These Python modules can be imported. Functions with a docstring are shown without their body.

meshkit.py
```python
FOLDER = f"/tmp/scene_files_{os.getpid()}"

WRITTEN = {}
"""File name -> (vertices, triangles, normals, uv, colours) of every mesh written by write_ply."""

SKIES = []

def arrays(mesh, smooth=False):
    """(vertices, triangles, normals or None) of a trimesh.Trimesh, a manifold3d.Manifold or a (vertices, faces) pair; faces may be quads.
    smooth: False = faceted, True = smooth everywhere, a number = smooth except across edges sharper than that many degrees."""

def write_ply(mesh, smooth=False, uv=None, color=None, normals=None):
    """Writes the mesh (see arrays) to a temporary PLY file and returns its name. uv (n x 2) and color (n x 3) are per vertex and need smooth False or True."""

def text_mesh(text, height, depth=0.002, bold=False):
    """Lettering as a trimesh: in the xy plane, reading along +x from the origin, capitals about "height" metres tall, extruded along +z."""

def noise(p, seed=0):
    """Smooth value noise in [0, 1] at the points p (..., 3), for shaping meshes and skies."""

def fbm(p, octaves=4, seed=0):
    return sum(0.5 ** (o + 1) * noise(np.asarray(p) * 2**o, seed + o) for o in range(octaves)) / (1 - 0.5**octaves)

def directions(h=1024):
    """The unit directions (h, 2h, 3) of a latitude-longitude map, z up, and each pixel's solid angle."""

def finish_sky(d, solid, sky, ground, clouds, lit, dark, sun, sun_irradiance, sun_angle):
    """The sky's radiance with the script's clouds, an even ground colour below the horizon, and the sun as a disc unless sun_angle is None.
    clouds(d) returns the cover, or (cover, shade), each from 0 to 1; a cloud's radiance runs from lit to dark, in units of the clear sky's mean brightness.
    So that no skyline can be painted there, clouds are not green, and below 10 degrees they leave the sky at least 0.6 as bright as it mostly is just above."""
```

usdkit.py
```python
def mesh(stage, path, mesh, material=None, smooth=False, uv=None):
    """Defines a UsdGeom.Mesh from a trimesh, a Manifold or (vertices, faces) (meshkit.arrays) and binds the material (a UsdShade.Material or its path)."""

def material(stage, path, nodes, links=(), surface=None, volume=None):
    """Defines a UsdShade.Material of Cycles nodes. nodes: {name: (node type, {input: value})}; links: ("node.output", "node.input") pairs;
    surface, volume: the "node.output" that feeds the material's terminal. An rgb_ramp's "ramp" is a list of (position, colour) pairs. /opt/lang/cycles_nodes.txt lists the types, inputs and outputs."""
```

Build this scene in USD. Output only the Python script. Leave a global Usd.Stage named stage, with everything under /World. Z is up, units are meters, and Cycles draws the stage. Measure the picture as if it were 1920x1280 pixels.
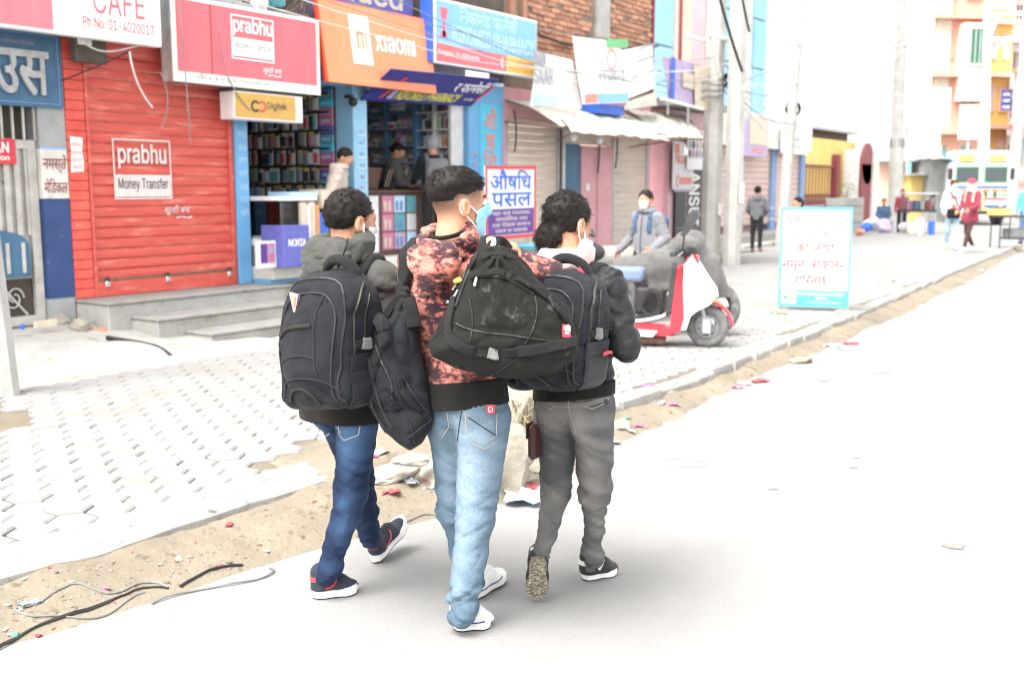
import math, random, numpy as np, trimesh, usdkit, meshkit
from pxr import Usd, UsdGeom, UsdLux, UsdShade, Sdf, Gf, Vt
from shapely.geometry import Polygon, LineString, Point
from shapely import affinity, union_all

# ------------------------------------------------------------------ camera, sky, sun, exposure
stage = Usd.Stage.CreateInMemory()
UsdGeom.SetStageUpAxis(stage, "Z"); UsdGeom.SetStageMetersPerUnit(stage, 1.0)
UsdGeom.Xform.Define(stage, "/World"); UsdGeom.Scope.Define(stage, "/World/Looks")
EYE, HEADING, TILT, FOCAL = np.array([0., 0., 1.65]), math.radians(34.1375), math.radians(8.194), 37.5
FW0 = np.array([-math.sin(HEADING), math.cos(HEADING), 0]); RIGHT = np.array([math.cos(HEADING), math.sin(HEADING), 0])
FWD = FW0 * math.cos(TILT) - np.array([0, 0, 1]) * math.sin(TILT); UP = np.cross(RIGHT, FWD)
cam = UsdGeom.Camera.Define(stage, "/World/camera")
cam.CreateHorizontalApertureAttr(36.0); cam.CreateVerticalApertureAttr(36.0 * 682 / 1024); cam.CreateFocalLengthAttr(FOCAL)
cam.CreateClippingRangeAttr(Gf.Vec2f(0.05, 2000)); cam.CreateFStopAttr(2.8); cam.CreateFocusDistanceAttr(4.1)
cam.CreateExposureAttr(2.2)
cm = np.eye(4); cm[0, :3], cm[1, :3], cm[2, :3], cm[3, :3] = RIGHT, UP, -FWD, EYE
cam.AddTransformOp().Set(Gf.Matrix4d(*cm.ravel().tolist()))
SUN = np.array([-0.12, -0.45, 1.0]); SUN /= np.linalg.norm(SUN)
ELEV, ROT = math.asin(SUN[2]), math.atan2(SUN[0], SUN[1])
sun = UsdLux.DistantLight.Define(stage, "/World/sun"); sun.CreateIntensityAttr(0.22); sun.CreateAngleAttr(44.0); sun.CreateColorAttr(Gf.Vec3f(1, .97, .92))
sun.CreateNormalizeAttr(True)
zx = np.cross([0, 1, 0.], SUN); zx /= np.linalg.norm(zx); zy = np.cross(SUN, zx)
sm = np.eye(4); sm[0, :3], sm[1, :3], sm[2, :3] = zx, zy, SUN
sun.AddTransformOp().Set(Gf.Matrix4d(*sm.ravel().tolist()))
skym = usdkit.material(stage, "/World/Looks/overcast_sky", {
    "sky": ("sky_texture", {"sky_type": "single_scattering", "sun_disc": False, "sun_elevation": ELEV, "sun_rotation": ROT, "aerosol_density": 3.0}),
    "bw": ("rgb_to_bw", {}), "co": ("texture_coordinate", {}), "n": ("noise_texture", {"scale": 3.0, "detail": 5.0}),
    "r": ("rgb_ramp", {"ramp": [(.25, (.82,) * 3), (.7, (1, 1, 1))]}), "t": ("mix_color", {"blend_type": "multiply", "fac": 1.0, "b": (1.0, .985, .96)}),
    "m": ("mix_color", {"blend_type": "mix", "use_clamp": False}), "rb": ("rgb_to_bw", {}), "bg": ("background_shader", {"strength": 0.15})},
    [("sky.color", "bw.color"), ("co.generated", "n.vector"), ("n.fac", "r.fac"), ("r.color", "rb.color"), ("bw.val", "t.a"), ("sky.color", "m.a"), ("t.result", "m.b"), ("rb.val", "m.fac"), ("m.result", "bg.color")], surface="bg.background")
dome = UsdLux.DomeLight.Define(stage, "/World/sky"); dome.CreateIntensityAttr(1.0)
UsdShade.MaterialBindingAPI.Apply(dome.GetPrim()).Bind(skym)
dome.GetPrim().SetCustomDataByKey("kind", "structure")

# ------------------------------------------------------------------ helpers: objects
def at_y(px, py, y):            # point of the street seen in a given direction, on the cross street plane y
    d = FWD + RIGHT * (px - 960) / 2000 - UP * (py - 640) / 2000
    return EYE + d * ((y - EYE[1]) / d[1])
def at_x(px, py, x):
    d = FWD + RIGHT * (px - 960) / 2000 - UP * (py - 640) / 2000
    return EYE + d * ((x - EYE[0]) / d[0])
def at_z(px, py, z):
    d = FWD + RIGHT * (px - 960) / 2000 - UP * (py - 640) / 2000
    return EYE + d * ((z - EYE[2]) / d[2])
def at_d(px, py, D):
    return EYE + (FWD + RIGHT * (px - 960) / 2000 - UP * (py - 640) / 2000) * D
def proj(p):
    q = np.asarray(p, float) - EYE; z = q @ FWD
    return np.stack([960 + 2000 * (q @ RIGHT) / z, 640 - 2000 * (q @ UP) / z, z], -1)

used = {}
def numbered(parent, name):
    n = used.get((parent, name), 0); used[(parent, name)] = n + 1
    return f"{parent}/{name}" + (f"_{n:03d}" if n else "")
class Node:
    def __init__(s, path, loc): s.path, s.loc, s.prim = path, np.asarray(loc, float), stage.GetPrimAtPath(path)
def tag(n, label=None, cat=None, group=None, kind=None):
    for k, v in (("label", label), ("category", cat), ("group", group), ("kind", kind)):
        if v: n.prim.SetCustomDataByKey(k, v)
    return n
def thing(name, label, cat, loc=(0, 0, 0), group=None, kind=None, rotz=0):
    p = numbered("/World", name); x = UsdGeom.Xform.Define(stage, p); x.AddTranslateOp().Set(Gf.Vec3d(*map(float, loc)))
    if rotz: x.AddRotateZOp().Set(float(rotz))
    return tag(Node(p, loc), label, cat, group, kind)
def arr(m, smooth=False): return meshkit.arrays(m, smooth)
def join(ms):
    V, Fc, n = [], [], 0
    for m in ms:
        v, f, _ = arr(m); V.append(v); Fc.append(f + n); n += len(v)
    return trimesh.Trimesh(np.vstack(V), np.vstack(Fc), process=False)
SPLIT = ("wall", "side_wall", "upper_wall", "brick_pillar", "leg", "door_post", "rear_leg", "upright", "partition_wall")
def part(t, name, mesh, m, smooth=False, label=None, local=False, kind=None, color=None):
    if isinstance(mesh, list):
        if name in SPLIT and len(mesh) > 1:
            for m_ in mesh: q = part(t, name, m_, m, smooth, label, local, kind, color)
            return q
        mesh = join(mesh)
    v, f, n = arr(mesh, smooth)
    keep, f = np.unique(f, return_inverse=True); f = f.reshape(-1, 3); v = v[keep]; n = n if n is None else n[keep]; color = color if color is None else np.asarray(color)[keep]
    g = trimesh.Trimesh(v if local else v - t.loc, f, process=False)
    p = numbered(t.path, name)
    if n is not None or color is not None:
        me = usdkit.mesh(stage, p, (g.vertices, g.faces), M(m))
        if n is not None: me.CreateNormalsAttr(Vt.Vec3fArray.FromNumpy(n.astype(np.float32))); me.SetNormalsInterpolation("vertex")
        if color is not None:
            UsdGeom.PrimvarsAPI(me).CreatePrimvar("tint", Sdf.ValueTypeNames.Color3fArray, "vertex").Set(Vt.Vec3fArray.FromNumpy(np.asarray(color, np.float32)))
    else: usdkit.mesh(stage, p, g, M(m))
    q = Node(p, t.loc)
    return tag(q, label, None, None, kind)
WORLD = Node("/World", (0, 0, 0))
def solo(name, mesh, m, label, cat, group=None, smooth=False, kind=None):
    return tag(part(WORLD, name, mesh, m, smooth), label, cat, group, kind)
def struct(name, mesh, m, smooth=False): return tag(part(WORLD, name, mesh, m, smooth), kind="structure")
def copy(src, loc, rotz=0, label=None, group=None, scale=None):
    was = src.prim.GetCustomData(); base = src.prim.GetName().rstrip("0123456789").rstrip("_")
    p = numbered("/World", base); x = UsdGeom.Xform.Define(stage, p)
    x.GetPrim().GetReferences().AddInternalReference(src.path); x.ClearXformOpOrder()
    x.GetPrim().SetInstanceable(True)
    x.AddTranslateOp(opSuffix="place").Set(Gf.Vec3d(*map(float, loc)))
    ops = [x.GetOrderedXformOps()[0]]
    if rotz: ops.append(x.AddRotateZOp(opSuffix="turn")); ops[-1].Set(float(rotz))
    if scale: ops.append(x.AddScaleOp(opSuffix="size")); ops[-1].Set(Gf.Vec3f(*scale))
    x.SetXformOpOrder(ops)
    n = Node(p, loc); tag(n, label or was.get("label"), was.get("category"), group or was.get("group"))
    return n

# ------------------------------------------------------------------ helpers: materials
looks = {}
def M(m):
    if not isinstance(m, str): return m
    return looks[m]
def mat(name, c, c2=None, rough=.75, scale=8., bump=0., bscale=None, metal=0., spec=.4, detail=5., lo=.35, hi=.65, stretch=(1, 1, 1), spots=None, sheen=0., emis=0., random=0., coat=0., bstretch=None, trans=0.):
    """A principled surface whose colour wanders between c and c2, with optional fine relief, dark or pale spots and per-object variation."""
    c = tuple(c); c2 = tuple(c2) if c2 is not None else tuple(x * .82 for x in c)
    nodes = {"co": ("texture_coordinate", {}), "mp": ("mapping", {"scale": stretch}), "n": ("noise_texture", {"scale": scale, "detail": detail, "roughness": .6}),
             "r": ("rgb_ramp", {"ramp": [(lo, c), (hi, c2)]}),
             "p": ("principled_bsdf", {"roughness": rough, "metallic": metal, "specular_ior_level": spec})}
    L = [("co.object", "mp.vector"), ("mp.vector", "n.vector"), ("n.fac", "r.fac")]
    out = "r.color"
    if spots:                                   # (scale, threshold, colour, softness)
        for i, (sc, th, col, so) in enumerate(spots if isinstance(spots, list) else [spots]):
            nodes |= {f"sn{i}": ("noise_texture", {"scale": sc, "detail": 6., "roughness": .65}), f"sr{i}": ("map_range", {"from_min": th, "from_max": th + so, "clamp": True}), f"sm{i}": ("mix_color", {"blend_type": "mix", "b": tuple(col)})}
            L += [("mp.vector", f"sn{i}.vector"), (f"sn{i}.fac", f"sr{i}.value"), (f"sr{i}.result", f"sm{i}.fac"), (out, f"sm{i}.a")]
            out = f"sm{i}.result"
    if random:
        nodes |= {"oi": ("object_info", {}), "rr": ("map_range", {"from_min": 0., "from_max": 1., "to_min": 1 - random, "to_max": 1 + random}), "cc": ("combine_color", {}), "rm": ("mix_color", {"blend_type": "multiply", "fac": 1., "use_clamp_result": False})}
        L += [("oi.random", "rr.value"), ("rr.result", "cc.r"), ("rr.result", "cc.g"), ("rr.result", "cc.b"), (out, "rm.a"), ("cc.color", "rm.b")]
        out = "rm.result"
    L.append((out, "p.base_color"))
    if sheen: nodes["p"][1].update({"sheen_weight": sheen, "sheen_roughness": .5})
    if coat: nodes["p"][1].update({"coat_weight": coat, "coat_roughness": .08})
    if emis: nodes["p"][1].update({"emission_strength": emis, "emission_color": c})
    if trans: nodes["p"][1].update({"transmission_weight": trans})
    if bump:
        nodes |= {"bm": ("mapping", {"scale": bstretch or stretch}), "bn": ("noise_texture", {"scale": bscale or scale * 5, "detail": 4., "roughness": .6}), "b": ("bump", {"strength": 1., "distance": bump})}
        L += [("co.object", "bm.vector"), ("bm.vector", "bn.vector"), ("bn.fac", "b.height"), ("b.normal", "p.normal")]
    looks[name] = usdkit.material(stage, "/World/Looks/" + name, nodes, L, surface="p.BSDF")
    return name
def glass(name, tint=(1, 1, 1), ior=1.45):
    looks[name] = usdkit.material(stage, "/World/Looks/" + name, {"t": ("transparent_bsdf", {"color": tint}), "g": ("glossy_bsdf", {"roughness": .03}), "f": ("fresnel", {"IOR": ior}), "m": ("mix_closure", {})},
                                  [("f.fac", "m.fac"), ("t.BSDF", "m.closure1"), ("g.BSDF", "m.closure2")], surface="m.closure")
def tinted(name, rough=.8, spec=.3, bump=0., bscale=60., grain=0., gscale=300., sheen=0., gstretch=(1, 1, 1)):
    """Colour from the mesh's own tint (faded denim with painted fold shading, hair shaved to skin), with a grain."""
    nodes = {"a": ("attribute", {"attribute": "tint"}), "p": ("principled_bsdf", {"roughness": rough, "specular_ior_level": spec}), "co": ("texture_coordinate", {}), "mp": ("mapping", {"scale": gstretch}),
             "n": ("noise_texture", {"scale": gscale, "detail": 3.}), "mr": ("map_range", {"from_min": .3, "from_max": .7, "to_min": 1 - grain, "to_max": 1 + grain}), "cc": ("combine_color", {}), "m": ("mix_color", {"blend_type": "multiply", "fac": 1., "use_clamp_result": False})}
    L = [("co.object", "mp.vector"), ("mp.vector", "n.vector"), ("n.fac", "mr.value"), ("mr.result", "cc.r"), ("mr.result", "cc.g"), ("mr.result", "cc.b"), ("a.color", "m.a"), ("cc.color", "m.b"), ("m.result", "p.base_color")]
    if sheen: nodes["p"][1].update({"sheen_weight": sheen})
    if bump:
        nodes |= {"bn": ("noise_texture", {"scale": bscale, "detail": 3.}), "b": ("bump", {"distance": bump})}
        L += [("co.object", "bn.vector"), ("bn.fac", "b.height"), ("b.normal", "p.normal")]
    looks[name] = usdkit.material(stage, "/World/Looks/" + name, nodes, L, surface="p.BSDF")

# ------------------------------------------------------------------ helpers: shapes
def box(x0, x1, y0, y1, z0, z1):
    m = trimesh.creation.box([x1 - x0, y1 - y0, z1 - z0]); m.apply_translation([(x0 + x1) / 2, (y0 + y1) / 2, (z0 + z1) / 2]); return m
def bbox(x0, x1, y0, y1, z0, z1, r=.01):       # box with chamfered edges (hull of three crossed boxes)
    x0, x1, y0, y1, z0, z1 = min(x0, x1), max(x0, x1), min(y0, y1), max(y0, y1), min(z0, z1), max(z0, z1)
    r = min(r, .45 * (x1 - x0), .45 * (y1 - y0), .45 * (z1 - z0)); P = []
    for X in (x0, x1):
        for Y in (y0, y1):
            for Z in (z0, z1):
                sx, sy, sz = (r if X == x0 else -r), (r if Y == y0 else -r), (r if Z == z0 else -r)
                P += [(X, Y + sy, Z + sz), (X + sx, Y, Z + sz), (X + sx, Y + sy, Z)]
    global BOXF
    if BOXF is None:
        q = bbox_hull(); BOXF = q
    return trimesh.Trimesh(np.array(P), BOXF, process=False)
def bbox_hull():
    P = [];
    for X in (-1., 1.):
        for Y in (-1., 1.):
            for Z in (-1., 1.): P += [(X, Y * .8, Z * .8), (X * .8, Y, Z * .8), (X * .8, Y * .8, Z)]
    h = trimesh.convex.convex_hull(np.array(P)); P = np.array(P); d = ((h.vertices[:, None] - P[None]) ** 2).sum(-1).argmin(1); return d[h.faces]
BOXF = None
def hull(P): return trimesh.convex.convex_hull(np.asarray(P, float))
def frame(t):
    t = np.asarray(t, float); t = t / (np.linalg.norm(t, axis=-1, keepdims=True) + 1e-12); return t
def tube(P, r, sides=6, closed_ends=True):
    P = np.asarray(P, float); t = frame(np.gradient(P, axis=0)); u = np.array([0, 0, 1.]) if abs(t[0][2]) < .9 else np.array([1., 0, 0])
    A = []
    for k in range(len(P)):
        u = u - t[k] * (u @ t[k]); u /= np.linalg.norm(u) + 1e-12; A.append(u)
    A = np.array(A); B = np.cross(t, A); an = np.arange(sides) * 2 * np.pi / sides; r = np.broadcast_to(r, (len(P),))
    v = (P[:, None] + r[:, None, None] * (np.cos(an)[None, :, None] * A[:, None] + np.sin(an)[None, :, None] * B[:, None])).reshape(-1, 3)
    i, j = np.meshgrid(np.arange(len(P) - 1), np.arange(sides), indexing="ij")
    q = np.stack([i * sides + j, i * sides + (j + 1) % sides, (i + 1) * sides + (j + 1) % sides, (i + 1) * sides + j], -1).reshape(-1, 4)
    f = np.vstack([q[:, [0, 1, 2]], q[:, [0, 2, 3]]]); n = len(v)
    if closed_ends:
        v = np.vstack([v, P[0], P[-1]]); js = np.arange(sides); e = (len(P) - 1) * sides
        f = np.vstack([f, np.stack([(js + 1) % sides, js, np.full(sides, n)], 1), np.stack([e + js, e + (js + 1) % sides, np.full(sides, n + 1)], 1)])
    return trimesh.Trimesh(v, f, process=False)
def spline(P, n=24):
    from scipy.interpolate import CubicSpline
    P = np.asarray(P, float); s = np.r_[0, np.cumsum(np.linalg.norm(np.diff(P, axis=0), axis=1))]
    return CubicSpline(s, P)(np.linspace(0, s[-1], n))
def ribbon(P, N, w, th=.004):                   # flat strap along P, N = outward normals
    P = np.asarray(P, float); N = np.broadcast_to(np.asarray(N, float), P.shape); t = frame(np.gradient(P, axis=0)); S = frame(np.cross(t, N)); Nn = np.cross(S, t)
    w = np.broadcast_to(w, (len(P),))[:, None] / 2
    c = [P + S * w + Nn * th * .5, P + S * w * .8 + Nn * th, P - S * w * .8 + Nn * th, P - S * w + Nn * th * .5, P - S * w - Nn * th * .5, P + S * w - Nn * th * .5]
    v = np.stack(c, 1).reshape(-1, 3); k = 6
    i, j = np.meshgrid(np.arange(len(P) - 1), np.arange(k), indexing="ij")
    q = np.stack([i * k + j, (i + 1) * k + j, (i + 1) * k + (j + 1) % k, i * k + (j + 1) % k], -1).reshape(-1, 4)
    e = (len(P) - 1) * k
    f = np.vstack([q[:, [0, 1, 2]], q[:, [0, 2, 3]], [[0, j, j + 1] for j in range(1, k - 1)], [[e, e + j + 1, e + j] for j in range(1, k - 1)]])
    m = trimesh.Trimesh(v, f, process=False)
    if m.volume < 0: m.invert()
    return m
def cyl(a, b, r, sides=12, r2=None):
    return tube([a, b], [r, r if r2 is None else r2], sides)
def torus(c, axis, R, r, n=28, k=8):
    m = trimesh.creation.torus(R, r, major_sections=n, minor_sections=k); m.apply_transform(trimesh.geometry.align_vectors([0, 0, 1], axis)); m.apply_translation(c); return m
def disc(c, axis, R, th, n=20):
    m = trimesh.creation.cylinder(R, th, sections=n); m.apply_transform(trimesh.geometry.align_vectors([0, 0, 1], axis)); m.apply_translation(c); return m
def ell(c, r, sub=2, rot=None):
    m = trimesh.creation.icosphere(sub); m.apply_scale(r)
    if rot is not None: m.apply_transform(rot)
    m.apply_translation(c); return m
def rotm(ax, deg):
    return trimesh.transformations.rotation_matrix(math.radians(deg), ax)
def grid_sheet(X, Y, Z):                        # X, Y, Z: 2-D arrays
    n, m = X.shape; v = np.stack([X, Y, Z], -1).reshape(-1, 3); i, j = np.meshgrid(np.arange(n - 1), np.arange(m - 1), indexing="ij")
    a = i * m + j; q = np.stack([a, a + m, a + m + 1, a + 1], -1).reshape(-1, 4)
    g = trimesh.Trimesh(v, np.vstack([q[:, [0, 1, 2]], q[:, [0, 2, 3]]]), process=False)
    if g.face_normals[:, 2].sum() < 0: g.invert()
    return g
def rock(c, r, seed, sub=3, rough=.35):
    m = trimesh.creation.icosphere(sub); v = m.vertices; rs = np.random.RandomState(seed)
    for k in range(11):                          # broken facets
        d = frame(rs.normal(size=3)); h = rs.uniform(.5, .85); over = np.maximum(v @ d - h, 0); v = v - over[:, None] * d * .95
    v = v * (1 + rough * (meshkit.fbm(v * 2.2 + seed * 7.3, 4, seed) - .5)[:, None]); m.vertices = v * np.asarray(r); m.apply_transform(rotm([0, 0, 1], rs.uniform(0, 360))); m.apply_translation(c); return m

# ------------------------------------------------------------------ helpers: lettering
GLYPH = {}
for g_ in """आ98:474e3f5f46614958534c5d4b614e61575c5d555d55645d656068606f5b7254724c6f4a744b7654795d796476686f6868625f645e725e756075716e716e78a078a0719671963c8e3c8e717d717d3c753c75586857684a624556445046;इ47:3c713c786c786c71627162624c624960495a4c575b58625566516644613f5a3c5a3b6438613256364e3c473c413f414543474b4650425a435e465f4c5e4f59514b4f4257415a416244664b695a695a71;थ62:41684173477855775b715c63595d4f5552515f5069566971627161787b787b717171713c693c694c5f4955494d4c4752445b4b5c5362546d537050724a724770486a4f684e614663;ञ71:3c713c78857884717b717b3c733c73556a54684d614854474b4b44523f5b3f5d465f49574f50544e5d4e6353635c5d60515e4f655667626668626a5b715b735d7371;य56:3c713c78757875716b716b3c633c634c594950494a4b4451405a405e47604b644b6c4871/495a4e5152505a506356637151715363505d;व53:3c713c78737873716971693c613c614b57474e474849424f4056415e47664f695a695e685e614d61495d48554c4f504e574e605361556171;द50:3c713c786f786f71607160614f60485849504d4c524a5a4a594f5c536453684f6848644564426a3963375d4352434b45444a41504058425f4a6658685871;ष55:3c713c78757875716b716b3c633c634e594a504a4b4c465144564471/51705f5c635a6371/4c6b4b5b4d54525159515e535c58;औ98:474e3f5f46614958534c5d4b614e61575f5a5c5d555d55645d656068606f5b7254724c6f4a744f78547960786772686865626261635e755f75716e716e788c79877f8480777f75857b87828788838a848988848c798b77928393899191869578a078a0719671963c8e3c8e717d717d3c753c75586857684a624556445046;श65:647264787f787f717571753c6d3c6d71,40524058425a4a5a4d575157565b5962596b557152724a71496c4b694f67566755614b614565426c427045764c795977606e61625c57555060466342633f5d3c56474e4f434f;घ57:3c713c78767876716c716c3c643c644b5a475147474c454f44584860426440684071/49684c645a64595d525d4d5a4c534f4f5a4e645464714971486e;ध59:4164406f4677537857765a715a6c57675169526f50724a72487047694b634e625c635b5c545c505a4e544f50544d5d4d64506754677161716178787878716f716f3c673c67495d4653464d48474f4759495e;ि25:3c713c7843784185438a488f509261916d8c7f7a7f7877786e835e8b518b4a8649834a7a4c78567856714c714c3c453c4571;प55:3c713c78747874716a716a3c623c624d594a504a4b4c465144564471/4c714b5c4d54525159515e5362576271;स65:3c713c787e787e717471743c6d3c6d555a544e564d544e516041603f5c3b593c4a4b4059405f44624f5f51665071/565d595b6c5c6d5e6d7158715966;ल65:3c713c787f787e717571753c6d3c6d5e665d61585e5057525958585c545e4e5e495b485849505941593f553b513d45494054415d4562496454655e6064646d656d71;ह51:3c713c7870787071667166624e624a5f4c585d5966556a4f6a4668425e3c5b435f44634a624e5f5152524a4d49464b40503a5934552f522f453c4242424e47544359436249685f695f71;ा25:3c713c78567856714c714c3c453c4571;ँ0:1a8e1b90219126872c84358538883b914290428b3e83397f337d2b7d257f1e86,2a902c92329232892c892a8b;क73:3c713c78877887716771675f6f6376637b617f5d81507c4179407443794f7957755c6d5b6755673c603c604c56474e47454b4151405a43624b685c685c6150624a5f48564c4f564e60556071;ो25:308a2e9131923a92418f49824b78567856714c714c3c453c45713c713c78447842813c8a;ग54:3c713c78737873716a716a3c623c6271507150504f4e4a4d474e4057405c445f485f4871;न53:3c713c78737873716971693c613c615950594f504c4e474f4057405e436061606171;म57:3c713c78777877716d716d3c653c65545054504e4e4b484b42504059485b4871/5171505b655b6571;ू0:1c2c1c33213a283d313d3f3746304a2944263933313626352331232e27293029342b36263624342324231f26;ं0:2a882d8c328c3588358532812d812a85;र39:3c713c78657865715b715c635a5e54584d546141613f5d3b474f4059405f436249624e5e5362556954705271;्0:2c302b3834383b36452e4a2545223f2b3a2f3431;छ67:3c713c78817881716f716f6a78657b5d7a5274476d415f3c523c4b3f4646464f48534257405c40624367496a586957634b644860485b4e575958595152514e4e4f4553435f4369477252735e6f6467646562655b69576f556c4f68505f575d5c5f66686b6871;।36:4f785678563c4f3c;उ53:3c713c787278727169716b696a63645c6c4f6c47673f603c573c503f48473f58405b465c4b4f534558436144644963515d585558555f5b5f61626367616f5e71;त55:3c713c78747874716a716a3c623c625c4f5c4958494d5640513b454640514056435d48614f6362636271;े0:178a159118922192288f2e8733772b782884238a208b;ड55:3c713c78757875716a716a6255625160515b545763586d536f4f6f466a3f623c523d45443f4a424f45504d47564361436645674d65505a51534f4b56495b49614c66546962696271;फ74:3c713c78877887716871685f706377637c61815a814b7c4075437a507a57765c6e5b6855683c603c604d584a504a484e44564471/4c714c5650515b5260566071;ी25:277f27882b8f32923b92448c49824b78567856714c714c3c453c45713c713c7844793f87398b338b30892f7f32782a78;च61:3c713c787a787a717071703c693c694b5f4756474f4a4a514a5b4c6040604067616761605960535d5155574e624f69556971;ख79:3c713c788c788c718271823c7a3c793f703c653c5343494c4059405f436249624c5f4f5f51665071/4d54534c6044704377457a477a4e734c6a4c654e5f555e5f61656769776977626962665e66596b53745378557a587a7158715860565c;ु0:1131123417361c2f242a3229372d373332362635243b2a3d333d3c383e343e2b3824322227221b27;भ67:416841734577537858755b705c5b6f5b6f7163716378817881717771773c6f3c6f545c545c4e5a4b544b4e504c534c59545c546d507249724770476d4a69516850614564;ब55:3c713c78747874716a716a3c623c624b58474b48424f4056415e466550695b695f685f61536253605e52605262556271/495d4a514f4e584e57534d5f;ठ56:3c713c7876787671607160646c5c70526f4869405f3c523c48404345404f415848614f6458655871/49574a4850445e436345674968536559605d545e4e5c;ण69:3c713c78837883717971793c713c71716471645462505c4b504a4a4c465044554471/4c714c55505158515c555d71;ट48:3c713c786e786e716071605e505d49574853494a4f445d4368476a405e3c523c484044444050415848614f6458655871;ज71:3c713c78857885717b717b3c733c736062606855684d63465e4456444f47494d3f613f6346654e52564b5d4b604e60565e5a5660586673677371""".split(";"):
    head, _, body = g_.partition(":")
    GLYPH[head[0]] = (int(head[1:]), [Polygon(R[0], R[1:]) for R in [[[(int(r[i:i + 2], 16) - 60, int(r[i + 2:i + 4], 16) - 60) for i in range(0, len(r), 4)] for r in p.split("/")] for p in body.split(",") if p] if len(R[0]) > 2])
def nepali(text, height, depth=.002, bold=0.):
    """Devanagari lettering in the xy plane, reading along +x (vowel signs that stand before their letter are given before it)."""
    x, P = 0, []
    for ch in text:
        if ch == " ": x += 25; continue
        a, ps = GLYPH[ch]; P += [affinity.translate(p.buffer(0), x) for p in ps]; x += a
    s = height / 62.; shape = union_all(P)
    if bold: shape = shape.buffer(bold)
    shape = affinity.scale(shape, s, s, origin=(0, 0))
    return trimesh.util.concatenate([trimesh.creation.extrude_polygon(g, depth, engine="earcut") for g in getattr(shape, "geoms", [shape]) if g.area > 1e-9])
def latin(text, height, depth=.002, bold=False): return meshkit.text_mesh(text, height, depth, bold)
class Board:
    """A flat board in the scene: o = lower left corner, U = rightwards unit vector, V = upwards unit vector."""
    def __init__(s, o, U, V): s.o, s.U, s.V = np.asarray(o, float), frame(U), frame(V); s.N = np.cross(s.U, s.V)
    def put(s, mesh, u, v, n=.002, w=None, h=None, slant=0., align="left"):
        m = mesh.copy(); b = m.bounds; p = m.vertices - [b[0][0], b[0][1] if h else 0, 0]
        if w: p[:, 0] *= w / (b[1][0] - b[0][0])
        if h: p[:, 1] *= h / (b[1][1] - b[0][1])
        p[:, 0] += p[:, 1] * slant
        if align == "mid": p[:, 0] -= (p[:, 0].max() + p[:, 0].min()) / 2
        m.vertices = s.o + np.outer(p[:, 0] + u, s.U) + np.outer(p[:, 1] + v, s.V) + np.outer(p[:, 2] + n, s.N); return m
    def rect(s, u0, v0, u1, v1, n=.0, th=.004, skew=0.):
        P = [(u, v, k) for u, v in ((u0, v0), (u1, v0), (u1, v1), (u0, v1)) for k in (n, n + th)]
        return hull([s.o + s.U * (u + v * skew) + s.V * v + s.N * k for u, v, k in P])
    def shape(s, pts, n=.002, th=.002):
        m = trimesh.creation.extrude_polygon(Polygon(pts).buffer(0), th, engine="earcut"); p = m.vertices
        m.vertices = s.o + np.outer(p[:, 0], s.U) + np.outer(p[:, 1], s.V) + np.outer(p[:, 2] + n, s.N); return m
    def frame(s, u0, v0, u1, v1, w, n=.002, th=.004):
        return join([s.rect(u0, v0, u1, v0 + w, n, th), s.rect(u0, v1 - w, u1, v1, n, th), s.rect(u0, v0 + w, u0 + w, v1 - w, n, th), s.rect(u1 - w, v0 + w, u1, v1 - w, n, th)])

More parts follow.
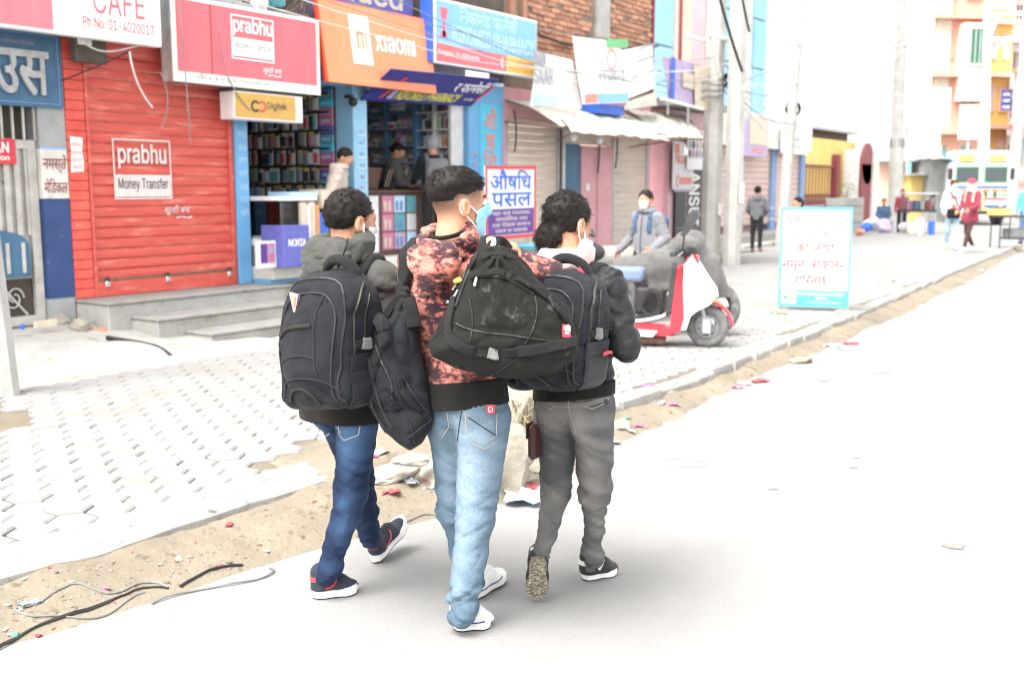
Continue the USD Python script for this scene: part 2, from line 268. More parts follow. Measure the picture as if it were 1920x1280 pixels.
# ------------------------------------------------------------------ helpers: soft bodies as distance fields
def smin(a, b, k):
    h = np.clip(.5 + .5 * (b - a) / k, 0, 1); return b + (a - b) * h - k * h * (1 - h)
def cone(p, a, b, ra, rb, sq=None):
    a, b = np.asarray(a, float), np.asarray(b, float)
    if sq is not None:                           # (unit direction, factor): thinner along that direction
        u, s = np.asarray(sq[0], float), sq[1] ; u = u / np.linalg.norm(u); k = 1 / s - 1
        p = p + np.outer(p @ u, u) * k; a = a + u * (a @ u) * k; b = b + u * (b @ u) * k
    pa, ba = p - a, b - a; h = np.clip(pa @ ba / (ba @ ba + 1e-12), 0, 1)
    return np.linalg.norm(pa - h[:, None] * ba, axis=1) - (ra + (rb - ra) * h)
def oval(p, c, r, R=None):
    q = p - np.asarray(c, float)
    if R is not None: q = q @ R
    r = np.asarray(r, float); k0 = np.linalg.norm(q / r, axis=1); k1 = np.linalg.norm(q / (r * r), axis=1); return k0 * (k0 - 1) / np.maximum(k1, 1e-9)
def blend(ds, k=.02):
    d = ds[0]
    for e in ds[1:]: d = smin(d, e, k)
    return d
def nets(f, lo, hi, h):
    lo, hi = np.asarray(lo, float), np.asarray(hi, float); n = np.ceil((hi - lo) / h).astype(int) + 1
    ax = [lo[k] + h * np.arange(n[k]) for k in range(3)]; G = np.stack(np.meshgrid(*ax, indexing="ij"), -1)
    K = 4; nc = -(-n // K); C0 = np.stack(np.meshgrid(*[lo[k] + h * (np.arange(nc[k]) * K + 1.5) for k in range(3)], indexing="ij"), -1); vc = f(C0.reshape(-1, 3)).reshape(nc)
    V = np.repeat(np.repeat(np.repeat(vc, K, 0), K, 1), K, 2)[:n[0], :n[1], :n[2]].copy(); on = np.abs(vc) < h * 3.7 + .016
    on = np.repeat(np.repeat(np.repeat(on, K, 0), K, 1), K, 2)[:n[0], :n[1], :n[2]]; V[on] = f(G[on])
    V = np.where(np.abs(V) < 1e-9, 1e-9, V); sl = lambda o: tuple(slice(o[k], n[k] - 1 + o[k]) for k in range(3))
    C = list(np.ndindex(2, 2, 2)); ins = sum((V[sl(c)] < 0).astype(int) for c in C); act = (ins > 0) & (ins < 8)
    acc = np.zeros(tuple(n - 1) + (3,)); cnt = np.zeros(tuple(n - 1))
    for c in C:
        for k in range(3):
            if c[k]: continue
            e = list(c); e[k] = 1; a, b = V[sl(c)], V[sl(e)]; m = (a < 0) != (b < 0); t = np.where(m, a / np.where(m, a - b, 1), 0)
            off = np.array(c, float); add = np.broadcast_to(off, acc.shape).copy(); add[..., k] += t; acc += add * m[..., None]; cnt += m
    idx = -np.ones(tuple(n - 1), int); idx[act] = np.arange(act.sum())
    ijk = np.argwhere(act); v = lo + h * (ijk + acc[act] / cnt[act][:, None]); Q = []
    for k in range(3):
        a = [slice(1, n[j] - 1) for j in range(3)]; a[k] = slice(0, n[k] - 1); b = list(a); b[k] = slice(1, n[k])
        s0, s1 = V[tuple(a)] < 0, V[tuple(b)] < 0; w = np.argwhere(s0 != s1)
        if not len(w): continue
        base = w + [0 if j == k else 1 for j in range(3)]; u1, u2 = (k + 1) % 3, (k + 2) % 3; c = []
        for d1, d2 in ((1, 1), (0, 1), (0, 0), (1, 0)):
            q = base.copy(); q[:, u1] -= d1; q[:, u2] -= d2; c.append(idx[q[:, 0], q[:, 1], q[:, 2]])
        q = np.stack(c, 1); fl = ~s0[tuple(w.T)]; q[fl] = q[fl][:, ::-1]; Q.append(q)
    q = np.vstack(Q); q = q[(q >= 0).all(1)]
    e = h * .35
    for _ in range(1):                           # draw the vertices onto the surface
        d = f(v); g = np.stack([f(v + np.eye(3)[k] * e) - f(v - np.eye(3)[k] * e) for k in range(3)], 1) / (2 * e)
        st = d[:, None] * g / np.maximum((g * g).sum(1, keepdims=True), .05); L = np.linalg.norm(st, axis=1, keepdims=True); v = v - st * np.minimum(1, .6 * h / np.maximum(L, 1e-9))
    return trimesh.Trimesh(v, np.vstack([q[:, [0, 1, 2]], q[:, [0, 2, 3]]]), process=False)
def fold(p, freq, seed=0, warp=.5):              # cloth folds: ridged, stretched noise, about -1 .. 1
    q = p * np.asarray(freq, float); n = meshkit.noise(q * .5 + 3.1, seed + 5) - .5
    a = meshkit.noise(q + warp * n[:, None] * 2, seed); return 1 - 4 * np.abs(a - .5) 
def pieces(fcol, m): return np.clip(fcol(np.asarray(m.vertices)), 0, 4)
# ------------------------------------------------------------------ materials of the place
R = np.random.RandomState(7); random.seed(7)
mat("asphalt", (.292, .289, .283), (.268, .265, .258), rough=.95, scale=1.3, bump=.006, bscale=130., spec=.15, spots=[(60., .57, (.22, .217, .21), .16), (110., .60, (.42, .415, .40), .1), (26., .71, (.2, .197, .19), .06), (.5, .55, (.35, .345, .335), .25), (7., .74, (.24, .235, .225), .08)])
mat("paver_concrete", (.272, .269, .263), (.245, .241, .233), rough=.95, scale=3., bump=.003, bscale=90., spec=.15, random=.05, spots=[(1.3, .54, (.25, .23, .195), .2), (25., .62, (.21, .2, .185), .1)])
mat("joint_sand", (.155, .13, .095), (.19, .165, .125), rough=1., scale=4., bump=.004, bscale=60., spec=.1)
mat("sandy_soil", (.25, .218, .168), (.20, .172, .132), rough=1., scale=2.2, bump=.012, bscale=26., spec=.1, spots=[(16., .58, (.13, .105, .078), .1), (40., .64, (.34, .30, .24), .06), (1.0, .56, (.15, .135, .115), .15)])
mat("kerb_concrete", (.31, .305, .29), (.25, .245, .23), rough=.95, scale=5., bump=.006, bscale=40., spec=.15, random=.08, spots=[(9., .60, (.11, .108, .095), .1)])
mat("step_concrete", (.42, .416, .395), (.33, .325, .30), rough=.95, scale=2.5, bump=.004, bscale=50., spec=.15, spots=[(3., .57, (.235, .24, .175), .14), (18., .62, (.18, .175, .16), .1)])
mat("red_paint", (.60, .105, .082), (.52, .08, .062), rough=.6, scale=3., bump=.002, bscale=30., stretch=(1, .5, 3), spots=[(3.5, .53, (.74, .26, .20), .2), (1.6, .60, (.46, .10, .07), .12), (22., .66, (.22, .08, .06), .06)])
mat("red_brick_paint", (.68, .12, .085), (.58, .075, .06), rough=.7, scale=5., bump=.004, bscale=40., spots=[(9., .63, (.62, .28, .22), .1)])
mat("blue_paint", (.16, .40, .66), (.13, .34, .60), rough=.65, scale=4., bump=.001, spots=[(14., .66, (.42, .52, .58), .08)])
mat("pale_blue_paint", (.30, .55, .74), (.24, .48, .68), rough=.65, scale=3., spots=[(12., .64, (.52, .62, .66), .08)])
mat("navy_paint", (.022, .05, .15), (.03, .065, .18), rough=.6, scale=4., spots=[(10., .61, (.10, .16, .28), .1), (3., .66, (.22, .25, .28), .06)])
mat("white_wall", (.66, .66, .63), (.52, .51, .47), rough=.85, scale=3., bump=.002, spots=[(6., .6, (.36, .34, .29), .12)])
mat("grey_wall", (.36, .37, .37), (.26, .265, .26), rough=.9, scale=2., bump=.003, spots=[(5., .58, (.16, .16, .15), .15)])
mat("dark_soffit", (.10, .085, .07), (.07, .06, .05), rough=.95, scale=4.)
mat("gate_metal", (.50, .49, .46), (.38, .36, .33), rough=.6, scale=6., spots=[(8., .62, (.22, .15, .10), .1)], metal=.1)
mat("gate_blue", (.055, .14, .24), (.045, .11, .20), rough=.55, scale=6., spots=[(18., .64, (.16, .22, .28), .07)])
mat("sign_white", (.80, .80, .80), (.76, .76, .76), rough=.45, scale=2.)
mat("sign_white_dirty", (.76, .76, .72), (.66, .66, .58), rough=.6, scale=3., spots=[(5., .63, (.28, .30, .12), .08)])
mat("sign_red", (.70, .15, .18), (.64, .125, .155), rough=.42, scale=1.5, stretch=(1, 2.5, .5), spots=[(2.2, .60, (.52, .16, .14), .15), (6., .68, (.36, .15, .12), .08)])
mat("sign_pink", (.76, .20, .235), (.72, .17, .205), rough=.42, scale=1.5, stretch=(1, 2.5, .5), spots=[(2., .6, (.64, .22, .23), .2)])
mat("sign_orange", (.84, .27, .135), (.80, .25, .12), rough=.4, scale=1.5, stretch=(1, 2.5, .5), spots=[(2., .6, (.70, .27, .16), .2)])
mat("sign_orange_deep", (.80, .085, .025), rough=.45)
mat("sign_blue", (.22, .46, .84), (.19, .42, .80), rough=.45)
mat("sign_navy", (.022, .022, .16), (.03, .03, .19), rough=.45)
mat("sign_violet", (.12, .13, .42), (.09, .10, .36), rough=.5)
mat("sign_cyan", (.10, .50, .72), (.08, .46, .70), rough=.45)
mat("sign_yellow", (.52, .33, .08), (.46, .28, .07), rough=.45)
mat("sign_gold", (.85, .55, .12), rough=.5); mat("ink_yellow", (.75, .72, .12), rough=.5)
mat("ink_red", (.62, .05, .06), rough=.5); mat("ink_faded_red", (.72, .26, .21), rough=.6); mat("ink_blue", (.04, .13, .55), rough=.5); mat("ink_dark", (.03, .03, .04), rough=.6); mat("ink_maroon", (.28, .05, .05), rough=.7, spots=(20., .6, (.4, .2, .18), .1))
mat("ink_lightblue", (.45, .68, .88), rough=.5); mat("ink_pale", (.72, .64, .62), rough=.6); mat("ink_grey", (.33, .34, .38), rough=.6); mat("ink_orange", (.8, .26, .07), rough=.5); mat("ink_green", (.15, .45, .2), rough=.5)
mat("sign_purple", (.10, .04, .24), rough=.45); mat("sign_black", (.022, .022, .024), rough=.4)
mat("letter_metal", (.42, .42, .42), (.30, .30, .31), rough=.45, metal=.3, scale=10.)
mat("galvanised", (.50, .51, .52), (.38, .39, .40), rough=.45, metal=.6, scale=7.)
mat("rusty_metal", (.22, .13, .09), (.13, .08, .06), rough=.8, scale=10.); mat("dark_metal", (.05, .05, .055), rough=.45, metal=.4)
mat("pole_concrete", (.42, .415, .395), (.33, .325, .305), rough=.95, scale=3., bump=.004, bscale=40., spots=[(6., .6, (.30, .29, .26), .12), (2.5, .64, (.62, .61, .58), .1)])
mat("cable_black", (.022, .022, .022), rough=.5); mat("cable_grey", (.22, .22, .215), (.14, .14, .14), rough=.6); mat("cable_pale", (.55, .54, .52), rough=.6)
mat("fibre_sheet", (.60, .59, .53), (.47, .46, .40), rough=.85, scale=2.5, spots=[(4., .6, (.36, .35, .29), .14)])
mat("tan_shutter", (.56, .50, .43), (.48, .42, .355), rough=.6, scale=3., stretch=(1, .5, 2), spots=[(7., .64, (.36, .29, .23), .08)])
mat("pink_paint", (.60, .33, .36), (.52, .27, .30), rough=.6, scale=2.5, spots=[(6., .62, (.40, .22, .22), .1)])
mat("pink_pale", (.70, .46, .48), rough=.7); mat("maroon_paint", (.22, .05, .06), rough=.6)
mat("brick", (.50, .26, .165), (.36, .18, .12), rough=.95, scale=14., random=.30, spots=[(9., .58, (.36, .27, .21), .12), (5., .62, (.16, .10, .075), .1)])
mat("mortar", (.25, .20, .16), (.18, .145, .115), rough=1., scale=6.)
mat("stone", (.33, .295, .24), (.24, .21, .165), rough=.95, scale=5., bump=.008, bscale=22., spots=[(7., .6, (.27, .23, .18), .12)])
mat("stone_pale", (.36, .34, .295), (.28, .255, .21), rough=.95, scale=5., bump=.008, bscale=22.); mat("brick_lump", (.55, .25, .16), (.45, .2, .13), rough=.95, scale=9., bump=.005, bscale=40.)
mat("shelf_dark", (.07, .065, .06), rough=.7); mat("shelf_blue", (.09, .19, .33), rough=.6); mat("shelf_white", (.7, .7, .7), rough=.5); mat("room_brown", (.17, .13, .095), (.13, .10, .075), rough=.85); mat("room_white", (.58, .56, .54), rough=.85); mat("wood_dark", (.10, .05, .035), (.07, .035, .025), rough=.45, scale=5., stretch=(8, 1, 1))
mat("counter_white", (.76, .76, .77), rough=.35); mat("tile_ledge", (.62, .62, .58), (.52, .51, .46), rough=.6)
mat("bulb_glass", (.85, .85, .84), rough=.25); mat("steel_bright", (.7, .7, .71), rough=.3, metal=.9)
glass("pane_glass", (.93, .96, .95))
for n_, c_ in dict(pack_white=(.66, .65, .66), pack_pink=(.55, .20, .33), pack_red=(.5, .09, .08), pack_green=(.22, .42, .16), pack_blue=(.13, .25, .48), pack_teal=(.12, .36, .42), pack_grey=(.28, .29, .31), pack_black=(.04, .04, .045), pack_yellow=(.62, .52, .12), pack_cream=(.6, .52, .42), pack_lilac=(.42, .34, .52), pack_orange=(.62, .26, .09)).items(): mat(n_, c_, rough=.4)

# ------------------------------------------------------------------ ground, road, pavement
def sheet(x0, x1, y0, y1, z): return (np.array([[x0, y0, z], [x1, y0, z], [x1, y1, z], [x0, y1, z]]), np.array([[0, 1, 2], [0, 2, 3]]))
struct("ground", sheet(-400, 400, -60, 700, -.30), "sandy_soil")
KERB = np.array([(0, -4.08), (2.2, -3.93), (2.9, -3.86), (3.9, -3.88), (5, -3.78), (6.5, -3.57), (7.8, -3.54), (9.7, -3.62), (11.7, -3.71), (14, -3.83), (16, -3.95), (21.4, -4.3), (30, -4.74), (35, -5.4), (40, -6.4), (46, -8.6), (52, -11.6), (60, -16.5), (75, -28)], float)
kx = lambda y: np.interp(y, KERB[:, 0], KERB[:, 1])
ys = np.r_[np.arange(-20, 60, 2.), np.arange(60, 320, 20.)]
off = np.where(ys > 60, kx(60) - (ys - 60) * .75, kx(ys))
struct("road", grid_sheet(np.stack([off + .05, off + 60], 1) if False else np.stack([off - .3, off + 16, off + 45], 1), np.stack([ys] * 3, 1), np.zeros((len(ys), 3))), "asphalt")
XF = -9.6
pv = struct("pavement", grid_sheet(np.stack([np.full_like(ys, -34.), kx(ys) - .06], 1), np.stack([ys] * 2, 1), np.full((len(ys), 2), .104)), "joint_sand")
def paver(cx, cy, r, dz, rs):
    a = np.arange(6) * np.pi / 3; tp = np.stack([cx + (r - .012) * np.cos(a), cy + (r - .012) * np.sin(a), .124 + dz + rs.normal(0, .0012, 6)], 1)
    md = np.stack([cx + r * np.cos(a), cy + r * np.sin(a), np.full(6, .114 + dz)], 1); bt = md.copy(); bt[:, 2] = .10
    v = np.vstack([tp, md, bt]); i = np.arange(6); j = (i + 1) % 6
    f = np.vstack([[[0, k, k + 1] for k in range(1, 5)], np.stack([i + 6, j + 6, j], 1), np.stack([i + 6, j, i], 1), np.stack([i + 12, j + 12, j + 6], 1), np.stack([i + 12, j + 6, i + 6], 1)])
    return trimesh.Trimesh(v, f, process=False)
rs = np.random.RandomState(3); W_ = .203; Rr = W_ / math.sqrt(3); cand = []
for i in range(-70, 60):
    for j in range(0, 135):
        cx, cy = -6.5 + i * 1.5 * Rr, 1.0 + (j + .5 * (i % 2)) * W_
        if cx > kx(cy) - (.20 if cy > 4.6 else .30) or cx < XF + .02 or cy > 25: continue
        soft = meshkit.fbm(np.array([cx * 1.1, cy * 1.1, 2.]), 3, 4)
        broken = (meshkit.noise(np.array([cx * .9, cy * .55, 7.]), 9) > .86) and cx < -5.6
        bury = (cx > kx(cy) - .75) and 4.0 < cy < 6.2 and (cx - (kx(cy) - .75)) + (soft - .5) * 1.2 > .25
        if broken or bury or (cx < -7.7 and cy < 7.4) or (cx < -8.25 and cy < 8.9): continue
        cand.append((cx, cy, rs.normal(0, .0022)))
pp = proj(np.array([(c[0], c[1], .12) for c in cand])); vis = (pp[:, 2] > 0) & (pp[:, 0] > -10) & (pp[:, 0] < 1930) & (pp[:, 1] > 300) & (pp[:, 1] < 1290)
order = np.argsort(np.where(vis, pp[:, 2], 1e6)); near = set(order[:300].tolist()); rest = []
for k, (cx, cy, dz) in enumerate(cand):
    m = paver(cx, cy, Rr - .0055 + rs.normal(0, .0012), dz, rs); m.apply_translation([rs.normal(0, .002), rs.normal(0, .002), 0])
    if k in near: part(pv, "paver", m, "paver_concrete")
    else: rest.append(m)
part(pv, "pavers_far", rest, "paver_concrete", kind="stuff")
struct("far_pavement", grid_sheet(np.stack([np.full(40, -34.), kx(np.linspace(24.8, 75, 40)) - .08], 1), np.stack([np.linspace(24.8, 75, 40)] * 2, 1), np.full((40, 2), .119)), "paver_concrete")
# smooth concrete apron in front of the gate, dirt over the pavement edge and along the gutter
gx, gy = np.meshgrid(np.linspace(XF, -7.55, 24), np.linspace(1., 7.6, 60), indexing="ij")
t_ = np.clip((-7.55 - gx) / 1.9, 0, 1); struct("concrete_apron", grid_sheet(gx, gy, .112 + .20 * t_ ** 1.5 * np.clip((7.6 - gy) / 1.2, 0, 1) ** .5 + .012 * meshkit.fbm(np.stack([gx, gy, gx * 0], -1) * 3)), "step_concrete", True)
def dirt_h(x, y):
    k = kx(y); e = np.interp(y, [0, 2, 3.1, 3.7, 4.65, 5.8, 7.2, 9.1, 10.8, 14.4, 22, 36], [-3.66, -3.58, -3.47, -3.34, -3.01, -3.14, -3.27, -3.40, -3.42, -3.52, -3.95, -5.3]) + .14 * (meshkit.fbm(np.stack([x * 0, y * 1.6, y * 0], -1), 4, 5) - .5)
    e = np.maximum(e, k + .14); s = np.clip((e - x) / (e - k), 0, 1)
    n = meshkit.fbm(np.stack([x, y, x * 0], -1) * 5, 5, 2) - .5
    z = -.012 + s ** .85 * (.085 + .048 * np.clip((6 - y) / 1, 0, 1)) + n * .05 * np.clip(s * 4, 0, 1)
    m = np.exp(-((y - 4.75) / 1.05) ** 2); z = z + m * (.10 * np.clip(s * 1.6, 0, 1) ** 1.3) * (1 + n)
    up = np.clip((k - x) / .85, 0, 1)                         # spread over the pavement only at the heap
    over = np.exp(-((y - 5.0) / .8) ** 2) * 1.0
    z = np.where((x > k - .02) & (y < 4.5), np.minimum(z, .119 + n * .05), z)
    z = np.where(x < k, (.118 + .085 * over) * (1 - up) + (.095) * up + n * .045 * (1 - up) - .055 * (1 - np.clip(over * 3, 0, 1)), z)
    return z
def dirt_patch(xs, yv, name):
    U, Y = np.meshgrid(xs, yv, indexing="ij"); X = kx(Y) + U
    struct(name, grid_sheet(X, Y, dirt_h(X, Y)), "sandy_soil", True)
dirt_patch(np.arange(-.95, .95, .022), np.arange(1.0, 9.0, .022), "dirt_verge")
dirt_patch(np.arange(-.12, .8, .06), np.arange(9.0, 34.0, .06), "dirt_verge_far")
yy_ = np.arange(.4, 4.75, .025); ro = kx(yy_) + .05 * (meshkit.fbm(np.stack([yy_ * 2.3, yy_ * 0, yy_ * 0], -1), 4, 3) - .5) * 2 - .02; q_ = [(kx(yy_) - .42, .113), (kx(yy_) - .40, .1235), (ro - .03, .1245), (ro - .006, .113), (ro + .004, .03)]
struct("pavement_edge", grid_sheet(np.stack([a_ for a_, _ in q_], 1), np.stack([yy_] * 5, 1), np.stack([np.full_like(yy_, z_) + .006 * (meshkit.fbm(np.stack([yy_ * 6, a_, a_ * 0], -1), 3, 8) - .5) for a_, z_ in q_], 1)), "kerb_concrete", 40)
# kerb of single worn stones
kb = tag(Node(numbered("/World", "kerb"), (0, 0, 0)), None) if False else thing("kerb", None, None, kind="structure")
y = 1.4; k_ = 0
while y < 44:
    L_ = R.uniform(.42, .62); yc = y + L_ / 2; ang = math.atan2(kx(y + L_) - kx(y), L_)
    if yc > 5.3:
        m = bbox(-.16 if yc > 5 else -.11, 0, -L_ / 2 + .004, L_ / 2 - .004, -.03, .142 if yc > 5 else .128, .022)
        if yc < 18: m = m.subdivide_to_size(.075 if yc < 9 else .16)
        v = m.vertices; m.vertices = v + (.028 if yc < 18 else 0) * (meshkit.fbm(v * 9 + k_ * 3.3, 3, k_)[:, None] - .5) * [1, .3, .9] * np.clip((v[:, 2:] + .03) * 12, 0, 1)
        m.apply_transform(rotm([1, 0, 0], R.normal(0, 1.0))); m.apply_transform(rotm([0, 0, 1], -math.degrees(ang) + R.normal(0, 1.5))); m.apply_translation([kx(yc) + R.normal(0, .012), yc, R.normal(-.004, .007)])
        part(kb, "kerb_stone", m, "kerb_concrete", smooth=40 if yc < 18 else False)
    y += L_ + .008; k_ += 1

# ------------------------------------------------------------------ facade helpers
def fb(y, z, x=XF): return Board((x, y, z), (0, 1, 0), (0, 0, 1))          # a board that faces the street
def slat_mesh(y0, y1, z0, h, x, bulge=.016):
    pr = [(0, 0), (bulge * .75, h * .12), (bulge, h * .45), (bulge * .75, h * .80), (.001, h * .95), (-.004, h * .95), (-.004, 0)]
    n = len(pr); v = np.array([(x + a, Y, z0 + b) for Y in (y0, y1) for a, b in pr]); i = np.arange(n); j = (i + 1) % n
    f = np.vstack([np.stack([i, i + n, j + n], 1), np.stack([i, j + n, j], 1), [[0, k, k + 1] for k in range(1, n - 1)], [[n, n + k + 1, n + k] for k in range(1, n - 1)]])
    m = trimesh.Trimesh(v, f, process=False)
    if m.volume < 0: m.invert()
    return m
def shutter(t, y0, y1, z0, z1, x, m, pitch=.105, guide="galvanised"):
    n = int(round((z1 - z0) / pitch)); p = (z1 - z0) / n
    for k in range(n): part(t, "slat", slat_mesh(y0 + .03, y1 - .03, z0 + k * p, p, x), m)
    for Y in (y0, y1 - .035): part(t, "guide_rail", box(x - .02, x + .045, Y, Y + .035, z0 - .02, z1), guide)

# ---- gate house at the far left
t = thing("gate_house", "grey and navy walled entrance with barred gate left of the red shutter shop", "building", (XF, 6.0, 0))
part(t, "wall", [box(XF - 2, XF, 6.07, 6.355, 0, .57)], "grey_wall", label="bare grey foot of the wall")
part(t, "wall", [box(XF - 2, XF + .004, 6.07, 6.355, .57, 1.54)], "navy_paint", label="navy painted lower wall")
part(t, "wall", [box(XF - 2, XF + .002, 6.07, 6.355, 1.545, 2.02)], "white_wall", label="white painted band with red lettering")
part(t, "wall", [box(XF - 2, XF, 6.07, 6.355, 2.02, 5.2), box(XF - 2, XF, 1., 6.07, 2.42, 5.2)], "grey_wall")
part(t, "back_wall", box(XF - 2.2, XF - 2, 1., 6.35, 0, 5), "grey_wall")
B = fb(6.085, 1.8, XF + .004); part(t, "lettering", B.put(nepali("नमस्ते", .10), 0, 0.03, w=.25, slant=.1), "ink_maroon"); part(t, "lettering", B.put(nepali("मेिडकल", .10), 0, -.20, w=.25, slant=.1), "ink_maroon")
part(t, "wall_stripe", box(XF, XF + .006, 6.07, 6.355, 2.02, 2.035), "sign_blue")
g = thing("barred_gate", "pale grey metal gate with blue arched lower panel and scrollwork grille", "gate", (XF, 5.4, .35))
X1 = XF - .06
def bar_y(y, z0, z1, w=.035, d=.03): return box(X1 - d, X1, y - w / 2, y + w / 2, z0, z1)
part(g, "gate_frame", [box(X1 - .04, X1 + .01, 4.95, 5.03, .33, 2.1), box(X1 - .04, X1 + .01, 5.97, 6.06, .33, 2.1), box(X1 - .04, X1 + .01, 5.03, 5.97, 2.02, 2.1), box(X1 - .04, X1 + .01, 5.03, 5.97, .33, .42)], "gate_metal")
for y in np.arange(5.1, 5.95, .105): part(g, "upright", box(X1 - .03, X1 - .004, y, y + .055, 1.2, 2.02), "gate_metal")
part(g, "panel_sheet", box(X1 - .05, X1 - .036, 5.03, 5.97, .78, 2.02), "gate_metal")
a = np.linspace(0, np.pi, 15); pts = [(.0, 0), (.86, 0), (.86, .30)] + [(.43 + .43 * math.cos(q), .30 + .16 * math.sin(q)) for q in a[1:-1]] + [(0, .30)]
part(g, "arched_panel", Board((X1 - .002, 5.07, .80), (0, 1, 0), (0, 0, 1)).shape(pts, 0, .02), "gate_blue")
for y in np.arange(5.2, 5.9, .16): part(g, "panel_rib", box(X1 + .018, X1 + .03, y, y + .035, .84, 1.13), "gate_metal")
for i in range(3):
    for s in (1, -1):
        c = np.array([X1 - .02, 5.2 + i * .28, .60]); th = np.linspace(0, 4.6, 18); rr = .10 - .016 * th
        part(g, "scroll", tube(np.stack([np.full(18, c[0]), c[1] + s * rr * np.cos(th), c[2] + s * rr * np.sin(th) * 1.2], 1), .009, 5), "gate_metal")
    part(g, "diagonal_bar", cyl((X1 - .025, 5.05 + i * .28, .76), (X1 - .025, 5.33 + i * .28, .43), .012, 6), "gate_metal")
part(g, "dark_backing", box(X1 - .07, X1 - .055, 5.03, 5.97, .42, .78), "dark_soffit")
for y in np.arange(5.05, 6.05, .11): part(t, "window_bar", box(XF - .05, XF - .03, y, y + .02, 2.1, 2.42), "gate_metal")
part(t, "dark_opening", box(XF - .3, XF - .2, 4.9, 6.07, 2.1, 2.42), "dark_soffit")
s_ = thing("gate_notice", "small red sign with white capitals on the grey gate", "sign", (XF, 5.55, 1.9)); B = fb(5.45, 1.87, XF - .045)
part(s_, "panel", B.rect(0, 0, .40, .24), "ink_red"); part(s_, "lettering", B.put(latin("IPAN", .10, bold=True), .06, .105, .005, w=.27, h=.10), "sign_white"); part(s_, "lettering", B.put(latin("ication", .05, bold=True), .1, .035, .005, w=.23, h=.05), "sign_white")
s_ = thing("blue_letter_sign", "dark blue signboard with raised grey Devanagari letters above the gate", "sign", (XF, 5.6, 2.4)); B = fb(4.6, 2.41, XF + .03)
part(s_, "panel", box(XF - .05, XF + .03, 4.6, 6.33, 2.41, 3.12), "gate_blue"); part(s_, "border", B.frame(.03, .03, 1.70, .68, .012), "pack_blue")
m = nepali("उस", .40, .03, bold=1.5); part(s_, "raised_letters", B.put(m, 1.02, .12, .006, w=.56), "letter_metal")
part(s_, "lettering", B.put(latin("01-4355678200", .05), 1.05, .57, .003, w=.4, h=.035), "ink_grey")
# ---- red shop
t = thing("red_shop", "red painted shop bay with brick pilaster behind the red shutter", "building", (XF, 7.4, 0))
for k in range(26):                                          # painted brick courses of the pilaster
    z0 = .545 + k * .098; part(t, "brick_course", bbox(XF - .3, XF + .012, 6.36, 6.575, z0, z0 + .094, .006), "red_brick_paint")
part(t, "wall", [box(XF - .4, XF - .02, 6.36, 6.575, .3, 3.3), box(XF - .4, XF, 8.43, 8.47, .54, 3.3)], "red_paint")
part(t, "threshold", bbox(XF - .3, XF + .02, 6.577, 8.43, .54, .695, .01), "red_paint"); part(t, "lintel", box(XF - .3, XF + .005, 6.577, 8.43, 2.96, 3.3), "red_paint"); part(t, "upper_wall", [box(XF - .4, XF, 6.36, 8.68, 3.3, 5.2), box(XF - 2.5, XF - 2.4, 6.36, 8.47, 0, 3.3)], "grey_wall")
part(t, "ledge", bbox(XF, XF + .18, 5.0, 9.6, 3.62, 3.70, .01), "grey_wall")
sh = thing("red_shutter", "closed red roller shutter with white money transfer lettering", "shutter", (XF, 7.5, .7))
shutter(sh, 6.58, 8.43, .71, 2.96, XF - .03, "red_paint", .105, "red_paint")
part(sh, "bottom_bar", bbox(XF - .04, XF + .012, 6.6, 8.41, .695, .725, .006), "rusty_metal")
for y in (6.72, 7.47, 8.33):
    q = part(sh, "padlock", bbox(XF + .005, XF + .04, y - .03, y + .03, .64, .70, .01), "steel_bright"); part(q, "shackle", torus((XF + .022, y, .715), (1, 0, 0), .024, .007, 16, 6), "dark_metal")
B = fb(6.98, 1.55, XF - .012)
part(sh, "logo_frame", [B.frame(-.10, -.02, .62, .60, .016, .003), B.rect(-.08, .005, .60, .235, .003, .002)], "ink_pale"); part(sh, "lettering", B.put(latin("prabhu", .15, bold=True), -.04, .30, .006, w=.60, h=.25), "ink_pale")
part(sh, "lettering", B.put(latin("Money Transfer", .08), -.05, .06, .007, w=.62, h=.14), "ink_dark"); part(sh, "lettering", [B.put(nepali("खुशी बच", .06), .50, -.17, .006, w=.34, slant=.3), B.put(latin("~", .1), .66, -.26, .006, w=.22)], "ink_pale")
nt = thing("pasted_notice", "torn white and pink bill pasted on the red pilaster", "poster", (XF, 6.44, 1.9)); B = fb(6.38, 1.80, XF + .014)
part(nt, "sheet", B.shape([(0, 0), (.14, .01), (.15, .12), (.135, .2), (.15, .34), (.01, .35), (.015, .2)], 0), "sign_white"); part(nt, "lettering", [B.put(nepali("सपन", .04), .02, v, .003, w=.11) for v in (.03, .10, .17, .25)], "ink_faded_red")
# ---- steps and plinths
st = thing("concrete_steps", "three worn concrete steps below the red shutter", "steps", (-8.9, 8.2, .1))
for nm, x1, zt, y0 in (("step", -8.29, .235, 6.95), ("step", -8.67, .385, 6.62), ("landing", -9.08, .54, 6.36)):
    m = bbox(XF, x1, y0, 10.2, .0, zt - .035, .008).subdivide_to_size(.25); part(st, nm, m, "step_concrete"); part(st, "nosing", bbox(XF, x1 + .02, y0 - .01, 10.2, zt - .035, zt, .012), "kerb_concrete")
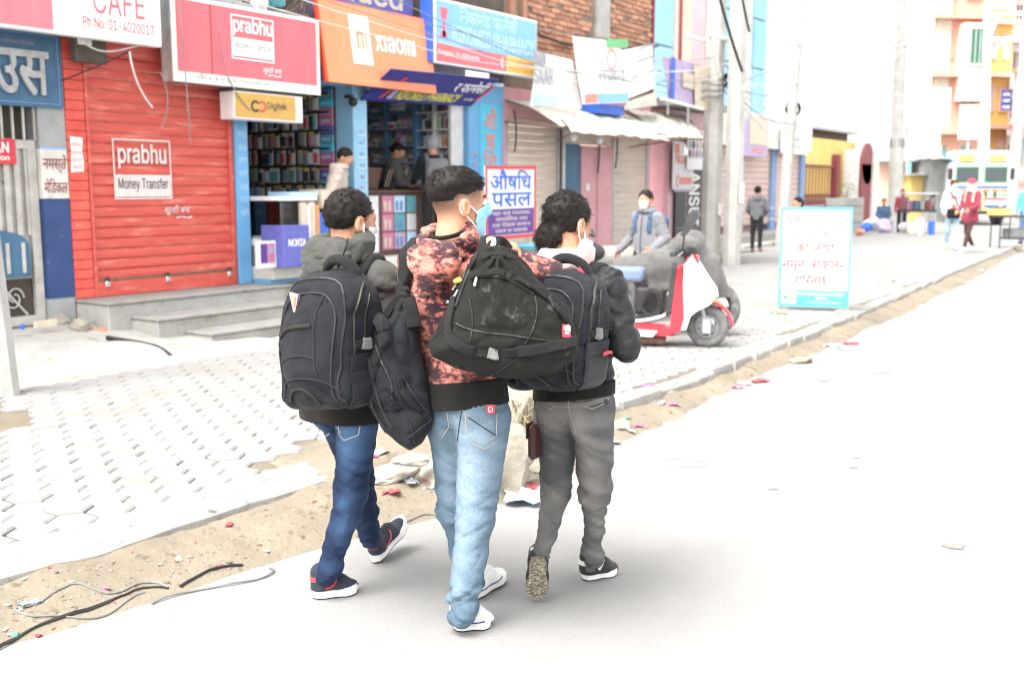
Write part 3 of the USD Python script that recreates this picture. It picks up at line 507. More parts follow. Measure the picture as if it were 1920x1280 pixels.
# ---- row of open shops: blue pillars, phone shop, pharmacy
t = thing("blue_shop_row", "blue painted shop building with two open shops", "building", (XF, 11, 0)); HI = 3.25
part(t, "pillar", bbox(XF - .25, XF + .03, 8.475, 8.67, .54, HI, .008), "blue_paint", label="left blue pillar with white lettering")
part(t, "pillar", bbox(XF - .25, XF + .05, 10.44, 10.71, .54, HI, .008), "pale_blue_paint", label="middle pale blue pillar with lettering panels")
part(t, "pillar", bbox(XF - .25, XF + .02, 12.98, 13.90, .3, HI, .008), "blue_paint", label="right wide blue pillar with large red letters")
part(t, "lintel", [box(XF - .25, XF, 8.67, 10.44, 2.95, HI), box(XF - .25, XF, 10.71, 12.98, 2.95, HI)], "pale_blue_paint")
part(t, "floor", box(XF - 2.6, XF - .02, 8.68, 10.45, .3, .558), "tile_ledge"); part(t, "floor", box(XF - 2.6, XF - .02, 10.46, 12.97, .3, .70), "tile_ledge"); part(t, "ceiling", box(XF - 2.6, XF - .02, 8.68, 12.97, HI, HI + .15), "room_white"); part(t, "partition_wall", [box(XF - 2.6, XF - .25, 10.46, 10.70, .7, HI)], "room_white"); part(t, "side_wall", [box(XF - 2.6, XF - .25, 8.48, 8.66, .7, HI), box(XF - 2.6, XF - .25, 12.99, 13.2, .7, HI)], "room_brown")
part(t, "back_wall", box(XF - 2.75, XF - 2.6, 8.48, 10.6, .3, HI), "room_brown"); part(t, "back_wall", box(XF - 2.75, XF - 2.6, 10.6, 13.2, .3, HI), "room_white")

for y0, y1 in ((8.68, 9.66), (10.34, 13.9)): part(t, "plinth", bbox(XF, XF + .30, y0, y1, .1, .585, .01), "blue_paint"); part(t, "plinth_ledge", bbox(XF - .02, XF + .36, y0, y1, .585, .735, .012), "tile_ledge")
part(t, "entrance_step", bbox(XF - .02, XF + .34, 9.665, 10.335, .1, .56, .01), "tile_ledge")
part(t, "slab_edge", [bbox(XF - .3, XF + .2, 8.48, 13.96, HI + .16, HI + .30, .01), box(XF - .5, XF, 8.68, 13.94, HI + .30, 6.)], "dark_soffit")
B = fb(8.49, 1.2, XF + .032)
for k, w in enumerate(["मबइल", "पनस", "सामान", "नमस", "तथा", "मरमत", "गरिन"]): part(t, "lettering", B.put(nepali(w.replace("इ", "ड").replace("थ", "ध"), .07), .03, 1.02 - k * .15, .0, w=.13), "ink_lightblue")
B = fb(10.46, .9, XF + .052)
for k in range(11): part(t, "lettering_panel", B.rect(.05, 1.42 - k * .145, .21, 1.51 - k * .145, .0, .003), "ink_lightblue"); part(t, "lettering", B.put(nepali(["दात", "छाती", "कान", "सक", "नसा", "पट"][k % 6], .06), .07, 1.44 - k * .145, .004, w=.12), "pack_blue")
B = fb(13.0, .9, XF + .022)
part(t, "panel", B.rect(.26, .55, .80, 2.0, .0, .006), "sign_cyan"); 
for k, (w, z, ww) in enumerate((("औ", 1.62, .34), ("ष", 1.32, .26), ("िध", 1.0, .36), ("पसल", .72, .42))): part(t, "lettering", B.put(nepali(w, .24 if k < 3 else .13, .006, bold=1), .53, z, .006, w=ww, align="mid") if True else None, "ink_faded_red")
for k in range(8): part(t, "lettering", B.put(nepali(["क", "ल", "न", "म"][k % 4], .07), .10, 1.2 - k * .14, .002, w=.08), "ink_faded_red"); part(t, "lettering", B.put(nepali(["स", "प", "र", "ह"][k % 4], .07), .83, 1.3 - k * .14, .002, w=.07), "ink_faded_red")
# phone shop: rails of hanging packets on the side wall, striped price board, glass counter
YW = 10.44
rk = thing("accessory_rack", "dark wall rack with rails of hanging phone accessories in the left open shop", "rack", (XF - 1, YW, 1.5))
part(rk, "backing", box(XF - 2.3, XF - .26, YW - .02, YW, 1.30, 3.2), "shelf_dark")
cols = ["pack_grey", "pack_black", "pack_white", "pack_grey", "pack_red", "pack_blue", "pack_black", "pack_teal", "pack_cream", "pack_pink"]
protos = []
for i, c in enumerate(cols):
    q = thing("accessory_packet", None, "packet", (0, 0, -50))
    part(q, "card", bbox(0, .006, -.045, .045, -.20, 0, .004), "pack_white" if i % 3 else "pack_grey", local=True); part(q, "blister", bbox(.006, .028, -.036, .036, -.18, -.045, .012), c, local=True); part(q, "header", bbox(.006, .009, -.04, .04, -.038, -.004, .003), ["pack_yellow", "pack_white", "pack_black"][i % 3], local=True); protos.append(q)
pk = []
for r_ in range(7):
    z = 1.48 + r_ * .232; part(rk, "rail", cyl((XF - 2.25, YW - .08, z + .215), (XF - .30, YW - .08, z + .215), .014, 6), "dark_metal")
    for x in np.arange(-2.2, -.5, .105): pk.append((XF + x + R.normal(0, .01), YW - .07 + R.uniform(-.04, .02), z + .205 + R.normal(0, .006)))
for n_, loc in enumerate(pk):
    i = R.randint(len(protos)); lab = f"blister packed phone accessory hanging on the dark rack in the phone shop"
    if protos[i] is not None and not hasattr(protos[i], "used"):
        q = protos[i]; q.used = True; UsdGeom.Xformable(q.prim).GetOrderedXformOps()[0].Set(Gf.Vec3d(*loc)); UsdGeom.Xformable(q.prim).AddRotateZOp().Set(-90.); tag(q, lab, "packet", "phone accessories hanging on the rack")
    else: copy(protos[i], loc, -90 + R.uniform(-12, 12), lab, "phone accessories hanging on the rack")
sb = thing("price_board", "tall board of purple, teal and magenta strips inside the phone shop", "sign", (XF - 1.0, 10.2, 1.6))
BW = lambda x, y, z: Board((x, y, z), (1, 0, 0), (0, 0, 1))
for k in range(15): part(sb, "strip", bbox(XF - .50, XF - .26, YW - .06, YW - .03, 1.42 + k * .115, 1.42 + k * .115 + .110, .004), ["pack_pink", "sign_cyan", "pack_teal", "sign_violet", "pack_pink"][k % 5]); part(sb, "lettering", BW(XF - .46, YW - .061, 1.45 + k * .115).put(latin("SAMSUNG", .03), 0, 0, .0, w=.16, h=.045), "ink_lightblue")
ct = thing("phone_counter", "white glass topped display counter in the phone shop", "counter", (-9.2, 8.7, .74)); cx0, cx1 = XF - .05, -9.12
part(ct, "base_panel", bbox(cx0, cx1, 8.70, 9.30, .735, .98, .008), "galvanised"); part(ct, "shelf", bbox(cx0, cx1, 8.70, 9.30, 1.06, 1.09, .004), "counter_white"); part(ct, "side_glass", box(cx0, cx1, 8.70, 8.71, 1.06, 1.5), "pane_glass"); part(ct, "top_rail", bbox(cx0, cx1 + .01, 8.69, 9.31, 1.5, 1.55, .006), "counter_white"); part(ct, "base_rail", bbox(cx0, cx1 + .01, 8.69, 9.31, .98, 1.06, .006), "counter_white"); part(ct, "front_glass", box(cx1 - .012, cx1 - .006, 8.72, 9.0, 1.09, 1.5), "pane_glass"); part(ct, "backing", box(cx0, cx0 + .02, 8.72, 9.30, 1.09, 1.5), "ink_grey")
for k in range(6):
    b = solo("boxed_phone", bbox(cx1 - .14, cx1 - .02, 8.76 + k * .08, 8.82 + k * .08, 1.091, 1.15 + .12 * (k > 2), .004), ["pack_red", "pack_grey", "pack_white", "pack_cream", "pack_white", "pack_orange"][k], ["small red phone box at the left end of the glass counter", "small grey phone box second from the left in the glass counter", "small white phone box third from the left in the glass counter", "tall cream phone box in the glass counter", "tall white phone box beside the cream one in the glass counter", "tall orange phone box at the right of the glass counter"][k], "box")
for k in range(4): solo("stacked_carton", bbox(cx1 - .03, cx1 + .05, 9.02 + .071 * k, 9.085 + .071 * k, 1.06 + .0, 1.48 - .03 * (k % 2), .004), ["pack_cream", "pack_white", "pack_cream", "pack_orange"][k], ["pale cream carton first on the front of the phone counter", "white carton second on the front of the phone counter", "cream carton third on the front of the phone counter", "orange carton at the right end of the phone counter front"][k], "box")
solo("flat_carton", bbox(XF, -9.2, 8.98, 9.42, 1.552, 1.60, .006), "ink_lightblue", "long flat pale blue carton lying on the phone counter", "box"); solo("flat_carton", bbox(XF + .05, -9.15, 9.44, 9.60, 1.40, 1.63, .006), "pack_cream", "upright pink and cream carton at the end of the phone counter", "box")
nb = thing("navy_poster_box", "navy advertising box with white capitals NOKIA below the phone counter", "sign", (-9.0, 8.9, .8)); part(nb, "body", bbox(XF + .2, -9.02, 8.66, 9.07, .74, 1.22, .01), "sign_violet"); part(nb, "lettering", fb(8.73, .98, -9.02).put(latin("NOKIA", .10, bold=True), 0, 0, .001, w=.28, h=.085), "sign_white")
nb = thing("blue_poster_board", "bright blue advertising board reading coolpad beside the navy box", "sign", (-9.05, 9.25, .8)); part(nb, "panel", bbox(-9.12, -9.08, 9.08, 9.48, .74, 1.36, .006), "ink_blue"); part(nb, "lettering", fb(9.10, 1.0, -9.08).put(latin("coolpad", .09, bold=True), 0, 0, .001, w=.36, h=.12), "ink_lightblue")
nb = thing("small_poster", "purple and magenta phone poster under the phone counter", "poster", (-9.1, 8.4, .8)); B = fb(8.27 + .47, .78, -9.11); B = fb(8.40, .78, -9.15); part(nb, "panel", [bbox(-9.2, -9.15, 8.38, 8.66, .74, 1.05, .004)], "counter_white"); part(nb, "sheet", B.rect(.02, .02, .12, .24, .001), "sign_purple"); part(nb, "sheet", B.rect(.13, .02, .23, .24, .001), "pack_pink"); part(nb, "sheet", B.rect(.15, .12, .22, .21, .006), "pack_lilac")
# pharmacy: shelf grid of medicine boxes on the side wall, glass counter
YS = 12.97; sf = thing("medicine_shelves", "blue wall shelves filled with medicine boxes in the pharmacy", "shelves", (XF - 1.3, YS, .7))
part(sf, "backing", box(XF - 2.4, XF - .76, YS - .02, YS, .75, 3.2), "room_white")
zr = [1.00 + .255 * k for k in range(9)]; UX = [-2.38, -1.92, -1.34, -.78]
for z in zr: part(sf, "shelf", box(XF - 2.4, XF - .78, YS - .30, YS - .02, z - .02, z), "shelf_blue")
for x in UX: part(sf, "upright", box(XF + x - .015, XF + x + .015, YS - .305, YS - .02, .75, 3.2), "shelf_blue")
mb = []
for i, (c, s_) in enumerate([("pack_white", (.1, .10, .09)), ("pack_white", (.08, .16, .07)), ("pack_cream", (.1, .08, .14)), ("pack_pink", (.08, .09, .12)), ("pack_blue", (.08, .12, .06)), ("pack_green", (.08, .08, .13)), ("pack_white", (.1, .13, .12)), ("pack_red", (.08, .07, .11)), ("pack_grey", (.1, .12, .10)), ("pack_lilac", (.1, .1, .08))]):
    q = thing("medicine_box", None, "box", (0, 0, -50)); part(q, "carton", bbox(-s_[0] / 2, s_[0] / 2, -s_[1] / 2, s_[1] / 2, 0, s_[2], .003), c, local=True); part(q, "printed_band", box(s_[0] / 2, s_[0] / 2 + .002, -s_[1] * .45, s_[1] * .45, s_[2] * .15, s_[2] * (.35 if i % 2 else .6)), ["pack_red", "pack_blue", "pack_teal", "pack_white", "pack_white", "pack_cream"][i % 6], local=True); q.s, q.cat = s_, "box"; mb.append(q)
def stock(mbs, lab, grp, x0, x1, z, yc):
    x = x0 + .02
    while x < x1 - .08:
        q = mbs[R.randint(len(mbs))]; zz = z
        for lev in range(1 + (R.rand() < .6)):
            loc = (x + q.s[1] / 2, yc + R.uniform(-.04, .04), zz)
            if not hasattr(q, "used"): q.used = True; xf = UsdGeom.Xformable(q.prim); xf.GetOrderedXformOps()[0].Set(Gf.Vec3d(*loc)); xf.AddRotateZOp().Set(-90.); tag(q, lab, "box" if q.cat is None else q.cat, grp)
            else: copy(q, loc, -90 + R.uniform(-6, 6), lab, grp)
            zz += q.s[2] + .001
            if zz - z > .13: break
        x += q.s[1] + R.uniform(.006, .04)
for z in zr[:8]:
    for x0, x1 in zip(UX[:3], UX[1:]): stock(mb, "carton of medicine standing on the blue pharmacy shelves", "medicine boxes on the pharmacy shelves", XF + x0, XF + x1 - .02, z, YS - .19)
cs = thing("white_bottle_cabinet", "white cabinet of bottles and tubes at the right of the pharmacy", "cabinet", (XF - .4, YS, .7)); CX0, CX1, CX2 = XF - .74, XF - .42, XF - .12
part(cs, "backing", box(CX0, CX2, YS - .03, YS, .7, 3.0), "shelf_white"); part(cs, "upright", box(CX0 - .03, CX0, YS - .3, YS - .03, .7, 3.0), "shelf_blue"); part(cs, "upright", box(CX1 - .015, CX1 + .015, YS - .28, YS - .03, .7, 3.0), "shelf_white"); part(cs, "upright", box(CX2, CX2 + .05, YS - .3, YS, .7, 3.0), "shelf_white")
bt = []
for c in ("pack_green", "pack_red", "pack_white", "pack_orange", "pack_black", "pack_pink"):
    q = thing("medicine_bottle", None, "bottle", (0, 0, -50)); part(q, "bottle_body", disc((0, 0, .07), (0, 0, 1), .033, .14, 12), c, local=True); part(q, "cap", disc((0, 0, .155), (0, 0, 1), .018, .03, 10), "pack_white", local=True); q.s, q.cat = (.07, .07, .17), "bottle"; bt.append(q)
for k in range(8):
    z = .98 + .255 * k; part(cs, "shelf", box(CX0, CX1 - .015, YS - .28, YS - .03, z - .02, z), "shelf_blue" if k == 4 else "shelf_white"); part(cs, "shelf", box(CX1 + .015, CX2, YS - .28, YS - .03, z - .02, z), "shelf_blue" if k == 4 else "shelf_white")
    for x0, x1 in ((CX0, CX1), (CX1, CX2)): stock(bt, "coloured medicine bottle in the white pharmacy cabinet", "bottles in the white cabinet", x0, x1, z, YS - .16)
cn = thing("pharmacy_counter", "dark wood and white pharmacy counter with posters on its front", "counter", (XF - .1, 11.6, .7)); xa, xb = XF - .55, XF - .06
part(cn, "body", bbox(xa, xb, 10.76, 12.6, .70, 1.58, .006), "wood_dark"); part(cn, "top", bbox(xa - .02, xb + .03, 10.74, 12.62, 1.58, 1.62, .006), "wood_dark"); B = fb(10.8, .78, xb)
part(cn, "white_panel", B.rect(.04, .0, .22, .76, .001), "counter_white")
for k in range(2):
    for j in range(3): part(cn, "poster", B.rect(.30 + k * .25, .03 + j * .25, .53 + k * .25, .26 + j * .25, .001), "pack_pink" if k == 0 else ["pack_lilac", "pack_teal", "ink_lightblue"][j]); part(cn, "poster_figure", [B.rect(.33 + k * .25 + q * .09, .06 + j * .25, .38 + k * .25 + q * .09, .19 + j * .25, .006) for q in range(2)], "pack_cream" if k == 0 else "pack_blue")
for j in range(3): part(cn, "poster", B.rect(.82, .03 + j * .25, 1.02, .26 + j * .25, .001), ["ink_lightblue", "pack_white", "pack_teal"][j])
ln = thing("open_desk_lid", "dark brown wooden lid leaning open on the pharmacy counter", "lid", (xa, 11.1, 1.62)); part(ln, "board", hull([(xa + q, y, z) for q in (.02, .40) for y, z in ((10.80, 1.64), (11.12, 1.64), (11.22, 1.92), (10.86, 1.92))]), "wood_dark"); part(ln, "edge_strip", [cyl((xb, 11.16, 1.66), (xb, 11.28, 1.90), .012, 6), cyl((xb, 11.22, 1.66), (xb, 11.34, 1.90), .01, 6)], "room_brown")
# ------------------------------------------------------------------ shop signs over the left shops
XS_ = -9.2
s = thing("cafe_sign", "white and pink signboard with CAFE and a phone number", "sign", (XS_, 6.5, 3.08)); B = fb(4.6, 3.09, XS_)
part(s, "board", bbox(XS_ - .12, XS_ - .004, 4.6, 7.24, 3.06, 4.1, .01), "sign_white"); part(s, "pink_panel", B.rect(0, 0, 1.43, 1.0, -.003), "sign_pink"); part(s, "white_panel", B.rect(1.432, 0, 2.63, 1.0, -.003), "sign_white")
part(s, "lettering", B.put(latin("CAFE", .3, bold=False), 1.86, .21, .002, w=.58, h=.27), "sign_red"); part(s, "lettering", B.put(latin("Ph No: 01-4020017", .07), 1.74, .07, .002, w=.80, h=.10), "ink_red")
part(s, "lettering", B.put(latin("o", .3, bold=True), 2.4, .47, .002, w=.15), "sign_red")
s = thing("money_transfer_sign", "red signboard with white framed money transfer lettering, weathered white rim", "sign", (XS_, 8.4, 2.75))
part(s, "case", bbox(XS_ - .20, XS_ - .012, 7.37, 9.50, 2.74, 3.61, .008), "galvanised"); B = fb(7.37, 2.74, XS_)
part(s, "rim", [B.rect(0, 0, 2.13, .105, -.014, .012), B.rect(0, .83, 2.13, .87, -.014, .012), B.rect(0, .105, .05, .83, -.014, .012), B.rect(2.08, .105, 2.13, .83, -.014, .012)], "sign_white_dirty"); part(s, "red_panel", B.rect(.05, .105, 2.08, .83, -.014, .009), "sign_red")
part(s, "seam", B.rect(.50, .11, .51, .83, -.004, .002), "ink_maroon"); part(s, "logo_frame", B.frame(.78, .30, 1.40, .77, .014, -.002, .003), "sign_white"); part(s, "white_panel", B.rect(.80, .335, 1.385, .53, -.003, .003), "sign_white")
part(s, "lettering", B.put(latin("prabhu", .12, bold=True), .81, .55, -.002, w=.57, h=.20), "sign_white"); part(s, "lettering", B.put(latin("Money Transfer", .07), .82, .39, .001, w=.55, h=.11), "ink_grey"); part(s, "lettering", [B.put(nepali("खुशी बच", .05), 1.22, .19, -.002, w=.28, slant=.3), B.put(latin("~", .08), 1.3, .13, -.002, w=.2)], "sign_white")
part(s, "lettering", B.put(latin("CABLE & P.S.R TRANSFER PVT LTD", .03), .22, .045, -.001, w=1.5, h=.035), "ink_grey")
o = np.array([XS_, 9.64, 2.915]); s = thing("orange_phone_sign", "large plain orange signboard with white square logo and XIAOMI", "sign", (XS_, 10.7, 2.9)); B = Board(o, (0.0, 1, 0), (-.10, -.06, 1.)); w, h = 2.10, .98
part(s, "panel", B.rect(0, 0, w, h, -.05, .05), "sign_orange"); part(s, "edge", B.rect(-.035, 0, 0, h, -.05, .053), "sign_orange_deep"); part(s, "edge", B.rect(0, h, w, h + .01, -.05, .05), "sign_orange_deep")
part(s, "logo_tile", B.rect(.50, .26, .86, .86, .001, .003), "sign_white")
mi = [B.shape(q, .005) for q in ([(.60, .45), (.64, .45), (.64, .62), (.70, .62), (.70, .45), (.735, .45), (.735, .66), (.60, .66)], [(.66, .45), (.68, .45), (.68, .585), (.66, .585)], [(.76, .45), (.79, .45), (.79, .66), (.76, .66)])]
part(s, "logo_mark", mi, "sign_orange"); lt = [B.put(latin(ch, .2, bold=True), u, .46, .002, w=ww, h=.20) for ch, u, ww in (("x", .95, .15), ("a", 1.19, .14), ("o", 1.36, .14))] + [B.rect(1.125, .46, 1.16, .66, .002, .002), B.rect(1.71, .46, 1.745, .66, .002, .002)] + [B.put(latin("m", .2, bold=True), 1.52, .46, .002, w=.17, h=.20)]
part(s, "lettering", lt, "sign_white"); part(s, "lettering", B.put(latin("New Vision Mobile", .05), 1.42, .10, .002, w=.58, h=.06), "ink_pale")
s = thing("violet_sign", "violet signboard half hidden behind the orange sign", "sign", (XS_, 10.5, 3.2)); part(s, "panel", box(XS_ - .35, XS_ - .30, 9.50, 11.62, 2.95, 4.5), "sign_violet"); part(s, "lettering", fb(10.2, 3.98, XS_ - .30).put(latin("nded", .3, bold=True), 0, 0, .001, w=1.2, h=.30), "pack_cream")
s = thing("pharmacy_sign", "pale blue pharmacy signboard with a red strip along its foot", "sign", (XS_, 12.9, 3.33)); B = fb(11.70, 3.325, XS_); w, h = 2.56, .86
part(s, "case", [bbox(XS_ - .14, XS_ - .004, 11.70, 14.26, 3.325, 4.19, .008)], "sign_white"); part(s, "side_panel", box(XS_ - .16, XS_ - .01, 11.60, 11.695, 3.33, 4.6), "ink_blue"); part(s, "blue_panel", B.rect(.04, .27, w - .03, h - .03, -.003), "sign_blue"); part(s, "red_strip", B.rect(.04, .03, 1.72, .265, -.003), "sign_red"); part(s, "orange_strip", B.rect(1.725, .03, w - .03, .265, -.003), "sign_gold")
part(s, "lettering", B.put(nepali("िनकोमेड फामेसी", .16, bold=1), .55, .60, .002, w=1.45, slant=.1), "ink_lightblue"); part(s, "lettering", B.put(latin("NIKOMED PHARMACY", .2, bold=True), .40, .31, .002, w=2.08, h=.24), "ink_lightblue"); part(s, "lettering", B.put(latin("Gongabu-26, Kathmandu", .07), .08, .11, .002, w=.95, h=.08), "sign_white"); part(s, "lettering", [B.put(latin("01-4986000", .08), 1.80, .15, .002, w=.65, h=.07), B.put(latin("9841598360", .08), 1.80, .06, .002, w=.65, h=.06)], "ink_orange"); part(s, "phone_mark", B.put(latin("(", .12, bold=True), 1.58, .07, .002, w=.06, h=.16), "sign_white")
part(s, "mortar_mark", [B.shape([(.12, .75), (.30, .75), (.27, .60), (.15, .60)], .003), B.rect(.18, .36, .24, .58, .003, .002), B.shape([(.12, .36), (.30, .36), (.26, .44), (.16, .44)], .003)], "sign_red")
a_ = np.array([-9.05, 10.4, 3.14]); lo_ = at_x(675, 188, -9.5); ro_ = at_x(883, 200, -9.5); tr_ = at_x(937, 150, -9.05)
s = thing("slanted_pharmacy_banner", "navy slanted banner with yellow NIKOMED PHARMACY under the signs", "sign", lo_); B = Board(lo_, ro_ - lo_, (tr_ - ro_) * [1, 0, 1]); hh = np.linalg.norm((tr_ - ro_) * [1, 0, 1]); sk = (tr_ - ro_)[1] / hh; ww = np.linalg.norm(ro_ - lo_)
part(s, "panel", B.rect(0, 0, ww, hh, -.012, .012, sk), "sign_navy"); part(s, "lettering", B.put(latin("NIKOMED PHARMACY", .2, bold=True), .60, .06 * hh / .6, .003, w=1.35, h=.30 * hh, slant=sk), "ink_yellow"); part(s, "lettering", B.put(nepali("र फामेसी", .16, bold=1), 1.65, .48 * hh, .003, w=.75, slant=sk), "sign_white"); part(s, "red_marks", [B.rect(.27, .12 * hh, .33, .8 * hh, .002, .002, sk + .3), B.rect(2.3, .2 * hh, 2.36, .75 * hh, .002, .002, sk + .3)], "ink_red"); part(s, "pale_mark", B.rect(.44, .1 * hh, .55, .6 * hh, .002, .002, sk), "pack_lilac"); part(s, "lettering", [B.put(latin("REG NO 2098", .04), 2.42, .78 * hh, .003, w=.3, h=.05, slant=sk), B.put(latin("01-4986", .05), 2.1, .2 * hh, .003, w=.2, h=.05, slant=sk)], "sign_white")
s = thing("yellow_box_sign", "small yellow box sign with a dark and red round logo", "sign", (XS_, 8.6, 2.4)); part(s, "case", bbox(XS_ - .25, XS_ - .004, 8.17, 9.20, 2.40, 2.70, .008), "sign_white"); part(s, "face", fb(8.17, 2.42, XS_).rect(0, 0, .91, .27, -.003), "sign_yellow"); B = fb(8.17, 2.42, XS_)
def ring_(u, v, r, w_, a0, a1, n=18): return [(u + r * math.cos(q), v + r * math.sin(q)) for q in np.linspace(a0, a1, n)] + [(u + (r - w_) * math.cos(q), v + (r - w_) * math.sin(q)) for q in np.linspace(a1, a0, n)]
part(s, "logo_mark", B.shape(ring_(.29, .13, .065, .025, .6, 5.6), .002), "ink_dark"); part(s, "logo_mark", B.shape(ring_(.39, .13, .065, .025, -2.5, 2.6), .002), "ink_red"); part(s, "lettering", B.put(latin("Digitek", .1), .47, .09, .002, w=.3, h=.10), "ink_dark"); part(s, "dark_backing", box(XS_ - .24, XS_ - .02, 8.17, 9.1, 2.71, 2.80), "shelf_dark")
for y in (8.3, 9.0): part(s, "bracket", box(XF, XS_ - .25, y, y + .03, 2.6, 2.63), "rusty_metal")
ca = thing("security_camera", "small dark dome camera under the lintel between the open shops", "camera", (XF + .1, 10.36, 2.75)); part(ca, "mount", box(XF, XF + .12, 10.33, 10.39, 2.78, 2.82), "dark_metal"); part(ca, "dome", ell((XF + .13, 10.36, 2.73), (.06, .06, .06)), "cable_black", True)
# free standing pharmacy board
s = thing("standing_pharmacy_board", "white board with large blue Devanagari letters and red border beside the blue pillar", "sign", (-8.9, 13.1, .1)); B = Board((-8.9, 12.45, .90), (0, 1, .01), (0, 0, 1)); w, h = 1.32, 1.06
part(s, "panel", B.rect(0, 0, w, h, -.02, .02), "sign_white"); part(s, "border", B.frame(0, 0, w, h, .05, .001, .004), "ink_red"); part(s, "blue_field", B.rect(.06, .06, w - .06, .44, .001, .002), "sign_purple")
part(s, "lettering", B.put(nepali("औषिध", .20, bold=1.5), .12, .72, .004, w=1.08), "ink_blue"); part(s, "lettering", B.put(nepali("पसल", .20, bold=1.5), .15, .475, .004, w=1.05), "ink_blue")
for k, q in enumerate(("यहा सब पकारका", "आयवेिदक तथा", "दधा िदकस सामान", "पसल मा पाइनछ")): part(s, "lettering", B.put(nepali(q.replace("इ", "ड").replace("थ", "ध"), .05), w / 2, .35 - k * .085, .005, w=1.0 - .15 * (k % 2), align="left" if 0 else "mid"), "ink_pale")
part(s, "leg", [cyl((-8.93, y, .1), (-8.93, y, .95), .018, 6) for y in (12.6, 13.6)], "galvanised")
bn = thing("teal_bin", "teal plastic bin standing under the white pharmacy board", "bin", (-8.8, 13.3, .12)); part(bn, "tub", tube([(-8.8, 13.35, .12), (-8.8, 13.35, .80)], [.16, .21], 18, True), "pack_teal"); part(bn, "rim", torus((-8.8, 13.35, .80), (0, 0, 1), .21, .015), "sign_cyan")
# ---- shutter shop with awnings, brick wall above
t = thing("shutter_shop_building", "brick building with tan shutters, pink door and a dark side opening", "building", (XF, 17, 0))
part(t, "wall", [box(XF - .3, XF, 13.92, 14.0, .1, 3.2), box(XF - .3, XF, 15.56, 15.70, .1, 3.2), box(XF - .3, XF, 18.84, 18.95, .1, 3.2), box(XF - .3, XF, 14.0, 18.84, 2.75, 3.2), box(XF - .3, XF, 19.55, 19.75, .1, 3.2), box(XF - .3, XF, 21.38, 21.6, .1, 5.8)], "pink_paint")
part(t, "door_post", [box(XF - .05, XF + .06, 15.60, 15.68, .1, 2.75)], "galvanised"); part(t, "dark_door", box(XF - .10, XF - .02, 15.70, 16.30, .1, 2.4), "gate_blue"); part(t, "transom", box(XF - .1, XF - .01, 15.70, 17.42, 2.4, 2.75), "tan_shutter")
d = part(t, "door", bbox(XF - .06, XF + .01, 16.31, 16.85, .25, 2.38, .008), "pink_paint", label="left leaf of the pink door"); part(t, "door", bbox(XF - .05, XF + .025, 16.87, 17.42, .25, 2.38, .008), "pink_paint", label="right leaf of the pink door"); part(d, "switch_plate", bbox(XF + .01, XF + .03, 16.45, 16.57, 1.6, 1.72, .004), "counter_white")
part(t, "door_step", bbox(XF, XF + .35, 15.6, 19.5, .1, .26, .01), "kerb_concrete")
shutter(t, 14.0, 15.56, .28, 2.75, XF - .03, "tan_shutter", .12); shutter(t, 17.46, 18.84, .28, 2.75, XF - .03, "tan_shutter", .12)
part(t, "hall_wall", [box(XF - 1.2, XF - 1.0, 18.95, 19.55, .1, 2.75)], "pink_paint")
for k in range(18): part(t, "hall_brick", bbox(XF - .99, XF - .97, 18.96, 19.54, .3 + k * .13, .42 + k * .13, .006), "pink_paint" if k % 3 else "maroon_paint")
part(t, "pink_wall", box(XF - .3, XF + .01, 19.75, 21.38, .1, 3.2), "pink_pale"); part(t, "maroon_base", box(XF, XF + .03, 20.2, 21.38, .1, .66), "maroon_paint"); part(t, "balcony_slab", bbox(XF - 1.5, XF + .5, 18.95, 21.6, 3.22, 3.36, .01), "grey_wall"); part(t, "recess_back", box(XF - 1.6, XF - 1.5, 18.95, 21.6, 3.3, 6.5), "dark_soffit")
for y in (18.97, 20.2, 21.45): part(t, "recess_post", box(XF - .05, XF + .0, y, y + .08, 3.36, 6.4), "maroon_paint")
part(t, "mortar_bed", [box(XF - .3, XF - .02, 13.96, 18.94, 3.2, 6.4)], "mortar"); part(t, "concrete_column", box(XF - .1, XF + .03, 16.77, 17.23, 3.2, 6.4), "pole_concrete"); part(t, "brick_pillar", [box(XF - .1, XF + .05, 14.05, 14.20, 4.0, 6.4), box(XF - .1, XF + .05, 14.40, 14.52, 4.0, 6.4)], "brick")
bl = []
for r_ in range(28):
    z = 3.72 + r_ * .086
    for k in range(23):
        y0 = 13.98 + k * .245 - (.12 if r_ % 2 else 0)
        a0, a1 = max(y0, 13.97), min(y0 + .232, 18.93)
        if a1 - a0 < .05 or (a0 < 17.24 and a1 > 16.76) or (a0 < 14.53 and z > 4.0): continue
        dx = R.normal(0, .007) - (.03 if R.rand() < .04 else 0); bl.append((abs(z - 4.1), bbox(XF - .06, XF + dx, a0, a1, z, z + .072 + R.normal(0, .002), .006)))
bl.sort(key=lambda q: q[0])
for _, m in bl[:300]: part(t, "brick", m, "brick")
part(t, "bricks_above", [m for _, m in bl[300:]], "brick", kind="stuff")
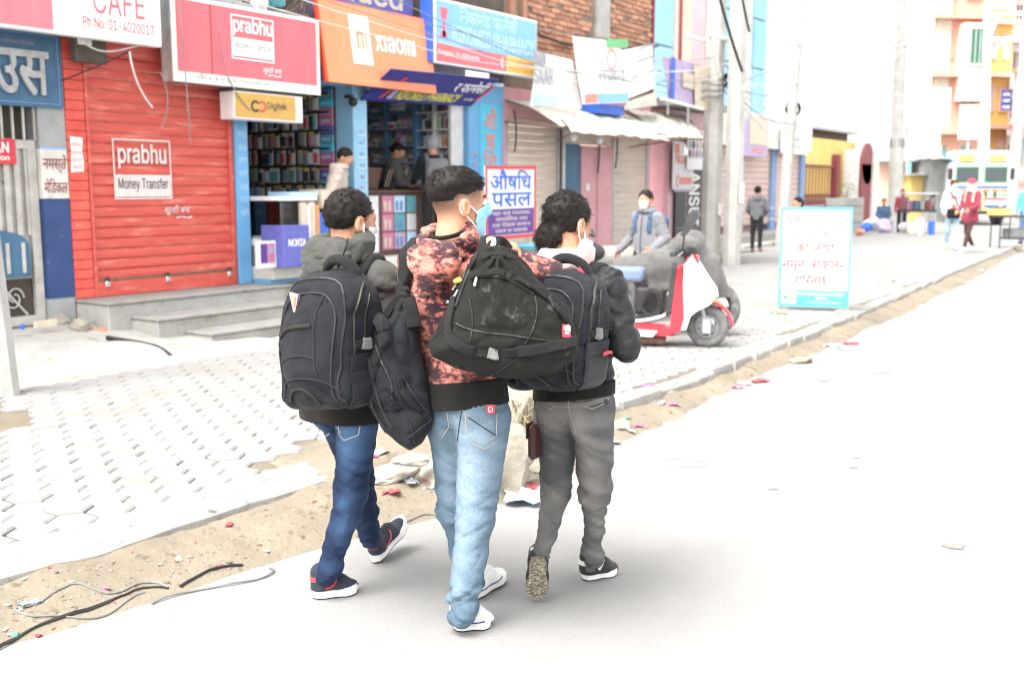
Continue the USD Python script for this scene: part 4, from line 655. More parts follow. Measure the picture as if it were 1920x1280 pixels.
def cloth_board(name, label, P, m, parts=(), sag=.03):       # a printed banner hung from four corners, slightly rippled
    P = [np.asarray(q, float) for q in P]; u, v = np.meshgrid(np.linspace(0, 1, 14), np.linspace(0, 1, 10), indexing="ij")
    S = (1 - u)[..., None] * ((1 - v)[..., None] * P[0] + v[..., None] * P[3]) + u[..., None] * ((1 - v)[..., None] * P[1] + v[..., None] * P[2])
    S[..., 0] += sag * (meshkit.noise(np.stack([u * 3, v * 2, u * 0 + P[0][1]], -1)) - .5); b = S.copy(); b[..., 0] -= .008
    s = thing(name, label, "banner", P[0]); f1 = grid_sheet(S[..., 0], S[..., 1], S[..., 2]); f2 = f1.copy(); f2.vertices = f2.vertices - [.008, 0, 0]; f2.invert(); part(s, "sheet", [f1, f2], m, 40)
    B = Board(P[0] + [.03, 0, 0], P[1] - P[0], np.cross(np.cross(P[1] - P[0], P[3] - P[0]), P[1] - P[0])); L = np.linalg.norm(P[1] - P[0]); H_ = np.linalg.norm(P[3] - P[0])
    for k in parts: part(s, k[0], k[1](B, L, H_), k[2])
    return s
X9 = -9.0
cloth_board("white_price_banner", "white banner with grey capitals and a blue strip, left of the three hung banners", [at_x(*q, X9) for q in ((995, 198), (1092, 204), (1075, 112), (1006, 98))], "sign_white", [("lettering", lambda B, L, H_: B.put(latin("SAAR", .3, bold=True), .06, .32, .0, w=.55, h=.26), "ink_grey"), ("lettering", lambda B, L, H_: B.put(latin("OPTICS", .3), .68, .34, .0, w=.7, h=.2), "ink_pale"), ("blue_strip", lambda B, L, H_: B.rect(.05, .02, .75, .17, 0), "ink_lightblue"), ("grey_block", lambda B, L, H_: B.rect(.05, .62, .4, .78, 0), "ink_grey")])
cloth_board("white_jewellery_banner", "tall white banner with green corner and red round emblem in the middle", [at_x(*q, X9 + .15) for q in ((1092, 196), (1178, 193), (1163, 80), (1073, 68))], "sign_white", [("green_corner", lambda B, L, H_: B.rect(L * .52, H_ * .84, L * .98, H_ * .97, 0), "ink_green"), ("emblem", lambda B, L, H_: B.shape(ring_(L * .62, H_ * .66, .17, .03, 0, 6.2), 0), "ink_faded_red"), ("lettering", lambda B, L, H_: B.put(nepali("तजन", .2), L * .32, H_ * .32, 0, w=.9), "ink_grey"), ("blue_strip", lambda B, L, H_: B.rect(L * .3, .02, L * .97, .16, 0), "sign_blue"), ("red_corner", lambda B, L, H_: B.rect(.05, .02, L * .28, .16, 0), "ink_faded_red")])
cloth_board("white_sketch_banner", "white banner with faint grey sketch lines, right of the three hung banners", [at_x(*q, X9) for q in ((1178, 185), (1228, 165), (1223, 83), (1165, 95))], "sign_white", [("grey_sketch", lambda B, L, H_: join([B.rect(.2, .55, .9, .58, 0, .003, .4), B.rect(.3, .75, 1.0, .78, 0, .003, .2), B.rect(.15, .3, 1.0, .33, 0)]), "ink_grey")])
cloth_board("violet_banner", "pale violet banner with a deep blue edge before the dark balcony", [at_x(*q, -8.95) for q in ((1254, 186), (1315, 200), (1315, 122), (1243, 106))], "pack_lilac", [("blue_edge", lambda B, L, H_: B.rect(.0, .0, .16, H_ * .97, 0), "ink_blue"), ("pale_picture", lambda B, L, H_: B.rect(L * .35, H_ * .35, L * .7, H_ * .7, 0), "pack_cream")])
cloth_board("orange_poster_banner", "pale orange poster hanging beside the violet banner", [at_x(*q, -8.9) for q in ((1303, 200), (1332, 208), (1332, 125), (1302, 122))], "pack_cream")
solo("rolled_tarp", hull([at_x(q[0], q[1], xx) for q in ((1165, 207), (1232, 198), (1230, 172), (1178, 190)) for xx in (-9.0, -9.3)]), "fibre_sheet", "grey tin sheet leaning above the awning under the banners", "sheet")
solo("blue_box", bbox(-9.4, -9.0, 15.9, 16.75, 2.88, 3.05, .01), "ink_blue", "bright blue box on the awning beneath the banners", "box")
def awning(name, label, A, Bq, thick=.018):                  # A: wall edge points, Bq: outer edge points
    A, Bq = np.asarray(A, float), np.asarray(Bq, float); n = 40; u = np.linspace(0, 1, n); v = np.linspace(0, 1, 9); U, V_ = np.meshgrid(u, v, indexing="ij")
    S = (1 - V_)[..., None] * (A[0] + U[..., None] * (A[1] - A[0])) + V_[..., None] * (Bq[0] + U[..., None] * (Bq[1] - Bq[0])); S[..., 2] += .05 * np.sin(V_ * np.pi) + .012 * np.sin(U * n * 1.1) + .03 * (meshkit.noise(np.stack([U * 4, V_ * 2, U * 0], -1)) - .5)
    f1 = grid_sheet(S[..., 0], S[..., 1], S[..., 2]); f2 = f1.copy(); f2.vertices = f2.vertices - [0, 0, thick]; f2.invert(); s = thing(name, label, "awning", A[0]); part(s, "sheet", [f1, f2], "fibre_sheet", 50)
    for k in (0, 1): part(s, "strut", cyl(A[0] * (1 - k) + A[1] * k - [0, 0, .35], Bq[0] * (1 - k) + Bq[1] * k - [0, 0, .02], .012, 6), "rusty_metal")
    part(s, "edge_bar", cyl(Bq[0] - [0, 0, .03], Bq[1] - [0, 0, .03], .014, 6), "rusty_metal"); return s
awning("sheet_awning", "pale grey sheet awning over the first tan shutter", [(XF, 13.95, 3.02), (XF, 17.6, 3.02)], [at_x(1052, 236, -8.6), at_x(1250, 250, -8.6)])
awning("sheet_awning", "lower pale sheet awning edge below the first awning over the pink door", [at_x(1045, 222, -8.9), at_x(1180, 238, -8.9)], [at_x(1072, 246, -8.4), at_x(1256, 262, -8.4)])
awning("sheet_awning", "pale sheet awning beside the concrete poles", [(XF, 17.9, 3.12), (XF, 20.6, 3.12)], [at_x(1232, 256, -8.7), at_x(1318, 258, -8.7)])
fr = thing("awning_frame", "white metal bracket frame above the right awning", "frame", (-9, 19, 3)); part(fr, "beam", cyl(at_x(1240, 185, -8.9), at_x(1318, 205, -8.9), .03, 6), "sign_white_dirty"); part(fr, "upright", cyl(at_x(1252, 188, -8.9), at_x(1252, 215, -8.9), .02, 6), "galvanised"); part(fr, "upright", cyl(at_x(1290, 200, -8.9), at_x(1290, 230, -8.9), .02, 6), "galvanised")
shop_b = t
for i, (px, py, lab) in enumerate([(1124, 262, "white bulb hanging under the awning before the pink door"), (1284, 285, "white bulb hanging under the right awning by the black sign"), (1076, 256, "pale bulb at the left corner of the awning")]):
    c = at_x(px, py, -8.75); q = thing("hanging_bulb", lab, "bulb", c); part(q, "bulb", ell(c, (.055, .055, .075)), "bulb_glass", True); part(q, "holder", cyl(c + [0, 0, .06], c + [0, 0, .13], .022, 8), "counter_white"); part(q, "wire", cyl(c + [0, 0, .13], c + [0, 0, .36], .005, 4), "cable_black")
for y0, z1 in ((14.1, 2.2), (15.45, 1.4), (16.75, 1.9), (17.4, 2.0)): part(t, "hanging_cord", tube(spline([(XF + .08, y0, 2.85), (XF + .10, y0 + .03, (2.85 + z1) / 2), (XF + .08, y0 + .01, z1)], 10), .014, 5), "cable_black")
s = thing("black_vertical_sign", "black upright signboard with white sideways capitals ANSUI", "sign", (XF, 20.5, .6)); XN = XF + .09
part(s, "panel", bbox(XN - .05, XN, 19.95, 21.42, .62, 2.05, .006), "sign_black"); B = Board((XN, 20.58, 2.0), (0, 0, -1), (0, 1, 0)); part(s, "lettering", B.put(latin("ANSUI", .3, bold=True), .02, .0, .001, w=1.12, h=.52), "sign_white"); part(s, "lettering", B.put(latin("ing The World", .1), .2, -.22, .001, w=.75, h=.14), "ink_grey"); part(s, "lettering", fb(20.0, .68, XN).put(latin("SHREE VIDEO", .07), 0, 0, .001, w=1.2, h=.07), "ink_grey"); part(s, "rule", fb(19.97, .82, XN).rect(0, 0, 1.4, .012, .001), "ink_grey")
s = thing("mobile_poster", "white and pink poster with red lettering hanging left of the black sign", "poster", (XF, 19.9, 1.6)); B = fb(19.72, 1.62, XF + .12); part(s, "sheet", B.rect(0, 0, .98, .95, -.01, .01), "pack_white"); part(s, "sheet", B.rect(.1, -.05, 1.0, .42, -.02, .012), "pack_lilac"); part(s, "lettering", [B.put(latin("Ncell", .2, bold=True), .1, .52, .004, w=.55, slant=.3), B.rect(.32, .10, .92, .24, .003)], "ink_faded_red"); part(s, "red_square", B.rect(.08, .72, .3, .9, .003), "ink_faded_red"); part(s, "swirl", B.shape(ring_(.28, .16, .12, .03, 1.4, 4.6), .004), "ink_red")
s = thing("film_poster", "crowded colourful picture poster above the black sign", "poster", (XF, 20.8, 2.0)); B = fb(20.30, 2.02, XF + .16); part(s, "sheet", B.rect(0, 0, 1.12, .80, -.01, .01), "sign_white")
for k in range(16): part(s, "figure", B.shape([(R.uniform(.05, .95) + .07 * math.cos(q) * R.uniform(.6, 1.2), 0) if 0 else (.12 + (k % 6) * .17 + .08 * math.cos(q), .32 + .18 * (k // 6) + .10 * math.sin(q)) for q in np.linspace(0, 6.0, 9)], .001 + .001 * (k % 3), .001), ["pack_black", "pack_lilac", "pack_green", "pack_grey", "pack_pink", "pack_black", "pack_cream"][R.randint(7)])
# ---- poles, cross arms and the tangle of cables
def pole(name, label, base, top, r0, r1, square=True):
    s = thing(name, label, "pole", base); b, e = np.asarray(base, float), np.asarray(top, float); part(s, "shaft", tube([b - [0, 0, .2], b * .5 + e * .5, e], [r0, (r0 + r1) / 2, r1], 8 if square else 14), "pole_concrete", 30 if square else 50); return s
p1 = at_z(1331, 494, .12); P1 = pole("concrete_pole", "thick pale concrete pole in front, nearer of the pair by the awnings", p1, p1 + [0, 0, 8], .21, .20)
p2 = at_z(1363, 497, .12) + [.05, .1, 0]; P2 = pole("concrete_pole", "concrete pole with pasted bill, right one of the pair by the awnings", p2, p2 + [0, 0, 8], .19, .18)
part(P2, "pasted_bill", fb(p2[1] - .1, 1.35, p2[0] + .195).rect(-.06, 0, .16, .4, 0), "sign_white"); part(P1, "pasted_bill", fb(p1[1] - .1, 1.1, p1[0] + .215).rect(-.05, 0, .10, .25, 0), "sign_white")
c = p1 * [1, 1, 0] + [0, 0, 4.55]
arm = thing("cross_arm", "white steel cross arms with braces high on the paired poles", "bracket", c); 
for dz, dx in ((.0, .2), (.0, -.24)): part(arm, "angle_bar", bbox(c[0] + dx - .03, c[0] + dx + .03, c[1] - .85, c[1] + 1.0, c[2] + dz - .04, c[2] + dz + .04, .005), "sign_white_dirty")
part(arm, "brace", cyl(c + [.2, -.7, -.02], c + [.18, -.15, -.75], .035, 6), "sign_white_dirty"); part(arm, "brace", cyl(c + [.2, .8, -.02], c + [.18, .25, -.75], .035, 6), "sign_white_dirty")
q = c + [.12, .18, -.85]; bun = thing("cable_bundle", "dark tangle of coiled cables and splice boxes on the paired poles", "cables", q)
for k in range(9):
    n_ = frame(R.normal(size=3) * [1, .4, .4]); part(bun, "cable_coil", torus(q + R.normal(0, .06, 3) + [.12, 0, 0], n_, R.uniform(.12, .22), .012, 20, 5), "cable_black")
for k in range(3): part(bun, "splice_box", tube(spline([q + [.16, -.02 + .1 * k, .05], q + [.18, .02 + .1 * k, -.2], q + [.14, .05 + .09 * k, -.36]], 8), .05, 8), "cable_black")
p3 = at_z(1677, 430, .12); P3 = pole("concrete_pole", "round concrete pole standing alone farther up the pavement", p3, p3 + [-.15, -.1, 9], .27, .20, False); part(P3, "dark_band", tube([p3 + [-.06, 0, 3.0], p3 + [-.06, 0, 3.3]], .28, 12), "cable_grey"); part(P3, "clamp", torus(p3 + [-.1, 0, 6.6], (0, 0, 1), .25, .05, 16, 6), "galvanised")
p4 = at_z(1463, 462, .12); P4 = pole("concrete_pole", "slim stained pole before the tan shutters with a cable coil", p4, p4 + [.35, .25, 8.5], .15, .12, False)
q = p4 + [.17, .1, 3.55]; co = thing("cable_coil", "black ring of coiled cable hung on the slim pole", "cables", q); part(co, "coil", [torus(q, frame([.5, -.8, 0]), .19, .03, 22, 6), torus(q + [0, 0, -.02], frame([.55, -.75, .1]), .16, .02, 22, 6)], "cable_black")
pl = np.array([-5.92, 3.42, 0.1]); pl = at_z(14, 742, .11); PL = pole("concrete_pole", "white concrete pole with red numerals cut by the left edge", pl, pl + [-.5, -.05, 5], .105, .095)
for k, ch in enumerate("5+980"):
    zc = 1.60 - k * [0, .20, .165, .16, .16][0] - [0, .19, .36, .60, .82][k]; q = pl + [-.1 * zc, 0, zc - .1]; B = Board(q + RIGHT * .015 - FW0 * .107, RIGHT, (0, 0, 1)); part(PL, "painted_numeral", B.put(latin(ch, .13), 0, 0, 0, w=.065, h=.07 if ch == "+" else .13, align="mid"), "ink_faded_red")
wires = []
def wire(a, b, sag, r, m, label, n=26, jig=0.):
    a, b = np.asarray(a, float), np.asarray(b, float); u = np.linspace(0, 1, n)[:, None]; P = a * (1 - u) + b * u; P[:, 2] -= sag * 4 * (u * (1 - u))[:, 0]
    if jig: P += jig * (np.stack([meshkit.noise(np.stack([u[:, 0] * 9, u[:, 0] * 0 + k, u[:, 0] * 0 + r * 999], -1), k) for k in range(3)], -1) - .5)
    solo("overhead_cable", tube(P, r, 5), m, {"cable_grey": "grey ", "cable_pale": "pale ", "cable_black": "black "}[m] + label, "cable", "overhead cables, " + label[:34])
hub = p1 + [.2, -.1, 3.75]; lab = "thin overhead cable strung from the paired poles along the left shop fronts"
for i, (px, py, D) in enumerate([(560, -20, 10.5), (560, -5, 10.4), (700, -25, 12), (620, -10, 11.5), (330, -40, 9.2)]): wire(at_d(px, py, D), hub + [0, 0, .07 * i - .1 + .25 * (i % 2)], .35 + .1 * (i % 3), .006, ["cable_grey", "cable_pale", "cable_grey"][i % 3], lab, jig=.06)
lab = "sagging cable bundle strung across the brick wall"
wire((XF + .1, 14.1, 4.05), (XF + .15, 18.9, 4.3), .1, .02, "cable_black", lab, jig=.1); wire((XF + .12, 14.1, 4.15), (XF + .1, 18.9, 4.38), .06, .012, "cable_grey", lab, jig=.08)
lab = "short cable between the brick building and the paired poles"
for i in range(6): wire((XF + .2, 18.8, 4.0 - .13 * i), hub + [0, 0, -.15 - .05 * i], .08, .012, ["cable_pale", "cable_grey"][i % 2], lab, jig=.05)
lab = "thick cable dropping from above beside the paired poles"
wire(at_d(1345, -20, 20), at_d(1392, 135, 20.5), .05, .03, "cable_black", lab); wire(at_d(1388, -20, 20), at_d(1405, 60, 20.5), .02, .025, "cable_black", lab)
lab = "thin cable between the paired poles and the slim pole"
for i in range(6): wire(hub + [.1, .3, -.1 - .05 * i], p4 + [.25, .1, 5.2 - .5 * i], .25, .012, ["cable_grey", "cable_pale"][i % 2], lab, jig=.05)
lab = "high cable between the slim pole and the round far pole"
for i in range(3): wire(p4 + [.3, .2, 6.0 - .5 * i], p3 + [-.1, 0, 7.5 - .6 * i], .6, .012, "cable_pale", lab)
for a, b, c_ in (((243, 97), (262, 165), (286, 202)), ((300, 135), (314, 180), (303, 240)), ((335, 0), (347, 130), (357, 270)), ((410, 20), (430, 150), (470, 208))):
    solo("dangling_wire", tube(spline([at_x(*a, -9.15), at_x(*b, -9.17), at_x(*c_, -9.2)], 14), .011 if a[0] == 243 else .007, 5), "cable_pale" if a[0] == 243 else "cable_grey", {243: "thick pale wire end dangling before the red shutter", 300: "thin wire dangling under the left corner of the red sign", 335: "long thin wire hanging across the red sign and shutter", 410: "thin wire looping below the red sign to the yellow box sign"}[a[0]], "wire")
solo("slack_cable", tube(spline([at_x(115, 152, -9.5), at_x(170, 130, -9.4), at_x(240, 98, -9.3)], 14), .008, 5), "cable_black", "black cable rising across the red pilaster", "cable"); solo("slack_cable", tube(spline([at_x(160, 82, -9.3), at_x(190, 96, -9.3), at_x(230, 93, -9.3), at_x(290, 88, -9.3)], 16), .009, 5), "cable_pale", "pale cables sagging under the white cafe sign", "cable")
bx = at_x(150, 80, -9.4); jb = thing("junction_box", "small dark and white electrical box under the cafe sign", "box", bx); part(jb, "box", bbox(bx[0] - .1, bx[0], bx[1] - .05, bx[1] + .3, bx[2] - .18, bx[2] + .08, .01), "dark_soffit"); part(jb, "cover", bbox(bx[0], bx[0] + .02, bx[1] - .03, bx[1] + .12, bx[2] - .02, bx[2] + .06, .005), "counter_white")
for i, (px, py, m_, l_) in enumerate([(515, 2, "pack_teal", "pale teal bucket on the ledge above the red sign"), (490, 4, "pack_white", "crumpled white sack on the ledge above the red sign")]):
    c = at_x(px, py - 6, -9.35); solo("ledge_bucket" if i == 0 else "ledge_sack", rock(c, (.14, .14, .14), 40 + i), m_, l_, "bucket" if i == 0 else "sack", smooth=True)
q = at_x(560, 18, -9.4); gr = [tube(spline([q + [0, .02 * k, -.1], q + R.normal(0, .05, 3) + [.05, 0, .12], q + R.normal(0, .12, 3) + [.1, 0, .18]], 6), .006, 4) for k in range(-14, 15)]; solo("dry_plant", gr, "room_brown", "dry grass tuft growing on the ledge behind the red sign", "plant")
# ------------------------------------------------------------------ farther up the street
mat("ink_board_red", (.40, .05, .04), rough=.6); mat("wall_orange", (.66, .36, .27), (.60, .31, .23), rough=.8, scale=1.2); mat("wall_peach", (.78, .55, .45), (.72, .48, .40), rough=.8, scale=1.); mat("wall_yellow", (.74, .55, .20), (.70, .50, .16), rough=.8, scale=1.2); mat("wall_cyan", (.30, .56, .76), (.24, .48, .70), rough=.6, scale=1.); mat("wall_lilac", (.62, .62, .72), rough=.8); mat("wall_pink", (.76, .55, .52), rough=.8); mat("shutter_pinkish", (.62, .46, .42), (.55, .40, .36), rough=.6, scale=2.); mat("window_dark", (.06, .075, .08), rough=.25); mat("window_green", (.22, .38, .28), rough=.4); mat("pillar_blue", (.20, .30, .52), rough=.6); mat("tarp_white", (.72, .70, .68), (.58, .56, .54), rough=.6, scale=2.); mat("plastic_white", (.78, .78, .80), rough=.4)
X2 = -11.6
t = thing("tan_shutter_row", "low shop row with pinkish tan shutters and blue pillars behind the poles", "building", (X2, 30, 0))
shs = [(25.9, 28.1), (28.5, 30.6), (31.0, 33.1)]
for y0, y1 in shs: shutter(t, y0, y1, .6, 2.75, X2, "shutter_pinkish", .16, "galvanised")
for y in (25.6, 28.1, 30.6, 33.1): part(t, "pillar", bbox(X2 - .3, X2 + .1, y, y + .4, .1, 3.0, .01), "pillar_blue" if y > 28.2 else "galvanised")
part(t, "fascia", bbox(X2 - .3, X2 + .25, 22.5, 33.6, 2.76, 3.7, .01), "white_wall"); part(t, "wall", box(X2 - 4, X2 - .3, 21.7, 33.5, 0, 3.6), "pink_pale"); part(t, "plinth", bbox(X2, X2 + 1.0, 25.4, 33.6, .1, .42, .02), "kerb_concrete"); part(t, "step", bbox(X2 + 1.0, X2 + 1.4, 25.4, 33.6, .1, .22, .02), "step_concrete"); part(t, "railing", [cyl((X2 + .9, 25.6, z), (X2 + .9, 33, z), .02, 5) for z in (.8, 1.1)], "galvanised")
t = thing("blue_glass_tower", "tall pale blue and white panelled building behind the poles", "building", (-15, 30, 0))
part(t, "body", box(-22, -12.6, 24.5, 33.0, 3.6, 22), "white_wall")
for k, (y0, y1) in enumerate(((24.6, 25.9), (27.6, 28.8), (29.2, 30.8), (31.5, 32.4))):
    for z in np.arange(3.8, 15, 1.45): part(t, "blue_panel", bbox(-12.6, -12.5, y0, y1, z, z + 1.40, .01), "wall_cyan")
part(t, "beige_panel", bbox(-12.6, -12.52, 26.0, 27.5, 3.8, 15, .01), "wall_peach"); part(t, "corner_trim", bbox(-12.65, -12.45, 33.0, 33.35, 3.6, 22, .02), "sign_white")
def far_sign(name, label, pa, pb, x, m, lines=()):
    a, b = at_x(*pa, x), at_x(*pb, x); s = thing(name, label, "sign", a); y0, y1, z0, z1 = min(a[1], b[1]), max(a[1], b[1]), min(a[2], b[2]), max(a[2], b[2]); part(s, "board", bbox(x - .08, x, y0, y1, z0, z1, .01), m); B = fb(y0, z0, x)
    for txt, u, v, w, h, mm in lines: part(s, "lettering", B.put(latin(txt, .2, bold=True), u * (y1 - y0), v * (z1 - z0), .002, w=w * (y1 - y0), h=h * (z1 - z0)), mm)
    return s
s = far_sign("pink_shop_sign", "pink and white shop sign with an orange block over the tan shutters", (1388, 292), (1441, 234), -11.2, "pack_lilac", [("MEDIA", .42, .12, .5, .16, "ink_faded_red")]); B = fb(at_x(1405, 270, -11.2)[1], at_x(1405, 270, -11.2)[2], -11.195); part(s, "orange_block", B.rect(0, 0, 1.3, .75, .0), "pack_cream")
far_sign("white_red_sign", "white sign with two red lines of lettering near the slim pole", (1468, 287), (1516, 247), -11.2, "sign_white", [("DANFE", .25, .52, .5, .14, "ink_red"), ("HOUSE", .25, .22, .5, .12, "ink_red")])
# yellow gate, walls and plants
gy = at_x(1545, 400, -13.0)
g = thing("yellow_gate", "yellow sheet gate behind brown bars", "gate", (-13, 36, 0)); ya, yb = at_x(1492, 390, -13)[1], at_x(1590, 390, -13)[1]
part(g, "sheet", bbox(-13.1, -13.04, ya, yb + .8, .3, 3.45, .01), "wall_yellow")
for k in range(11): part(g, "bar", cyl((-12.98, ya + .2 + k * (yb - ya) * .058, .3), (-12.98, ya + .2 + k * (yb - ya) * .058, 2.5), .018, 5), "maroon_paint")
for z in (.7, 1.35, 2.4): part(g, "rail", bbox(-13.0, -12.9, ya + .1, ya + (yb - ya) * .65, z, z + (.5 if z == .7 else .07), .01), "maroon_paint")
part(g, "gate_post", [bbox(-13.05, -12.8, ya - .1, ya + .15, .1, 2.9, .01)], "maroon_paint"); part(g, "gate_post", [bbox(-13.05, -12.8, ya + (yb - ya) * .64, ya + (yb - ya) * .70, .1, 2.9, .01)], "maroon_paint")
t = thing("brown_shed", "low brown roofed shed behind the yellow gate", "building", (-15, 40, 0)); part(t, "wall", box(-19, -13.4, 33.8, 44, 0, 3.75), "room_brown"); part(t, "roof", bbox(-19.2, -13.0, 33.6, 44.2, 3.76, 3.9, .02), "galvanised")
wl = thing("garden_wall", "grey block wall right of the yellow gate", "wall", (-11.5, 38, 0)); wy = at_x(1562, 430, -11.6)[1]; wy2 = at_x(1618, 430, -11.6)[1]
for k in range(4):
    for j in range(6): y0 = wy + j * (wy2 - wy) / 6; part(wl, "block", bbox(-11.9, -11.6 + R.normal(0, .01), y0 + .01, y0 + (wy2 - wy) / 6 - .01, .1 + k * .3, .1 + k * .3 + .29, .015), "step_concrete")
def leafy(name, label, c, r, n, seed, mats=("leaf_dark", "leaf_mid")):
    rs = np.random.RandomState(seed); t = thing(name, label, "plant", c); c = np.asarray(c, float)
    part(t, "stem", [cyl(c - [0, 0, r[2]], c + rs.normal(0, .3, 3) * r, .02, 5, .006) for _ in range(5)], "room_brown")
    for i, m in enumerate(mats):
        L = []
        for _ in range(n):
            p = frame(rs.normal(size=3)) * rs.uniform(.35, 1.0) ** .5 * r + c; a, b = frame(rs.normal(size=3)), frame(rs.normal(size=3)); s_ = rs.uniform(.05, .11) * max(r) * .8; b = frame(b - a * (a @ b)); L.append(([p - a * s_, p + b * s_ * .35, p + a * s_, p - b * s_ * .35]))
        v = np.array(L).reshape(-1, 3); k = np.arange(n)[:, None] * 4; part(t, "foliage", trimesh.Trimesh(v, np.vstack([k + [0, 1, 2], k + [0, 2, 3]]), process=False), m, kind="stuff")
mat("leaf_dark", (.055, .10, .04), (.035, .07, .03), rough=.6, scale=3.); mat("leaf_mid", (.12, .17, .07), (.09, .13, .05), rough=.6, scale=3.); mat("straw", (.42, .36, .20), (.30, .26, .14), rough=.9, scale=9.)
leafy("potted_bush", "small dark green bush standing on the grey block wall", at_x(1588, 365, -11.75), np.array([.45, .45, .45]), 160, 5)
t = thing("maroon_gate_post", "white gate pillars with a maroon arched door beyond the block wall", "gate", (-12.2, 42, 0))
for px in (1602, 1640): q = at_x(px, 400, -12.4); part(t, "pillar", bbox(-12.8, -12.4, q[1] - .35, q[1] + .35, .1, 3.1, .02), "white_wall")
q0, q1 = at_x(1612, 400, -12.5)[1], at_x(1634, 400, -12.5)[1]; part(t, "door", bbox(-12.6, -12.5, q0, q1, .1, 2.6, .02), "maroon_paint"); part(t, "arch", disc((-12.55, (q0 + q1) / 2, 2.6), (1, 0, 0), (q1 - q0) / 2, .1, 24), "maroon_paint")
t = thing("roadside_stalls", "row of low weathered shacks with tin roofs behind the far pole", "building", (-13, 50, 0))
for k, (pa, pb, m_) in enumerate((((1645, 420), (1700, 305), "wall_peach"), ((1705, 425), (1760, 330), "wall_yellow"), ((1745, 420), (1775, 300), "grey_wall"))):
    a, b = at_d(*pa, 50 - k), at_d(*pb, 50 - k); ctr = (a + b) / 2; w_ = abs((b - a) @ RIGHT); hgt = b[2]; P = [ctr * [1, 1, 0] + RIGHT * su * w_ / 2 + FW0 * sd + [0, 0, z] for su in (-1, 1) for sd in (0, 2.5) for z in (0, hgt)]; part(t, "shack", hull(P), m_); P = [ctr * [1, 1, 0] + RIGHT * su * (w_ / 2 + .2) + FW0 * sd + [0, 0, hgt + z] for su in (-1, 1) for sd in (-.6, 2.7) for z in (.02, .1)]; part(t, "roof", hull(P), "galvanised")
a = at_d(1690, 292, 47); tp = thing("grey_tarp", "grey tarpaulin slung over the far stalls", "tarp", a); U, V_ = np.meshgrid(np.linspace(0, 1, 16), np.linspace(0, 1, 10), indexing="ij"); TL, TR, BL, BR = (at_d(*q, D) for q, D in (((1715, 245), 49), ((1765, 240), 48), ((1708, 292), 47), ((1768, 295), 46.5))); S = (1 - U)[..., None] * ((1 - V_)[..., None] * BL + V_[..., None] * TL) + U[..., None] * ((1 - V_)[..., None] * BR + V_[..., None] * TR); S[..., 2] -= .25 * np.sin(U * np.pi) * V_; S += .25 * (meshkit.fbm(np.stack([U * 4, V_ * 4, U * 0], -1))[..., None] - .5); f1 = grid_sheet(S[..., 0], S[..., 1], S[..., 2]); f2 = f1.copy(); f2.vertices = f2.vertices - [0, 0, .03]; f2.invert(); part(tp, "sheet", [f1, f2], "tarp_white", 50)
# block buildings that face the camera side: front plane spanned by RIGHT and z at depth D
def front_board(px0, px1, py0, py1, D): a = at_d(px0, py1, D); b = at_d(px1, py0, D); return Board(a, RIGHT, (0, 0, 1)), (b - a) @ RIGHT, b[2] - a[2]
def block_building(name, label, px0, px1, D, top, m, cols, rows, trim, win, z0=0., turn=.1, depth=9.):
    """A storeyed building with its own window grid; its front is turned towards the street."""
    a = at_d(px0, 400, D) * [1, 1, 0]; b = at_d(px1, 400, D + (px1 - px0) * .0)
    U = frame(RIGHT + FW0 * turn); w = ((b - a) @ RIGHT) / (U @ RIGHT); N = np.cross(U, [0, 0, 1.]); t = thing(name, label, "building", a); B = Board(a, U, (0, 0, 1))
    back = frame(a * [1, 1, 0]); P = [a + U * u + [0, 0, z] + back * n for u in (0, w) for z in (0, top) for n in (0, depth)]; part(t, "wall", hull(P), m)
    for r_ in range(rows + 1): part(t, "floor_band", B.rect(-.15, z0 + r_ * 3.0 - .12, w + .15, z0 + r_ * 3.0 + .12, 0, .5 if r_ else .2), trim)
    for r_ in range(rows):
        for c_ in range(cols):
            u0 = (c_ + .2) * w / cols; u1 = (c_ + .8) * w / cols; v0 = z0 + r_ * 3.0 + .9; f = part(t, "window", B.frame(u0, v0, u1, v0 + 1.5, .09, 0, .08), trim); part(f, "pane", B.rect(u0 + .09, v0 + .09, u1 - .09, v0 + 1.41, 0.0, .02), win); part(f, "mullion", B.rect((u0 + u1) / 2 - .03, v0 + .09, (u0 + u1) / 2 + .03, v0 + 1.41, .02, .04), trim)
    return t, B, w
t, B, w = block_building("orange_building", "orange plastered building with green curtained window on its upper floor", 1733, 1830, 58, 15, "wall_orange", 2, 4, "wall_orange", "window_green", 1.6)
part(t, "bay", B.rect(w * .45, 6.2, w * .98, 10.2, 0, .9), "wall_peach"); f = part(t, "window", B.frame(w * .5, 8.0, w * .92, 10.0, .1, .9, .06), "wall_peach"); part(f, "pane", B.rect(w * .52, 8.1, w * .90, 9.9, .9, .02), "window_dark"); part(f, "curtain", [B.rect(w * (.54 + k * .09), 8.1, w * (.58 + k * .09), 9.9, .93, .02) for k in range(4)], "window_green"); part(t, "side_strip", B.rect(.1, 5.5, .9, 14.5, .02, .1), "pack_cream")
block_building("yellow_building", "narrow yellow building between the orange and pink ones", 1832, 1880, 64, 12.0, "wall_yellow", 2, 3, "wall_peach", "wall_lilac", 2.2)
block_building("pale_building", "tall pale lilac building at the right edge", 1872, 1990, 72, 19, "wall_lilac", 4, 5, "wall_pink", "window_dark", 2.2)
block_building("pink_building", "pale pink building with teal window at the far right", 1885, 1960, 60, 8, "wall_pink", 2, 2, "wall_orange", "pack_teal", 2.0)
